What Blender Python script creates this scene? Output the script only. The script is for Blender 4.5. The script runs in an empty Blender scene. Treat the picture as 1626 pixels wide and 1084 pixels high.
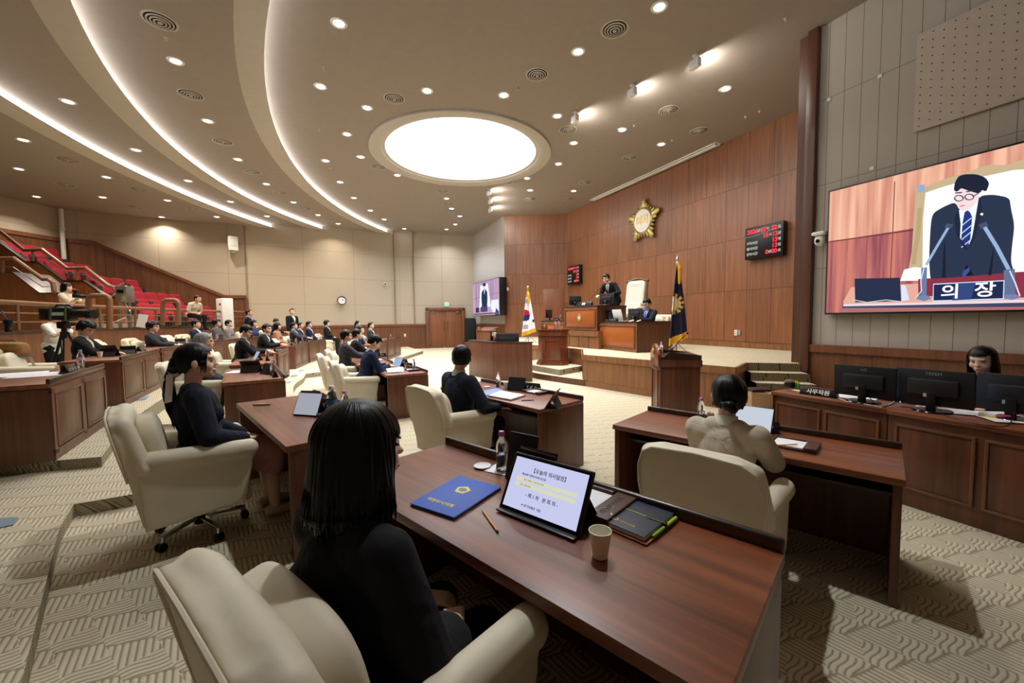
import bpy, bmesh, math, random
from mathutils import Vector, Matrix, Euler, noise
from mathutils.bvhtree import BVHTree
from mathutils.geometry import tessellate_polygon
random.seed(7)
S = bpy.context.scene
C = S.collection
PI = math.pi

# ------------------------------------------------------------------ camera
FPX = 632.0; PIT = math.atan(35.5/FPX); CAMZ = 1.62; ROLL = .011
cam = bpy.data.cameras.new('camera'); cam.lens = FPX/1626*36; cam.sensor_width = 36; cam.clip_end = 200
camo = bpy.data.objects.new('camera', cam); C.objects.link(camo)
fw = Vector((0, math.cos(PIT), -math.sin(PIT))); up = Vector((0, math.sin(PIT), math.cos(PIT))); ri = Vector((1, 0, 0))
cr, sr = math.cos(ROLL), math.sin(ROLL)
R_ = ri*cr - up*sr
U_ = up*cr + ri*sr
camo.matrix_world = Matrix(((R_.x, U_.x, -fw.x, 0), (R_.y, U_.y, -fw.y, 0), (R_.z, U_.z, -fw.z, CAMZ), (0, 0, 0, 1)))
S.camera = camo
# ------------------------------------------------------------------ world, colour, render options
S.view_settings.view_transform = 'Standard'; S.view_settings.look = 'None'
S.view_settings.exposure = EXPO = 0.0; S.view_settings.gamma = 1
W = bpy.data.worlds.new('world'); S.world = W; W.use_nodes = True
W.node_tree.nodes['Background'].inputs[0].default_value = (.9, .9, 1, 1)
W.node_tree.nodes['Background'].inputs[1].default_value = .06
cy = S.cycles
cy.use_denoising = True; cy.max_bounces = 7; cy.diffuse_bounces = 4; cy.glossy_bounces = 3
cy.transmission_bounces = 6; cy.transparent_max_bounces = 8; cy.sample_clamp_indirect = 6; cy.caustics_reflective = False; cy.caustics_refractive = False
# light levels (downlights, coves, dome, screens)
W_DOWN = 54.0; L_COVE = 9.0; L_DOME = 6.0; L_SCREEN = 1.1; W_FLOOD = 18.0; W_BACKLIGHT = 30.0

def ray(x, y):
    dx = x-813; dy = y-542
    vx = (dx*cr-dy*sr)/FPX; vz = -(dx*sr+dy*cr)/FPX
    return Vector((vx, math.cos(PIT)+math.sin(PIT)*vz, math.cos(PIT)*vz-math.sin(PIT)))
def P(x, y, z):
    r = ray(x, y); t = (z-CAMZ)/r.z
    return Vector((r.x*t, r.y*t, z))
def YP(x, y, d):
    r = ray(x, y); t = d/r.y
    return Vector((r.x*t, d, CAMZ+r.z*t))

# ------------------------------------------------------------------ materials
def lin(c):
    return tuple(((v/255)/12.92 if v/255 <= .04045 else ((v/255+.055)/1.055)**2.4) for v in c)
MATS = {}
def mat(name, rgb, rough=.6, metal=0, spec=.5, em=None, ems=0, trans=0, coat=0, sheen=0, alpha=1, ior=1.45, bump=0, bscale=200):
    if name in MATS: return MATS[name]
    m = bpy.data.materials.new(name); m.use_nodes = True; nt = m.node_tree; b = nt.nodes['Principled BSDF']
    c = (*lin(rgb), 1)
    b.inputs['Base Color'].default_value = c; b.inputs['Roughness'].default_value = rough; b.inputs['Metallic'].default_value = metal
    b.inputs['Specular IOR Level'].default_value = spec; b.inputs['IOR'].default_value = ior
    if em: b.inputs['Emission Color'].default_value = (*lin(em), 1); b.inputs['Emission Strength'].default_value = ems
    b.inputs['Transmission Weight'].default_value = trans; b.inputs['Coat Weight'].default_value = coat
    b.inputs['Sheen Weight'].default_value = sheen; b.inputs['Alpha'].default_value = alpha
    # every surface gets a little procedural variation
    n = nt.nodes.new('ShaderNodeTexNoise'); n.inputs['Scale'].default_value = 6; n.inputs['Detail'].default_value = 4
    tc = nt.nodes.new('ShaderNodeTexCoord'); nt.links.new(tc.outputs['Object'], n.inputs['Vector'])
    if not em and not trans:
        mx = nt.nodes.new('ShaderNodeMixRGB'); mx.blend_type = 'MULTIPLY'; mx.inputs[0].default_value = .12
        mx.inputs[1].default_value = c; nt.links.new(n.outputs['Fac'], mx.inputs[2]); nt.links.new(mx.outputs[0], b.inputs['Base Color'])
    if bump:
        n2 = nt.nodes.new('ShaderNodeTexNoise'); n2.inputs['Scale'].default_value = bscale; nt.links.new(tc.outputs['Object'], n2.inputs['Vector'])
        bp = nt.nodes.new('ShaderNodeBump'); bp.inputs['Strength'].default_value = bump; bp.inputs['Distance'].default_value = .002
        nt.links.new(n2.outputs['Fac'], bp.inputs['Height']); nt.links.new(bp.outputs[0], b.inputs['Normal'])
    MATS[name] = m
    return m
def glow(name, rgb, s):
    if name in MATS: return MATS[name]
    m = bpy.data.materials.new(name); m.use_nodes = True; nt = m.node_tree; nt.nodes.clear()
    o = nt.nodes.new('ShaderNodeOutputMaterial'); e = nt.nodes.new('ShaderNodeEmission')
    e.inputs[0].default_value = (*lin(rgb), 1); e.inputs[1].default_value = s
    nt.links.new(e.outputs[0], o.inputs[0]); MATS[name] = m
    return m
class NT:
    """tiny node-graph helper"""
    def __init__(s, name):
        s.m = bpy.data.materials.new(name); s.m.use_nodes = True; s.t = s.m.node_tree; s.b = s.t.nodes['Principled BSDF']; MATS[name] = s.m
    def n(s, typ, **kw):
        nd = s.t.nodes.new('ShaderNode'+typ)
        for k, v in kw.items():
            if k.startswith('i'): nd.inputs[int(k[1:])].default_value = v
            else: setattr(nd, k, v)
        return nd
    def l(s, a, b): s.t.links.new(a, b)
    def math(s, op, a, b=None, c=None):
        nd = s.t.nodes.new('ShaderNodeMath'); nd.operation = op
        for i, v in enumerate((a, b, c)):
            if v is None: continue
            if isinstance(v, (int, float)): nd.inputs[i].default_value = v
            else: s.l(v, nd.inputs[i])
        return nd.outputs[0]
    def mix(s, f, a, b, bt='MIX'):
        nd = s.t.nodes.new('ShaderNodeMixRGB'); nd.blend_type = bt
        for i, v in enumerate((f, a, b)):
            if isinstance(v, (int, float)): nd.inputs[i].default_value = v
            elif isinstance(v, tuple): nd.inputs[i].default_value = (*v, 1) if len(v) == 3 else v
            else: s.l(v, nd.inputs[i])
        return nd.outputs[0]
    def bump(s, h, st=.3, d=.01):
        b = s.n('Bump'); b.inputs['Strength'].default_value = st; b.inputs['Distance'].default_value = d
        s.l(h, b.inputs['Height']); s.l(b.outputs[0], s.b.inputs['Normal'])
def wood(name, a, b, rough=.35, axis='Z', scale=1.0, coat=0.0, seams=None, seamc=None, contrast=1.0, coord='Object', spec=.5):
    """streaky veneer; seams=(pitch_u, pitch_v, offset_u, offset_v) draws joint lines in UV metres"""
    g = NT(name); tc = g.n('TexCoord'); mp = g.n('Mapping')
    src = tc.outputs['UV'] if coord == 'UV' else tc.outputs['Object']
    g.l(src, mp.inputs[0])
    st = {'X': (.6, 14, 14), 'Y': (14, .6, 14), 'Z': (14, 14, .6)}[axis]
    if coord == 'UV': st = (14, .6, 1)
    mp.inputs['Scale'].default_value = tuple(v*scale for v in st)
    vec = mp.outputs[0]
    if seams:
        sp = g.n('SeparateXYZ'); g.l(src, sp.inputs[0])
        cu = g.math('FLOOR', g.math('DIVIDE', g.math('SUBTRACT', sp.outputs[0], seams[2]), seams[0]))
        cv = g.math('FLOOR', g.math('DIVIDE', g.math('SUBTRACT', sp.outputs[1], seams[3]), seams[1]))
        cb = g.n('CombineXYZ'); g.l(g.math('MULTIPLY', cu, 7.31), cb.inputs[0]); g.l(g.math('MULTIPLY', cv, 3.17), cb.inputs[1])
        va = g.n('VectorMath', operation='ADD'); g.l(vec, va.inputs[0]); g.l(cb.outputs[0], va.inputs[1]); vec = va.outputs[0]
    n1 = g.n('TexNoise'); n1.inputs['Scale'].default_value = 1.2; n1.inputs['Detail'].default_value = 6; n1.inputs['Roughness'].default_value = .6
    n1.inputs['Distortion'].default_value = .4; g.l(vec, n1.inputs['Vector'])
    rp = g.n('ValToRGB'); e = rp.color_ramp.elements
    lo, hi = .5-.22/contrast, .5+.22/contrast
    e[0].position = lo; e[0].color = (*lin(a), 1); e[1].position = hi; e[1].color = (*lin(b), 1)
    g.l(n1.outputs['Fac'], rp.inputs[0]); col = rp.outputs[0]
    if seams:
        wn = g.n('TexWhiteNoise'); wn.noise_dimensions = '2D'; g.l(cb.outputs[0], wn.inputs['Vector'])
        col = g.mix(1.0, col, g.mix(wn.outputs['Value'], (.86, .86, .86), (1.06, 1.04, 1.02)), 'MULTIPLY')
        fu = g.math('ABSOLUTE', g.math('SUBTRACT', g.math('FRACT', g.math('DIVIDE', g.math('SUBTRACT', sp.outputs[0], seams[2]), seams[0])), .5))
        fv = g.math('ABSOLUTE', g.math('SUBTRACT', g.math('FRACT', g.math('DIVIDE', g.math('SUBTRACT', sp.outputs[1], seams[3]), seams[1])), .5))
        lu = g.math('GREATER_THAN', fu, .5-.006/seams[0]); lv = g.math('GREATER_THAN', fv, .5-.006/seams[1])
        ln = g.math('MAXIMUM', lu, lv)
        col = g.mix(ln, col, lin(seamc or (60, 34, 20)))
        g.bump(g.math('SUBTRACT', 1.0, ln), .5, .01)
    g.l(col, g.b.inputs['Base Color']); g.b.inputs['Roughness'].default_value = rough; g.b.inputs['Coat Weight'].default_value = coat
    g.b.inputs['Specular IOR Level'].default_value = spec
    g.b.inputs['Coat Roughness'].default_value = .32
    return g.m
def fabric_wall(name, a, b, pu, pv, ou=0, ov=0, seam=(120, 105, 90), w=.006):
    g = NT(name); tc = g.n('TexCoord'); sp = g.n('SeparateXYZ'); g.l(tc.outputs['UV'], sp.inputs[0])
    n1 = g.n('TexNoise'); n1.inputs['Scale'].default_value = 60; n1.inputs['Detail'].default_value = 3; g.l(tc.outputs['UV'], n1.inputs['Vector'])
    col = g.mix(n1.outputs['Fac'], lin(a), lin(b))
    fu = g.math('ABSOLUTE', g.math('SUBTRACT', g.math('FRACT', g.math('DIVIDE', g.math('SUBTRACT', sp.outputs[0], ou), pu)), .5))
    fv = g.math('ABSOLUTE', g.math('SUBTRACT', g.math('FRACT', g.math('DIVIDE', g.math('SUBTRACT', sp.outputs[1], ov), pv)), .5))
    ln = g.math('MAXIMUM', g.math('GREATER_THAN', fu, .5-w/pu), g.math('GREATER_THAN', fv, .5-w/pv))
    col = g.mix(g.math('MULTIPLY', ln, .75), col, lin(seam))
    g.l(col, g.b.inputs['Base Color']); g.b.inputs['Roughness'].default_value = .9
    g.bump(g.math('SUBTRACT', g.math('MULTIPLY', n1.outputs['Fac'], .15), ln), .3, .008)
    return g.m
def carpet(name, a, b, cell=.30, rot=.62, z1=.7, z2=.9):
    """corded basket weave: bundles of strands in two directions, one of them waved; world coordinates"""
    g = NT(name); ge = g.n('NewGeometry'); mp = g.n('Mapping'); mp.inputs['Rotation'].default_value = (.0, .0, rot)
    g.l(ge.outputs['Position'], mp.inputs[0]); sp = g.n('SeparateXYZ'); g.l(mp.outputs[0], sp.inputs[0])
    x, y, z = sp.outputs
    x = g.math('ADD', x, g.math('MULTIPLY', z, z1)); y = g.math('ADD', y, g.math('MULTIPLY', z, z2))
    ry = cell*.5
    row = g.math('FLOOR', g.math('DIVIDE', y, ry))
    xs = g.math('ADD', x, g.math('MULTIPLY', row, cell*.5))
    fx_ = g.math('FRACT', g.math('DIVIDE', xs, cell)); fy = g.math('FRACT', g.math('DIVIDE', y, ry))
    # cell border slants so bundles overlap like plaiting
    bd = g.math('ADD', .46, g.math('MULTIPLY', g.math('SUBTRACT', fy, .5), .36))
    ch = g.math('LESS_THAN', fx_, bd)
    d = cell/10.5
    wv = g.math('MULTIPLY', g.math('SINE', g.math('MULTIPLY', fy, 2*PI)), .007)
    sx = g.math('SINE', g.math('MULTIPLY', g.math('ADD', g.math('ADD', xs, g.math('MULTIPLY', y, -.35)), wv), 2*PI/d))
    sy = g.math('SINE', g.math('MULTIPLY', g.math('ADD', y, g.math('MULTIPLY', xs, .30)), 2*PI/d))
    st = g.math('ADD', g.math('MULTIPLY', ch, sx), g.math('MULTIPLY', g.math('SUBTRACT', 1.0, ch), sy))
    edge = g.math('MINIMUM', g.math('MULTIPLY', g.math('ABSOLUTE', g.math('SUBTRACT', fx_, bd)), 14), 1.0)
    h = g.math('MULTIPLY', g.math('MULTIPLY_ADD', st, .5, .5), edge)
    hh = g.n('MapRange'); g.l(h, hh.inputs[0]); hh.inputs[1].default_value = .0; hh.inputs[2].default_value = .45
    n2 = g.n('TexNoise'); n2.inputs['Scale'].default_value = 160; g.l(ge.outputs['Position'], n2.inputs['Vector'])
    col = g.mix(hh.outputs[0], lin(b), lin(a))
    col = g.mix(.25, col, n2.outputs['Fac'], 'MULTIPLY')
    g.l(col, g.b.inputs['Base Color']); g.b.inputs['Roughness'].default_value = .95; g.b.inputs['Specular IOR Level'].default_value = .1
    g.bump(h, .28, .008)
    return g.m

# ------------------------------------------------------------------ mesh helpers
WORK = bpy.data.scenes.new('workshop')      # small scene for modifier evaluation, removed at the end
def evaluated(o):
    WORK.collection.objects.link(o); vl = WORK.view_layers[0]; vl.update(); dg = vl.depsgraph
    me = bpy.data.meshes.new_from_object(o.evaluated_get(dg)); WORK.collection.objects.unlink(o); bpy.data.objects.remove(o); return me
SPH = {}
class MB:
    def __init__(s): s.b = bmesh.new()
    def _xf(s, vs, M): 
        if M is not None: bmesh.ops.transform(s.b, matrix=M, verts=vs)
    def box(s, c, d, rot=None, bev=0, seg=2, M=None):
        r = bmesh.ops.create_cube(s.b, size=1); vs = r['verts']
        bmesh.ops.scale(s.b, vec=d, verts=vs)
        if bev:
            es = list({e for v in vs for e in v.link_edges})
            q = bmesh.ops.bevel(s.b, geom=es, offset=min(bev, min(d)*.49), segments=seg, affect='EDGES', profile=.5)
            vs = list({v for f in q['faces'] for v in f.verts} | {v for v in vs if v.is_valid})
            # collect whole island
            seen = set(vs); st = list(vs)
            while st:
                v = st.pop()
                for e in v.link_edges:
                    o = e.other_vert(v)
                    if o not in seen: seen.add(o); st.append(o)
            vs = list(seen)
        m = Matrix.Translation(c)
        if rot is not None: m = m @ Euler(rot).to_matrix().to_4x4()
        if M is not None: m = M @ m
        bmesh.ops.transform(s.b, matrix=m, verts=vs); return s
    def _add(s, vs, fs):
        nv = [s.b.verts.new(v) for v in vs]
        for f in fs: s.b.faces.new([nv[i] for i in f])
    def ell(s, c, r, rot=None, M=None, seg=16, ring=10):
        k = (seg, ring)
        if k not in SPH:
            vs = [(0, 0, -1)]+[(math.cos(-PI/2+PI*j/ring)*math.cos(2*PI*i/seg), math.cos(-PI/2+PI*j/ring)*math.sin(2*PI*i/seg), math.sin(-PI/2+PI*j/ring)) for j in range(1, ring) for i in range(seg)]+[(0, 0, 1)]
            fs = [(0, 1+(i+1) % seg, 1+i) for i in range(seg)]
            for j in range(ring-2):
                a = 1+j*seg; b_ = a+seg
                fs += [(a+i, a+(i+1) % seg, b_+(i+1) % seg, b_+i) for i in range(seg)]
            a = 1+(ring-2)*seg; fs += [(a+i, a+(i+1) % seg, len(vs)-1) for i in range(seg)]
            SPH[k] = ([Vector(v) for v in vs], fs)
        m = Matrix.Translation(c)
        if rot is not None: m = m @ Euler(rot).to_matrix().to_4x4()
        m = m @ Matrix.Diagonal((r[0], r[1], r[2], 1))
        if M is not None: m = M @ m
        vs, fs = SPH[k]; s._add([m @ v for v in vs], fs); return s
    def sup(s, c, r, e=.4, e2=None, rot=None, M=None, nu=32, nv=20):
        """superellipsoid: soft cushion shapes"""
        e2 = e if e2 is None else e2
        f = lambda w, p: math.copysign(abs(w)**p, w)
        m = Matrix.Translation(c)
        if rot is not None: m = m @ Euler(rot).to_matrix().to_4x4()
        if M is not None: m = M @ m
        rows = []
        for j in range(nv+1):
            ph = -PI/2+PI*j/nv; row = []
            for i in range(nu):
                th = 2*PI*i/nu
                row.append(s.b.verts.new(m @ Vector((r[0]*f(math.cos(ph), e)*f(math.cos(th), e2), r[1]*f(math.cos(ph), e)*f(math.sin(th), e2), r[2]*f(math.sin(ph), e)))))
                if j in (0, nv): break
            rows.append(row)
        for j in range(nv):
            a, b = rows[j], rows[j+1]
            for i in range(nu):
                k = (i+1) % nu
                if len(a) == 1: fs = (a[0], b[k], b[i])
                elif len(b) == 1: fs = (a[i], a[k], b[0])
                else: fs = (a[i], a[k], b[k], b[i])
                try: s.b.faces.new(fs)
                except ValueError: pass
        return s
    def cyl(s, a, b, r1, r2=None, seg=20, caps=True):
        a, b = Vector(a), Vector(b); r2 = r1 if r2 is None else r2
        d = b-a; L = d.length
        if L < 1e-6: return s
        m = Matrix.Translation(a) @ d.to_track_quat('Z', 'Y').to_matrix().to_4x4()
        vs = [m @ Vector((rr*math.cos(2*PI*k/seg), rr*math.sin(2*PI*k/seg), zz)) for rr, zz in ((r1, 0), (r2, L)) for k in range(seg)]
        fs = [(k, (k+1) % seg, seg+(k+1) % seg, seg+k) for k in range(seg)]
        if caps: fs += [tuple(range(seg))[::-1], tuple(range(seg, 2*seg))]
        s._add(vs, fs); return s
    def cap(s, a, b, r1, r2=None, seg=12):
        r2 = r1 if r2 is None else r2
        s.cyl(a, b, r1, r2, seg); s.ell(a, (r1,)*3, seg=seg, ring=8); s.ell(b, (r2,)*3, seg=seg, ring=8); return s
    def chain(s, pts, rs, seg=12):
        for i in range(len(pts)-1): s.cap(pts[i], pts[i+1], rs[i], rs[i+1], seg)
        return s
    def tube(s, pts, r, seg=8, closed=False):
        pts = [Vector(p) for p in pts]; n = len(pts); rings = []
        prev = None
        for i, p in enumerate(pts):
            rr = r[i] if isinstance(r, (list, tuple)) else r
            if closed: t = (pts[(i+1) % n]-pts[i-1]).normalized()
            else: t = (pts[min(i+1, n-1)]-pts[max(i-1, 0)]).normalized()
            if prev is None:
                u = t.cross(Vector((0, 0, 1)))
                if u.length < .1: u = t.cross(Vector((1, 0, 0)))
                u.normalize()
            else:
                u = (prev-t*prev.dot(t)).normalized()
            prev = u; w = t.cross(u)
            rings.append([s.b.verts.new(p+u*rr*math.cos(2*PI*k/seg)+w*rr*math.sin(2*PI*k/seg)) for k in range(seg)])
        m = n if closed else n-1
        for i in range(m):
            a, b = rings[i], rings[(i+1) % n]
            for k in range(seg): s.b.faces.new((a[k], a[(k+1) % seg], b[(k+1) % seg], b[k]))
        if not closed:
            s.b.faces.new(rings[0][::-1]); s.b.faces.new(rings[-1])
        return s
    def lathe(s, prof, c=(0, 0, 0), seg=24, M=None):
        m = Matrix.Translation(c)
        if M is not None: m = M @ m
        rings = []
        for r, z in prof:
            if r < 1e-5: rings.append([s.b.verts.new(m @ Vector((0, 0, z)))])
            else: rings.append([s.b.verts.new(m @ Vector((r*math.cos(2*PI*k/seg), r*math.sin(2*PI*k/seg), z))) for k in range(seg)])
        for a, b in zip(rings, rings[1:]):
            for k in range(seg):
                j = (k+1) % seg
                if len(a) == 1 and len(b) == 1: continue
                if len(a) == 1: s.b.faces.new((a[0], b[k], b[j]))
                elif len(b) == 1: s.b.faces.new((a[k], a[j], b[0]))
                else: s.b.faces.new((a[k], a[j], b[j], b[k]))
        return s
    def prism(s, pts, vec, bev=0, seg=2):
        """polygon pts (3D) extruded by vec"""
        pts = [Vector(p) for p in pts]; vec = Vector(vec)
        a = [s.b.verts.new(p) for p in pts]; b = [s.b.verts.new(p+vec) for p in pts]
        n = len(pts); fs = [s.b.faces.new(a), s.b.faces.new(b[::-1])]
        for i in range(n): fs.append(s.b.faces.new((a[i], b[i], b[(i+1) % n], a[(i+1) % n])))
        if bev:
            es = list({e for v in a+b for e in v.link_edges})
            bmesh.ops.bevel(s.b, geom=es, offset=bev, segments=seg, affect='EDGES', profile=.5)
        return s
    def poly(s, pts):
        s.b.faces.new([s.b.verts.new(Vector(p)) for p in pts]); return s
    def sheet(s, rows):
        vs = [[s.b.verts.new(Vector(p)) for p in r] for r in rows]
        for a, b in zip(vs, vs[1:]):
            for i in range(len(a)-1): s.b.faces.new((a[i], a[i+1], b[i+1], b[i]))
        return s
    def mesh(s, name, smooth=True, angle=40):
        bmesh.ops.recalc_face_normals(s.b, faces=s.b.faces)
        me = bpy.data.meshes.new(name); s.b.to_mesh(me); s.b.free()
        for p in me.polygons: p.use_smooth = smooth
        if smooth and angle:
            me.set_sharp_from_angle(angle=math.radians(angle))
        return me
    def build(s, name, m, parent=None, smooth=True, angle=40, **k):
        return link(name, s.mesh(name, smooth, angle), m, parent, **k)
def link(name, me, m, parent=None, loc=None, rot=None, label=None):
    o = bpy.data.objects.new(name, me); C.objects.link(o)
    if m is not None:
        ms = m if isinstance(m, (list, tuple)) else [m]
        while len(me.materials) < len(ms): me.materials.append(None)
        for i, x in enumerate(ms):
            if me.materials[i] is None: me.materials[i] = x
            elif me.materials[i] != x:
                o.material_slots[i].link = 'OBJECT'; o.material_slots[i].material = x
    if parent: o.parent = parent
    if loc is not None: o.location = loc
    if rot is not None: o.rotation_euler = rot if isinstance(rot, (tuple, list, Euler)) else (0, 0, rot)
    if label: o['label'] = label
    return o
def thing(name, label, cat, loc=(0, 0, 0), rot=0, group=None, scale=None):
    o = bpy.data.objects.new(name, None); C.objects.link(o); o.empty_display_size = .1
    o.location = loc; o.rotation_euler = rot if isinstance(rot, (tuple, list, Euler)) else (0, 0, rot)
    if scale: o.scale = (scale,)*3
    return tag(o, label, cat, group)
def tag(o, label, cat, group=None):
    o['label'] = label; o['category'] = cat
    if group: o['group'] = group
    return o
def struct(o): o['kind'] = 'structure'; return o
def kids(o): return [c for c in C.objects if c.parent == o]
CHILD = {}
def dup(root, label=None, loc=None, rot=None, group=None, mats=None):
    """copy of a thing with copies of its parts and sub-parts"""
    def cp(o, parent):
        c = o.copy(); C.objects.link(c); c.parent = parent
        if mats and o.name.split('.')[0] in mats:
            mm = mats[o.name.split('.')[0]]; c.material_slots[0].link = 'OBJECT'; c.material_slots[0].material = mm
        for ch in o.children: cp(ch, c)
        return c
    r = cp(root, None)
    if loc is not None: r.location = loc
    if rot is not None: r.rotation_euler = rot if isinstance(rot, (tuple, list, Euler)) else (0, 0, rot)
    if label: r['label'] = label
    if group: r['group'] = group
    return r
def text_mesh(body, size, ext=.001, align='CENTER', bold=0, sx=1.0):
    c = bpy.data.curves.new('lettering', 'FONT'); c.body = body; c.size = size; c.extrude = ext; c.align_x = align; c.align_y = 'CENTER'
    c.offset = bold; c.resolution_u = 3
    me = evaluated(bpy.data.objects.new('lettering', c)); bpy.data.curves.remove(c); me.materials.clear()
    if sx != 1: me.transform(Matrix.Diagonal((sx, 1, 1, 1)))
    return me
def text(body, size, m, parent, loc, rot=(0, 0, 0), name='lettering', **k):
    return link(name, text_mesh(body, size, **k), m, parent, loc, rot)
def remesh(mb, vox=.008, it=5, fac=.5, name='body'):
    """one continuous surface from overlapping volumes"""
    bmesh.ops.recalc_face_normals(mb.b, faces=mb.b.faces)
    me = bpy.data.meshes.new(name); mb.b.to_mesh(me); mb.b.free()
    o = bpy.data.objects.new(name, me)
    r = o.modifiers.new('r', 'REMESH'); r.mode = 'VOXEL'; r.voxel_size = vox; r.use_smooth_shade = True
    if it:
        sm = o.modifiers.new('s', 'SMOOTH'); sm.iterations = it; sm.factor = fac
    out = evaluated(o); bpy.data.meshes.remove(me)
    out.name = name
    for p in out.polygons: p.use_smooth = True
    return out

# palette
M_DESK = wood('desk_walnut', (86, 43, 22), (150, 83, 46), .42, 'X', 1.0, coat=.25)
M_DESKV = wood('desk_walnut_side', (70, 38, 24), (112, 66, 42), .38, 'Z', 1.0, coat=.15)
M_DESKP = wood('desk_panel_veneer', (82, 55, 38), (112, 78, 54), .42, 'Z', 1.6, coat=.1)
M_DARK = wood('dark_edge_wood', (38, 22, 16), (62, 36, 25), .3, 'X', 1.0, coat=.4)
M_OAK = wood('stage_oak', (112, 72, 42), (154, 104, 62), .4, 'Z', 1.0, coat=.1)
M_BURL = mat('burl_veneer', (170, 92, 40), .35, coat=.3)
M_WALL = wood('wall_walnut', (108, 67, 42), (158, 104, 68), .38, 'Z', .8, coat=.12, seams=(.67, 1.43, 0, .92), coord='UV', contrast=.8)
M_WAIN = wood('wainscot_wood', (84, 50, 30), (126, 80, 50), .4, 'Z', .8, coat=.12, seams=(1.1, 9, 0, -1), coord='UV')
M_TRIM = wood('trim_wood', (96, 56, 36), (130, 80, 52), .4, 'Z', .8, coat=.1)
M_CARPET = carpet('carpet_weave', (214, 203, 177), (155, 142, 114))
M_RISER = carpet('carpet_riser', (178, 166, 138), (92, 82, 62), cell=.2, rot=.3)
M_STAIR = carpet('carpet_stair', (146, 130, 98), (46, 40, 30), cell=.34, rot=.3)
M_COL = wood('column_wood', (66, 38, 25), (98, 58, 38), .4, 'Z', .8, coat=.1)
M_BEIGE = fabric_wall('beige_fabric_panel', (178, 164, 144), (190, 176, 156), 2.4, 1.36, 0, 1.1)
M_GREY = fabric_wall('grey_fabric_panel', (166, 158, 148), (182, 174, 164), .235, 1.45, 0, 1.0, (80, 66, 56), .004)
M_GREYB = fabric_wall('pale_fabric_panel', (174, 168, 162), (186, 180, 174), 1.9, 1.36, .3, 1.1)
M_CEIL = mat('ceiling_stipple', (164, 152, 141), .95, bump=.35, bscale=120)
M_FASCIA = mat('cove_fascia_paint', (198, 190, 178), .8)
M_CREAM = mat('cream_leatherette', (224, 214, 188), .55, bump=.12, bscale=60)
M_LINEN = mat('cream_linen', (222, 210, 182), .85, bump=.4, bscale=300)
M_CHROME = mat('chrome', (200, 200, 205), .12, metal=1)
M_BLACK = mat('black_plastic', (18, 18, 20), .35)
M_BLACKG = mat('black_gloss', (10, 10, 12), .12)
M_WHITE = mat('white_paint', (235, 235, 232), .5)
M_PAPER = mat('paper', (242, 242, 246), .8)
M_RED = mat('red_seat_cloth', (150, 18, 36), .85, bump=.2)
M_RAIL = mat('bronze_rail_paint', (128, 90, 64), .35)
M_STEEL = mat('steel', (170, 168, 160), .3, metal=.9)
M_GOLD = mat('gold_metal', (196, 176, 112), .35, metal=.7)
M_BOTTLE = mat('clear_plastic', (240, 246, 250), .06, trans=.95, ior=1.25)
M_PINK = mat('pink_cap', (232, 130, 200), .4)
M_CUP = mat('paper_cup', (250, 246, 228), .6)
M_ORANGE = mat('orange_pencil', (226, 138, 40), .4)
# ================================================================== room shell
T1, T2, T3, ZS = .13, .23, .33, .75        # seating tiers and stage height
H0, H1, H2, H3 = 6.6, 6.4, 6.2, 6.0        # ceiling bands, stepping down outward
V3 = lambda x, y, z=0: Vector((x, y, z))
def flat(name, pts, z, m, hole=None, **k):
    b = MB(); loops = [[Vector((p[0], p[1], z)) for p in pts]]
    es = []
    for lp in loops+([[Vector((p[0], p[1], z)) for p in hole]] if hole else []):
        vs = [b.b.verts.new(p) for p in lp]
        es += [b.b.edges.new((vs[i], vs[(i+1) % len(vs)])) for i in range(len(vs))]
    bmesh.ops.triangle_fill(b.b, use_beauty=True, use_dissolve=False, edges=es)
    return struct(b.build(name, m, smooth=False))
def strip_wall(name, path, m, z0=0, z1=6.7, u0=0, thick=.12, out=None):
    """vertical wall along a path, UV in metres; z0/z1 may be lists"""
    b = MB(); uv = b.b.loops.layers.uv.new('UVMap'); n = len(path); u = [u0]
    for i in range(1, n): u.append(u[-1]+(Vector(path[i][:2])-Vector(path[i-1][:2])).length)
    zz0 = z0 if isinstance(z0, (list, tuple)) else [z0]*n; zz1 = z1 if isinstance(z1, (list, tuple)) else [z1]*n
    lo = [b.b.verts.new((path[i][0], path[i][1], zz0[i])) for i in range(n)]; hi = [b.b.verts.new((path[i][0], path[i][1], zz1[i])) for i in range(n)]
    for i in range(n-1):
        f = b.b.faces.new((lo[i], lo[i+1], hi[i+1], hi[i]))
        for lp, (a, c) in zip(f.loops, ((u[i], zz0[i]), (u[i+1], zz0[i+1]), (u[i+1], zz1[i+1]), (u[i], zz1[i]))): lp[uv].uv = (a, c)
    me = bpy.data.meshes.new(name); b.b.to_mesh(me); b.b.free()
    o = link(name, me, m); struct(o)
    if thick:
        md = o.modifiers.new('solid', 'SOLIDIFY'); md.thickness = thick; md.offset = -1
    return o
def ribbon(name, path, z0, z1, t, m, side=1):
    """moulding that follows a path: thickness t towards the room"""
    b = MB(); n = len(path); nn = []
    for i in range(n):
        a = Vector(path[max(i-1, 0)][:2]); c = Vector(path[min(i+1, n-1)][:2]); d = (c-a).normalized(); nn.append(Vector((d.y, -d.x))*side)
    zz0 = z0 if isinstance(z0, (list, tuple)) else [z0]*n; zz1 = z1 if isinstance(z1, (list, tuple)) else [z1]*n
    rows = []
    for (dx, zz) in ((0, zz0), (t, zz0), (t, zz1), (0, zz1), (0, zz0)):
        rows.append([Vector((path[i][0]+nn[i].x*dx, path[i][1]+nn[i].y*dx, zz[i])) for i in range(n)])
    b.sheet(rows)
    for i in (0, n-1): b.poly([rows[k][i] for k in range(4)])
    return struct(b.build(name, m, smooth=False))

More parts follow.
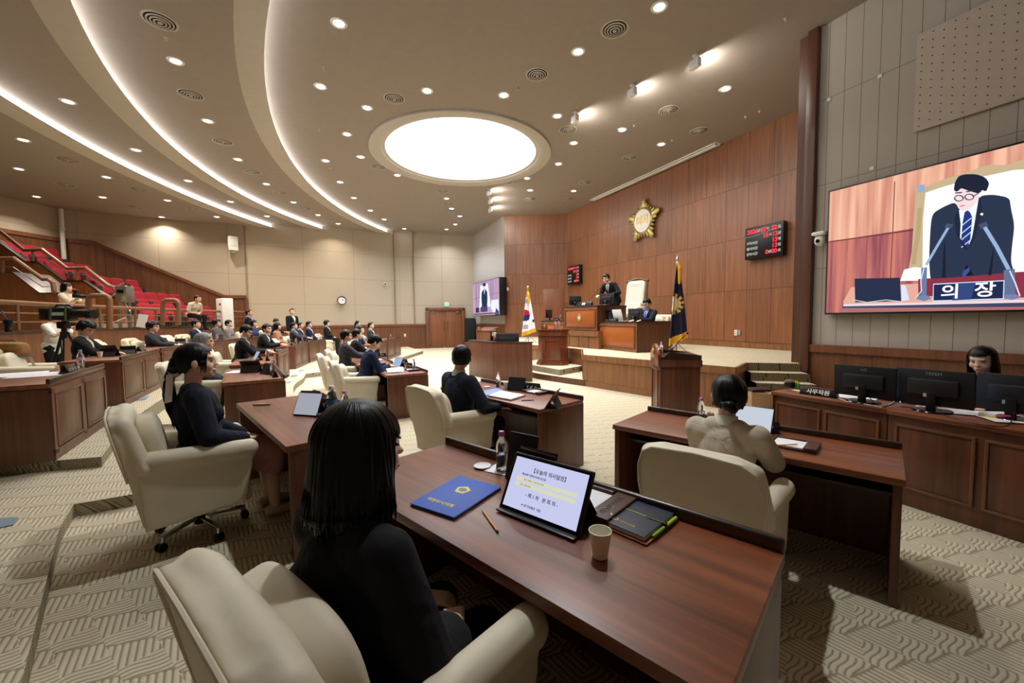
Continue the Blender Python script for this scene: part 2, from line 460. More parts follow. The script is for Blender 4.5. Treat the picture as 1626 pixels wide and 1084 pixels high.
# --- room outline, clockwise from the wood wall's near end
WOODN = (8.05, 7.66); WOODF = (2.70, 19.25); TVN = (-.33, 19.6); CORNER = (-2.22, 23.75)
BACK = [(-2.22, 23.75), (-4.05, 23.35), (-5.5, 22.72), (-6.7, 22.3), (-8.9, 20.8), (-10.0, 19.95), (-11.2, 19.1), (-12.2, 18.4)]
LEFT = [(-12.2, 18.4), (-13.9, 17.55), (-15.5, 16.7), (-16.6, 16.05), (-17.25, 15.5), (-17.4, 13.8), (-17.3, 9), (-15, 2), (-12, -4)]
RW0 = Vector((5.42, 7.18)); RWD = Vector((.43, -.903))      # right wall: from the wooden column towards the camera
RWE = RW0+RWD*13
strip_wall('wall_stage', [WOODF, WOODN], M_WALL, 0, 6.62, u0=.34, out=1)
strip_wall('wall_stage_side', [TVN, WOODF], M_WALL, 0, 6.62, u0=.1, out=1)
strip_wall('wall_screen_back', [CORNER, TVN], M_GREYB, 0, 6.62, out=1)
strip_wall('wall_back', BACK[::-1], M_GREYB if False else M_BEIGE, 0, 6.62, out=1)
strip_wall('wall_left', LEFT[::-1], M_BEIGE, 0, 6.62, u0=.6, out=1)
strip_wall('wall_right', [tuple(RW0), tuple(RWE)], M_GREY, 0, 6.62, u0=.1, out=1)
strip_wall('wall_rear', [tuple(RWE), (-12, -4)], M_BEIGE, 0, 6.62, out=1)
# return wall of the stage recess behind the wooden column
strip_wall('wall_return', [WOODN, (5.75, 7.32)], M_WALL, 0, 6.62, out=1)
b = MB(); cd = Vector((-RWD.y, RWD.x)); p0 = RW0
q = [p0+RWD*.0, p0-RWD*.17, p0-RWD*.17-cd*.14*1, p0-cd*.14]
q = [V3(v.x, v.y, 0) for v in (p0, p0-RWD*.16, p0-RWD*.16-Vector((.903, .43))*.1, p0-Vector((.903, .43))*.1)]
b.prism(q, (0, 0, 6.6), .008); struct(b.build('trim_1', M_COL))
b = MB(); q = [V3(p0.x, p0.y, 0)-V3(RWD.x, RWD.y)*.16, V3(p0.x, p0.y, 0)-V3(RWD.x, RWD.y)*.34, V3(5.8, 7.5), V3(5.75, 7.2)]
b.prism(q, (0, 0, 6.6)); struct(b.build('trim_2', M_COL))
# wainscots, top mouldings, skirtings
def off(path, t, side=1):
    n = len(path); o = []
    for i in range(n):
        a = Vector(path[max(i-1, 0)][:2]); c = Vector(path[min(i+1, n-1)][:2]); d = (c-a).normalized(); o.append((path[i][0]+d.y*t*side, path[i][1]-d.x*t*side))
    return o
BW = BACK[::-1]
W1 = [p for p in BW]
DOORL, DOORR = (-4.95, 22.96), (-2.78, 23.63)
bw_a = [(-12.2, 18.4), (-11.2, 19.1), (-10.0, 19.95), (-8.9, 20.8), (-6.7, 22.3), (-5.5, 22.72), DOORL]
strip_wall('trim_3', off(bw_a, .04, 1), M_WAIN, T1*0, 1.30, thick=.03, out=1)
ribbon('trim_4', bw_a, 1.28, 1.40, .07, M_TRIM, 1)
ribbon('baseboard_back', bw_a, 0, .22, .06, M_TRIM, 1)
tvw = [CORNER, TVN]
strip_wall('trim_5', off(tvw, .04, 1), M_WAIN, 0, 1.30, thick=.03, out=1); ribbon('trim_6', tvw, 1.28, 1.38, .07, M_TRIM, 1)
rw = [tuple(RW0), tuple(RWE)]
strip_wall('trim_7', off(rw, .04, 1), M_WAIN, 0, 1.06, u0=.2, thick=.03, out=1); ribbon('trim_8', rw, .98, 1.11, .08, M_TRIM, 1)
ribbon('baseboard_stage', [TVN, WOODF, WOODN], ZS, ZS+.14, .04, M_OAK, 1)
# far gallery wainscot with its sloping top
gw = [(-17.4, 12.2), (-17.4, 13.8), (-17.25, 15.5), (-16.6, 16.05), (-15.5, 16.7), (-13.9, 17.55), (-12.9, 18.03), (-12.2, 18.4)]
gt = [4.78, 4.78, 4.78, 4.78, 4.15, 3.25, 2.72, 2.72]
strip_wall('trim_9', off(gw, .05, 1), M_WAIN, 0, gt, thick=.04, out=1)
ribbon('trim_10', gw, [z-.02 for z in gt], [z+.12 for z in gt], .09, M_TRIM, 1)
b = MB(); b.box((-12.13, 18.32, 1.36), (.10, .12, 2.72), rot=(0, 0, .6)); struct(b.build('trim_11', M_TRIM))
# pilaster lines on the back wall and shallow pilaster
for i, (x, y) in enumerate(((-12.15, 18.43), (-5.52, 22.68), (-6.5, 22.3))):
    b = MB(); b.box((x, y, 3.98), (.05, .07, 5.2), rot=(0, 0, .6)); struct(b.build('trim_%d' % (12+i), mat('beige_reveal', (150, 134, 112), .9)))
# white service pipe in the far corner
b = MB(); b.tube([V3(-17.05, 15.35, 4.0), V3(-17.05, 15.35, 5.98)], .07, 10); b.cyl(V3(-17.05, 15.35, 5.2), V3(-17.05, 15.35, 5.26), .085)
tag(b.build('service_pipe', M_WHITE), 'pale vertical service pipe in the far corner of the public gallery', 'pipe')

# --- floor, tiers
fl = [(9, 9), (2.7, 19.6), (-.33, 20.0), (-2.2, 24.1), (-7, 22.8), (-12.6, 18.8), (-17.6, 15.6), (-17.8, 9), (-15.3, 1.8), (-12, -4.2), (11.3, -5)]
flat('floor', fl, 0, M_CARPET)
def tier(name, pts, z, z0=0.0):
    """carpeted step: top and a darker corded riser all round"""
    o = flat(name, pts, z, M_CARPET)
    b = MB(); n = len(pts)
    for i in range(n):
        a, c = pts[i], pts[(i+1) % n]
        b.poly([(a[0], a[1], z0), (c[0], c[1], z0), (c[0], c[1], z-.001), (a[0], a[1], z-.001)])
    bmesh.ops.remove_doubles(b.b, verts=b.b.verts, dist=.0005)
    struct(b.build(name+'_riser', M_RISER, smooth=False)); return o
def smoothpts(pts, k=6):
    o = []
    n = len(pts)
    for i in range(n-1):
        p0, p1, p2, p3 = (Vector(pts[max(i-1, 0)]), Vector(pts[i]), Vector(pts[i+1]), Vector(pts[min(i+2, n-1)]))
        for j in range(k):
            t = j/k
            o.append(tuple(.5*((2*p1)+(p2-p0)*t+(2*p0-5*p1+4*p2-p3)*t*t+(3*p1-p0-3*p2+p3)*t**3)))
    o.append(tuple(pts[-1])); return o
# tier one: the camera, the second row and everything behind stand on it
e1 = smoothpts([(-.2, 4.0), (-1.2, 4.75), (-2.5, 5.75), (-3.9, 7.2), (-5.04, 9.1), (-5.5, 10.4)], 5)
e1b = smoothpts([(-6.38, 12.74), (-6.5, 13.1)], 3)
t1 = [(2.2, -4), (1.45, .6), (1.25, 1.25), (.98, 1.62), (-.2, 2.75), (-.55, 3.2), (-.2, 4.0)]+e1[1:]+[(-5.9, 11.4), (-5.4, 12.2), (-4.2, 12.35), (-4.22, 14), (-4.42, 16.06), (-4.33, 19.3), (-5.0, 21.0), (-5.9, 22.5), (-8.9, 20.9), (-12.2, 18.5), (-17.4, 15.5), (-17.4, 9), (-12, -4)]
t1 = [(2.2, -4), (1.7, -.5), (1.30, 1.10), (.98, 1.55), (-.35, 2.80), (-1.0, 3.5), (-1.5, 4.4)]+smoothpts([(-2.5, 5.6), (-3.9, 7.2), (-5.04, 9.1), (-5.5, 10.4)], 5)+[(-5.9, 11.3), (-5.3, 12.0), (-4.2, 12.2), (-4.22, 14), (-4.42, 16.06), (-4.33, 19.3), (-5.2, 21.0), (-5.9, 22.5), (-8.9, 20.9), (-12.2, 18.5), (-17.4, 15.5), (-17.4, 9), (-12, -4)]
tier('floor_tier_one', t1, T1)
# half step and top tier on the far left
t2 = [(-.95, .2), (-1.90, 1.45), (-3.10, 2.64), (-3.40, 3.0), (-3.11, 3.17), (-2.98, 3.6), (-3.4, 4.4), (-4.3, 5.4), (-6, 5.4), (-9, 2), (-7, -2)]
tier('floor_half_step', t2, T2, T1)
t3e = smoothpts([(-4.0, 3.80), (-4.62, 4.61), (-5.3, 5.6), (-5.9, 6.6), (-7.0, 8.6), (-8.0, 10.6), (-8.6, 12.5), (-9.0, 14.5), (-9.3, 17.0), (-9.6, 19.6)], 4)
t3 = t3e+[(-9.7, 20.2), (-12.2, 18.5), (-17.4, 15.5), (-17.4, 9), (-9.6, 4.0), (-6.2, 3.2)]
tier('floor_tier_top', t3, T3, T1)
# blue-grey access tape marks and floor sockets on the carpet
M_TAPE = mat('grey_blue_tape', (118, 134, 148), .7)
for k, (a, z, lab) in enumerate((((0, 829, 0, 822), T2, 'beside the step nearest the camera'),)):
    pass
def patch(name, quad, z, m, label, cat):
    b = MB(); pts = [P(x, y, z+.004) for x, y in quad]; b.prism(pts, (0, 0, .003)); return tag(b.build(name, m, smooth=False), label, cat)
patch('floor_socket', ((0, 823), (29, 821), (22, 833), (0, 838)), T2, M_TAPE, 'grey floor socket plate on the carpet left of the first step', 'floor socket')
patch('floor_socket', ((224, 631), (238, 628), (232, 634), (216, 637)), T3, M_TAPE, 'small grey floor socket before the panelled desk of the bowed woman', 'floor socket')
patch('floor_socket', ((476, 587), (484, 586), (481, 589), (473, 590)), T1, M_TAPE, 'small grey floor socket on the carpet in the far aisle', 'floor socket')
patch('floor_socket', ((464, 595), (474, 594.5), (471, 597.5), (462, 598)), T1, M_TAPE, 'small grey floor socket in the middle of the aisle tape marks', 'floor socket')
patch('floor_socket', ((455, 606), (464, 605), (461, 608), (453, 608.5)), T1, M_TAPE, 'small grey floor socket in the aisle beside the brown desk end', 'floor socket')

# --- ceilings: three curved light coves
def arc(c, r, y0=2.0, far=(0, 0), n=40, ext=7.0):
    """points of a circle from its far wall end to y0 in front of the camera, then straight on"""
    a0 = math.atan2(far[1]-c[1], far[0]-c[0]); a1 = PI+math.asin(min(1, (c[1]-y0)/r))
    if a0 < 0: a0 += 2*PI
    pts = [(c[0]+r*math.cos(a0+(a1-a0)*i/n), c[1]+r*math.sin(a0+(a1-a0)*i/n)) for i in range(n+1)]
    t = (Vector(pts[-1])-Vector(pts[-2])).normalized(); pts.append(tuple(Vector(pts[-1])+t*ext)); return pts
AR = {0: ((11.41, 17.48), 18.73, (-6.75, 22.45)), 1: ((7.39, 16.47), 17.23, (-9.0, 20.95)), 2: ((11.54, 16.18), 22.90, (-11.1, 19.3))}
def arcs(k, dr): c, r, f = AR[k]; f = Vector(c)+(Vector(f)-Vector(c))*(1+dr/r); return arc(c, r+dr, far=f)
DOME_C = (-1.45, 12.38); DOME_R = 2.32; RING_R = 2.68
circle = lambda c, r, n=72: [(c[0]+r*math.cos(2*PI*i/n), c[1]+r*math.sin(2*PI*i/n)) for i in range(n)]
a0 = arcs(0, .30); a1 = arcs(1, .30); a2 = arcs(2, .30)
flat('ceiling_main', a0+[(9.5, -5.2), (11.5, -5.2), (9.4, 7.8), (8.3, 7.9), (3.0, 19.8), (-.2, 20.0), (-2.1, 24.2), (-5.4, 23.1)], H0, M_CEIL, hole=circle(DOME_C, RING_R))
flat('ceiling_band_one', arcs(0, .44)+arcs(1, .30)[::-1], H1, M_CEIL)
flat('ceiling_band_two', arcs(1, .44)+arcs(2, .30)[::-1], H2, M_CEIL)
flat('ceiling_outer', arcs(2, .44)+[(-12, -6), (-16, 1), (-18, 8), (-18, 15.8), (-12.5, 19.0)], H3, M_CEIL)
for k, h in ((0, H0), (1, H1), (2, H2)):
    lab = ('innermost curved light cove', 'middle curved light cove', 'outermost curved light cove')[k]
    prof = [(.18, h-.15), (0, h-.15), (0, h-.18), (.03, h-.19), (.44, h-.20), (.44, h-.205+.0)]
    b = MB(); b.sheet([[Vector((x, y, z)) for x, y in arcs(k, dr)] for dr, z in prof]); o = struct(b.build('ceiling_fascia', M_FASCIA))
    b = MB(); b.sheet([[Vector((x, y, z)) for x, y in arcs(k, dr)] for dr, z in ((.30, h-.0), (.30, h-.15), (.18, h-.15))]); struct(b.build('ceiling_cove_back', M_WHITE))
    b = MB(); b.sheet([[Vector((x, y, z)) for x, y in arcs(k, dr)] for dr, z in ((.10, h-.148), (.11, h-.02), (.16, h-.015), (.16, h-.148), (.10, h-.148))])
    tag(b.build('cove_light', glow('cove_led', (250, 252, 255), L_COVE)), 'long glowing strip lamp set in the '+lab+' of the ceiling', 'strip light')

# --- white dome; light of its hidden cove is put in as surface glow
b = MB()
prof = [(RING_R, H0), (RING_R+.0, H0-.05), (RING_R-.03, H0-.06), (DOME_R+.02, H0-.03), (DOME_R, H0-.02), (DOME_R, H0+.10)]
b.lathe(prof, (DOME_C[0], DOME_C[1], 0), 96); struct(b.build('ceiling_dome_rim', M_FASCIA))
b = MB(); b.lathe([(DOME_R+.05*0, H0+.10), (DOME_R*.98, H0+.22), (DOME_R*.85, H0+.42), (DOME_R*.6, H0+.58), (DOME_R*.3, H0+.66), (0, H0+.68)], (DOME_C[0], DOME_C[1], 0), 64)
dome = thing('ceiling_dome', 'huge round white ceiling dome over the chamber, cove light put in as glow', 'ceiling dome', (0, 0, 0))
b.build('dome_shell', glow('dome_glow', (250, 252, 255), L_DOME), dome)
b = MB(); b.lathe([(DOME_R+.0, H0+.0), (DOME_R-.09, H0+.02), (DOME_R-.09, H0+.05), (DOME_R, H0+.06)], (DOME_C[0], DOME_C[1], 0), 96); b.build('rim', M_FASCIA, dome)

# --- downlights, vents, sprinklers
def spot_data(name, w, size=.15, spread=125, col=(1, .97, .92)):
    l = bpy.data.lights.new(name, 'AREA'); l.shape = 'DISK'; l.size = size; l.energy = w; l.spread = math.radians(spread); l.color = col; return l
LD_COOL = spot_data('downlight_beam', W_DOWN, col=(.90, .95, 1)); LD_WARM = spot_data('downlight_beam_warm', W_DOWN*.75, col=(1, .90, .76))
G_COOL = glow('lamp_cool', (244, 247, 255), 22); G_WARM = glow('lamp_warm', (255, 236, 196), 18)
b = MB(); b.lathe([(.085, -.004), (.10, -.014), (.125, -.012), (.135, 0), (.085, .03), (.085, -.004)], seg=28); RING_M = b.mesh('ring')
b = MB(); b.lathe([(0, -.002), (.085, -.002)], seg=28); LENS_M = b.mesh('lens')
ORD = 'first second third fourth fifth sixth seventh eighth ninth tenth eleventh twelfth thirteenth fourteenth fifteenth sixteenth'.split()
LD_FILL = spot_data('fill_beam_near', W_DOWN*1.75, col=(.93, .96, 1))
def downlight(x, y, h, label, warm=False, group=None, beam=True, p=None):
    p = p or P(x, y, h-.002); t = thing('downlight', label, 'downlight', p, 0, group)
    link('ring', RING_M, M_WHITE, t); link('lens', LENS_M, G_WARM if warm else G_COOL, t)
    if not beam: return
    l = bpy.data.objects.new('beam', LD_WARM if warm else LD_COOL); C.objects.link(l); l.parent = t; l.location = (0, 0, -.03)
ringl = [(678, 144), (583, 171), (551, 213), (573, 249), (631, 278), (700, 291), (769, 293), (837, 283), (887, 260), (911, 227), (885, 184), (800, 151)]
for i, (x, y) in enumerate(ringl):
    downlight(x, y, H0, ORD[i]+' downlight of the ring round the ceiling dome, counted anticlockwise from its near top', group='ring of downlights round the dome')
left = [(538, 37), (509, 137), (517, 255), (540, 289), (562, 314), (588, 334), (610, 348), (642, 363)]
for i, (x, y) in enumerate(left):
    downlight(x, y, H0, ORD[i]+' downlight along the inside of the innermost light cove, counted towards the back wall', group='downlights beside the innermost cove', beam=i < 7)
far = [(709, 315), (717, 331), (730, 343), (723, 356), (709, 364)]
for i, (x, y) in enumerate(far):
    downlight(x, y, H0, ORD[i]+' downlight in the file running from the dome to the double door', group='downlights between dome and door')
for (x, y), lab in zip(((918, 82), (1047, 11), (988, 206), (1050, 229), (1152, 141), (842, 302), (911, 303)),
    ('cool downlight between the dome and the nearest big ceiling vent', 'large warm downlight at the top edge of the view over the stage side', 'warm downlight just beyond the smallest floodlight of the stage',
     'warm downlight beside the projector screen slot', 'tiny warm downlight near the wooden column', 'warm downlight beside the three far floodlights', 'warm downlight by the far end of the projector screen slot')):
    downlight(x, y, H0, lab, True)
for i, (x, y) in enumerate([(-3.0, 3.2), (.2, 3.6), (-1.4, 1.2), (1.6, .9), (-.2, -1.6), (3.2, -1.8)]):  # unseen lamps added above the view to brighten the near seats and carpet
    t = thing('downlight', ORD[i]+' unseen downlight, added out of view overhead to brighten the foreground', 'downlight', (x, y, H0-.002), 0, 'added unseen downlights'); link('ring', RING_M, M_WHITE, t); link('lens', LENS_M, G_COOL, t)
    l = bpy.data.objects.new('beam', LD_FILL); C.objects.link(l); l.parent = t; l.location = (0, 0, -.03)
for i, (x, y) in enumerate([(-4.6, 3.0), (-6.2, .8), (-9.0, 3.0), (-8.6, 5.6)]):  # also unseen and added, carrying the cove-band rows on overhead
    t = thing('downlight', ORD[i]+' unseen downlight added to the cove bands beyond the picture edge', 'downlight', (x, y, (H1, H1, H2, H2)[i]-.002), 0, 'added unseen downlights'); link('ring', RING_M, M_WHITE, t); link('lens', LENS_M, G_WARM, t)
    l = bpy.data.objects.new('beam', LD_WARM); C.objects.link(l); l.parent = t; l.location = (0, 0, -.03)
for i, (x, y) in enumerate([(279, 97), (330, 192), (378, 253), (423, 292), (466, 321), (505, 341), (537, 355)]):
    downlight(x, y, H1, ORD[i]+' warm downlight in the ceiling band between the inner and middle coves', True, 'downlights of the inner ceiling band')
for i, (x, y) in enumerate([(108, 161), (216, 238), (299, 287), (366, 320), (424, 343)]):
    downlight(x, y, H2, ORD[i]+' warm downlight in the ceiling band between the middle and outer coves', True, 'downlights of the outer ceiling band')
for i, (x, y) in enumerate([(37, 222), (30, 268), (169, 281), (58, 312), (163, 313), (266, 318), (262, 341), (344, 344)]):
    downlight(x, y, H3, ORD[i]+' warm downlight over the public gallery, counted away from the camera', True, 'downlights over the gallery', p=Vector((-14.45, 16.75, H3-.002)) if i == 6 else None)
def vent_mesh():
    b = MB()
    for r0, r1, z0, z1 in ((.205, .235, -.012, 0), (.158, .178, -.026, -.014), (.112, .132, -.034, -.022), (.066, .086, -.04, -.03)):
        b.lathe([(r0, z0), (r1, z0+.004), (r1, z1), (r0, z1-.002), (r0, z0)], seg=28)
    return b.mesh('rings')
VR = vent_mesh(); b = MB(); b.lathe([(0, -.004), (.2, -.004)], seg=28); VB = b.mesh('throat'); b = MB(); b.lathe([(0, -.045), (.034, -.043), (.038, -.03), (0, -.03)], seg=20); VH = b.mesh('hub')
M_VENT = mat('vent_metal', (196, 188, 176), .5); M_THR = mat('vent_throat', (36, 34, 32), .8)
def vent(x, y, h, label, group=None):
    t = thing('ceiling_vent', label, 'air vent', P(x, y, h-.002), 0, group); link('rings', VR, M_VENT, t); link('throat', VB, M_THR, t); link('hub', VH, M_VENT, t)
for (x, y), lab in zip(((976, 46), (853, 118), (626, 156), (1062, 175), (902, 206), (1110, 208), (1000, 250), (929, 290), (902, 316), (601, 265), (805, 289), (842, 316)),
    ('largest round vent, beside the big warm downlight', 'round vent between the dome and the cool downlight', 'round vent on the near side of the dome, inside the cove', 'round vent past the nearest floodlight', 'round vent by the smallest floodlight',
     'round vent near the wooden stage wall', 'round vent in front of the projector slot', 'round vent half way down the projector slot', 'round vent by the far end of the wood wall', 'round vent at the cove side of the dome', 'round vent beyond the dome', 'round vent under the three far floodlights')):
    vent(x, y, H0, lab+' in the main ceiling')
for i, (x, y) in enumerate([(703, 303), (712, 323), (721, 337), (728, 349)]): vent(x, y, H0, ORD[i]+' small round vent in the file between dome and double door', 'vents between dome and door')
for i, (x, y) in enumerate([(254, 33), (303, 150), (354, 225), (401, 273), (444, 306), (485, 331), (521, 349)]): vent(x, y, H1, ORD[i]+' round vent of the inner ceiling band, counted towards the back wall', 'vents of the inner ceiling band')
for i, (x, y) in enumerate([(108, 254), (105, 293), (221, 301), (216, 329), (306, 331)]): vent(x, y, H3, ORD[i]+' round vent over the public gallery', 'vents over the gallery')
b = MB(); b.lathe([(0, -.05), (.02, -.045), (.012, -.02), (.03, -.01), (.035, 0), (0, 0)], seg=14); SPR = b.mesh('sprinkler')
for i, (x, y) in enumerate([(264, 60), (515, 108), (508, 206), (822, 139), (1248, 29), (1206, 176), (1184, 185), (736, 189), (1007, 199), (1067, 222), (525, 267), (392, 268), (319, 298)]):
    h = H1 if x in (264, 392) else (H2 if x == 319 else (H0+.6 if x == 736 else H0)); o = link('sprinkler_head', SPR, M_VENT, None, P(x, y, h))
    tag(o, ('small metal sprinkler head on the ceiling '+('beside the first vent of the inner band', 'near the second cove downlight', 'next to the ring of downlights', 'close to the round vent past the dome', 'in the corner above the wooden column', 'above the board of the stage wall', 'by the tiny warm downlight over the wood wall', 'hanging inside the white dome', 'near the smallest floodlight', 'near the projector slot', 'near the third cove downlight', 'near the fourth vent of the inner band', 'near the third lamp of the outer band')[i]), 'sprinkler')

# --- floodlights aimed at the stage wall
b = MB(); b.box((0, 0, -.16), (.22, .10, .16), bev=.015); FL_BODY = b.mesh('housing'); b = MB(); b.cyl((0, 0, -.09), (0, 0, 0), .02); b.cyl((0, 0, -.012), (0, 0, 0), .06); FL_MT = b.mesh('mount')
b = MB(); b.box((0, .052, -.16), (.19, .006, .12)); FL_L = b.mesh('lens')
fd = bpy.data.lights.new('flood_beam', 'AREA'); fd.shape = 'RECTANGLE'; fd.size = .19; fd.size_y = .12; fd.energy = W_FLOOD; fd.color = (1, .95, .86); fd.spread = math.radians(160)
for (x, y), lab in zip(((1104, 88), (1004, 135), (913, 178), (776, 300), (778, 314), (778, 328)),
    ('first and largest floodlight box hanging from the ceiling before the wood wall', 'second floodlight box hanging from the ceiling before the wood wall', 'third small floodlight box hanging near the dome edge',
     'floodlight at the far side of the dome, first of three in a file', 'middle floodlight of the far file of three', 'last floodlight of the far file of three')):
    t = thing('floodlight', lab, 'floodlight', P(x, y, H0), -1.14)
    link('housing', FL_BODY, M_WHITE, t); link('mount', FL_MT, M_WHITE, t); link('lens', FL_L, glow('flood_lens', (255, 250, 235), 8), t)
    l = bpy.data.objects.new('beam', fd); C.objects.link(l); l.parent = t; l.location = (0, .07, -.16); l.rotation_euler = (PI/2, 0, PI*0)
# projector-screen slot along the stage wall
a, c = P(936, 317, H0), P(1137, 225, H0); d = (c-a).normalized(); n = Vector((-d.y, d.x, 0)); n = -n if n.x < 0 else n
b = MB(); 
for k, (o1, w, z) in enumerate(((0, .05, -.03), (.22, .05, -.03))):
    b.prism([a+n*o1, c+n*o1, c+n*(o1+w), a+n*(o1+w)], (0, 0, z))
b.prism([a, a+n*.27, a+n*.27+d*.06, a+d*.06], (0, 0, -.03)); b.prism([c, c+n*.27, c+n*.27-d*.06, c-d*.06], (0, 0, -.03))
t = thing('projector_screen_slot', 'long white ceiling slot of the roll-down projector screen along the wood wall', 'projector screen', (0, 0, 0))
b.build('slot_frame', M_WHITE, t); b = MB(); b.tube([a+n*.13+d*.1+Vector((0, 0, -.02)), c+n*.13-d*.1+Vector((0, 0, -.02))], .035, 10); b.build('screen_roll', M_WHITE, t)

# --- stage
sa, sb, sc_ = Vector((1.70, 9.53)), Vector((2.85, 8.06)), Vector((3.84, 6.79))
sd = Vector((4.42, 7.50)); se_ = Vector((5.28, 7.25))
STG = [tuple(sa), tuple(sb), tuple(sc_), tuple(sd), tuple(se_), (5.9, 7.45), (7.95, 7.75), (2.75, 19.2), (-.3, 19.5), (-.3, 16.6), (.05, 14.6), (.55, 13.6), (1.98, 11.2)]
flat('floor_stage', STG, ZS, M_CARPET)
def panel_face(name, a, c, z0, z1, m, thick=.02, step=.62):
    """wood-panelled riser with battens and a top band"""
    a, c = Vector((*a, 0)), Vector((*c, 0)); d = (c-a).normalized(); n = Vector((d.y, -d.x, 0)); L = (c-a).length; k = max(1, round(L/step))
    b = MB(); b.prism([a+Vector((0, 0, z0)), c+Vector((0, 0, z0)), c+Vector((0, 0, z1)), a+Vector((0, 0, z1))], n*-thick)
    for i in range(k+1):
        q = a+d*(L*i/k); b.prism([q-d*.006+n*.002+Vector((0, 0, z0)), q+d*.006+n*.002+Vector((0, 0, z0)), q+d*.006+n*.002+Vector((0, 0, z1)), q-d*.006+n*.002+Vector((0, 0, z1))], n*.004)
    b.prism([a+Vector((0, 0, z1-.13)), c+Vector((0, 0, z1-.13)), c+Vector((0, 0, z1+.004)), a+Vector((0, 0, z1+.004))], n*.03)
    b.prism([a+Vector((0, 0, z0)), c+Vector((0, 0, z0)), c+Vector((0, 0, z0+.13)), a+Vector((0, 0, z0+.13))], n*.015)
    return struct(b.build(name, m, smooth=False))
k = 15
for a, c in ((sa, sb), (sb, sc_), (sc_, sd), ((.05, 14.6), (.55, 13.6)), ((-.3, 19.5), (.05, 14.6)), ((.55, 13.6), (1.98, 11.2)), ((1.98, 11.2), sa)):
    panel_face('trim_%d' % k, a, c, 0, ZS, M_OAK); k += 1
# carpeted stairs at the column end of the stage
dn = Vector((-.22, -.975)); wd = (se_-sd)
for i in range(1, 5):
    z = ZS-i*.15; o = dn*(.28*i); o0 = dn*(.28*(i-1))
    flat('floor_stair_%d' % i, [tuple(sd+o0), tuple(se_+o0), tuple(se_+o), tuple(sd+o)], z, M_CARPET)
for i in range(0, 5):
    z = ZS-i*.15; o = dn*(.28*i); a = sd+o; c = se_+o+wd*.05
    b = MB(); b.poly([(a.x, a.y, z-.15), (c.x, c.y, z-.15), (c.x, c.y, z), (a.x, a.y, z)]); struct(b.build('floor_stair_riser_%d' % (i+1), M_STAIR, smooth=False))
#panel_face('trim_30', tuple(sd+dn*.02-wd*.02), tuple(sd+dn*.9-wd*.02), 0, .55, M_OAK)
# two low podium steps under the speakers' lectern
l1 = smoothpts([(.2, 12.2), (.54, 10.95), (1.02, 10.25), (1.72, 9.45)], 6)+[(1.98, 11.1), (.7, 13.4)]
flat('floor_lectern_step', l1, .15, M_CARPET)
b = MB(); n_ = len(l1); b.sheet([[Vector((*p, 0)) for p in l1], [Vector((*p, .15)) for p in l1]]); struct(b.build('trim_31', M_DESKV, smooth=False))
l2 = [(.45, 12.2), (.58, 11.35), (1.22, 10.25), (1.88, 10.95), (1.98, 11.15), (.9, 13.0)]
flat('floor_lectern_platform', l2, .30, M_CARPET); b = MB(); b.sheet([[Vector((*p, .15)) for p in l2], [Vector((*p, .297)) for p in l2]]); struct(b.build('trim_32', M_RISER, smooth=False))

# --- double door, exit sign
dl, dr = Vector((*DOORL, 0)), Vector((*DOORR, 0)); dd = (dr-dl).normalized(); dnn = Vector((dd.y, -dd.x, 0)); DW = (dr-dl).length
fr = bpy.data.objects.new('door_1', None); C.objects.link(fr); struct(fr)
b = MB(); z = Vector((0, 0, 1))
for s0, s1, z0, z1 in ((0, .2, 0, 2.32), (DW-.2, DW, 0, 2.32), (0, DW, 2.15, 2.32)):
    b.prism([dl+dd*s0+z*z0, dl+dd*s1+z*z0, dl+dd*s1+z*z1, dl+dd*s0+z*z1], dnn*.14, .01)
b.build('door_frame', M_TRIM, fr)
for i in (0, 1):
    s0 = .2+i*(DW-.4)/2; s1 = s0+(DW-.4)/2-.008
    b = MB(); b.prism([dl+dd*s0+z*.01+dnn*.02, dl+dd*s1+z*.01+dnn*.02, dl+dd*s1+z*2.15+dnn*.02, dl+dd*s0+z*2.15+dnn*.02], dnn*.045, .005); lf = b.build('door_leaf', wood('door_veneer', (112, 66, 40), (150, 92, 58), .4, 'Z', .8), fr)
    hx = s1-.10 if i == 0 else s0+.10
    b = MB(); q = dl+dd*hx+dnn*.12; b.tube([q+z*.95, q+z*1.55], .016, 8)
    for zz in (1.0, 1.5): b.cyl(q+z*zz, q+z*zz-dnn*.06, .01)
    b.build('door_handle', M_CHROME, lf)
    b = MB(); q = dl+dd*(s0+.12 if i == 0 else s1-.32)+dnn*.07+z*2.05; b.prism([q, q+dd*.22, q+dd*.22+z*.05, q+z*.05], dnn*.05, .004); b.build('door_closer', M_STEEL, lf)
    b = MB(); q = dl+dd*hx+dnn*.07+z*.08; b.box(q, (.05, .03, .1), bev=.01); b.build('floor_bolt', M_CHROME, lf)
t = thing('exit_sign', 'small green and white exit sign above the double door', 'exit sign', tuple(dl+dd*(DW*.53)+dnn*.08+z*2.52), (0, 0, math.atan2(dd.y, dd.x)))
b = MB(); b.box((0, 0, 0), (.24, .05, .24), bev=.01); b.build('casing', M_WHITE, t)
b = MB(); b.box((0, -.027, 0), (.20, .004, .19)); b.build('lit_face', glow('exit_green', (150, 240, 190), 1.6), t)
b = MB(); b.ell((0, -.031, .05), (.018, .003, .018)); b.chain([(0, -.031, .03), (.012, -.031, -.015), (.04, -.031, -.06)], [.014, .014, .01], 8); b.chain([(.01, -.031, -.01), (-.03, -.031, -.06)], [.012, .009], 8); b.chain([(0, -.031, .025), (-.045, -.031, .0)], [.009, .007], 8); b.build('running_figure', glow('exit_dark', (30, 150, 90), .6), t)

# --- things fixed to the walls
def on_wall(path_a, path_b, p):
    pass
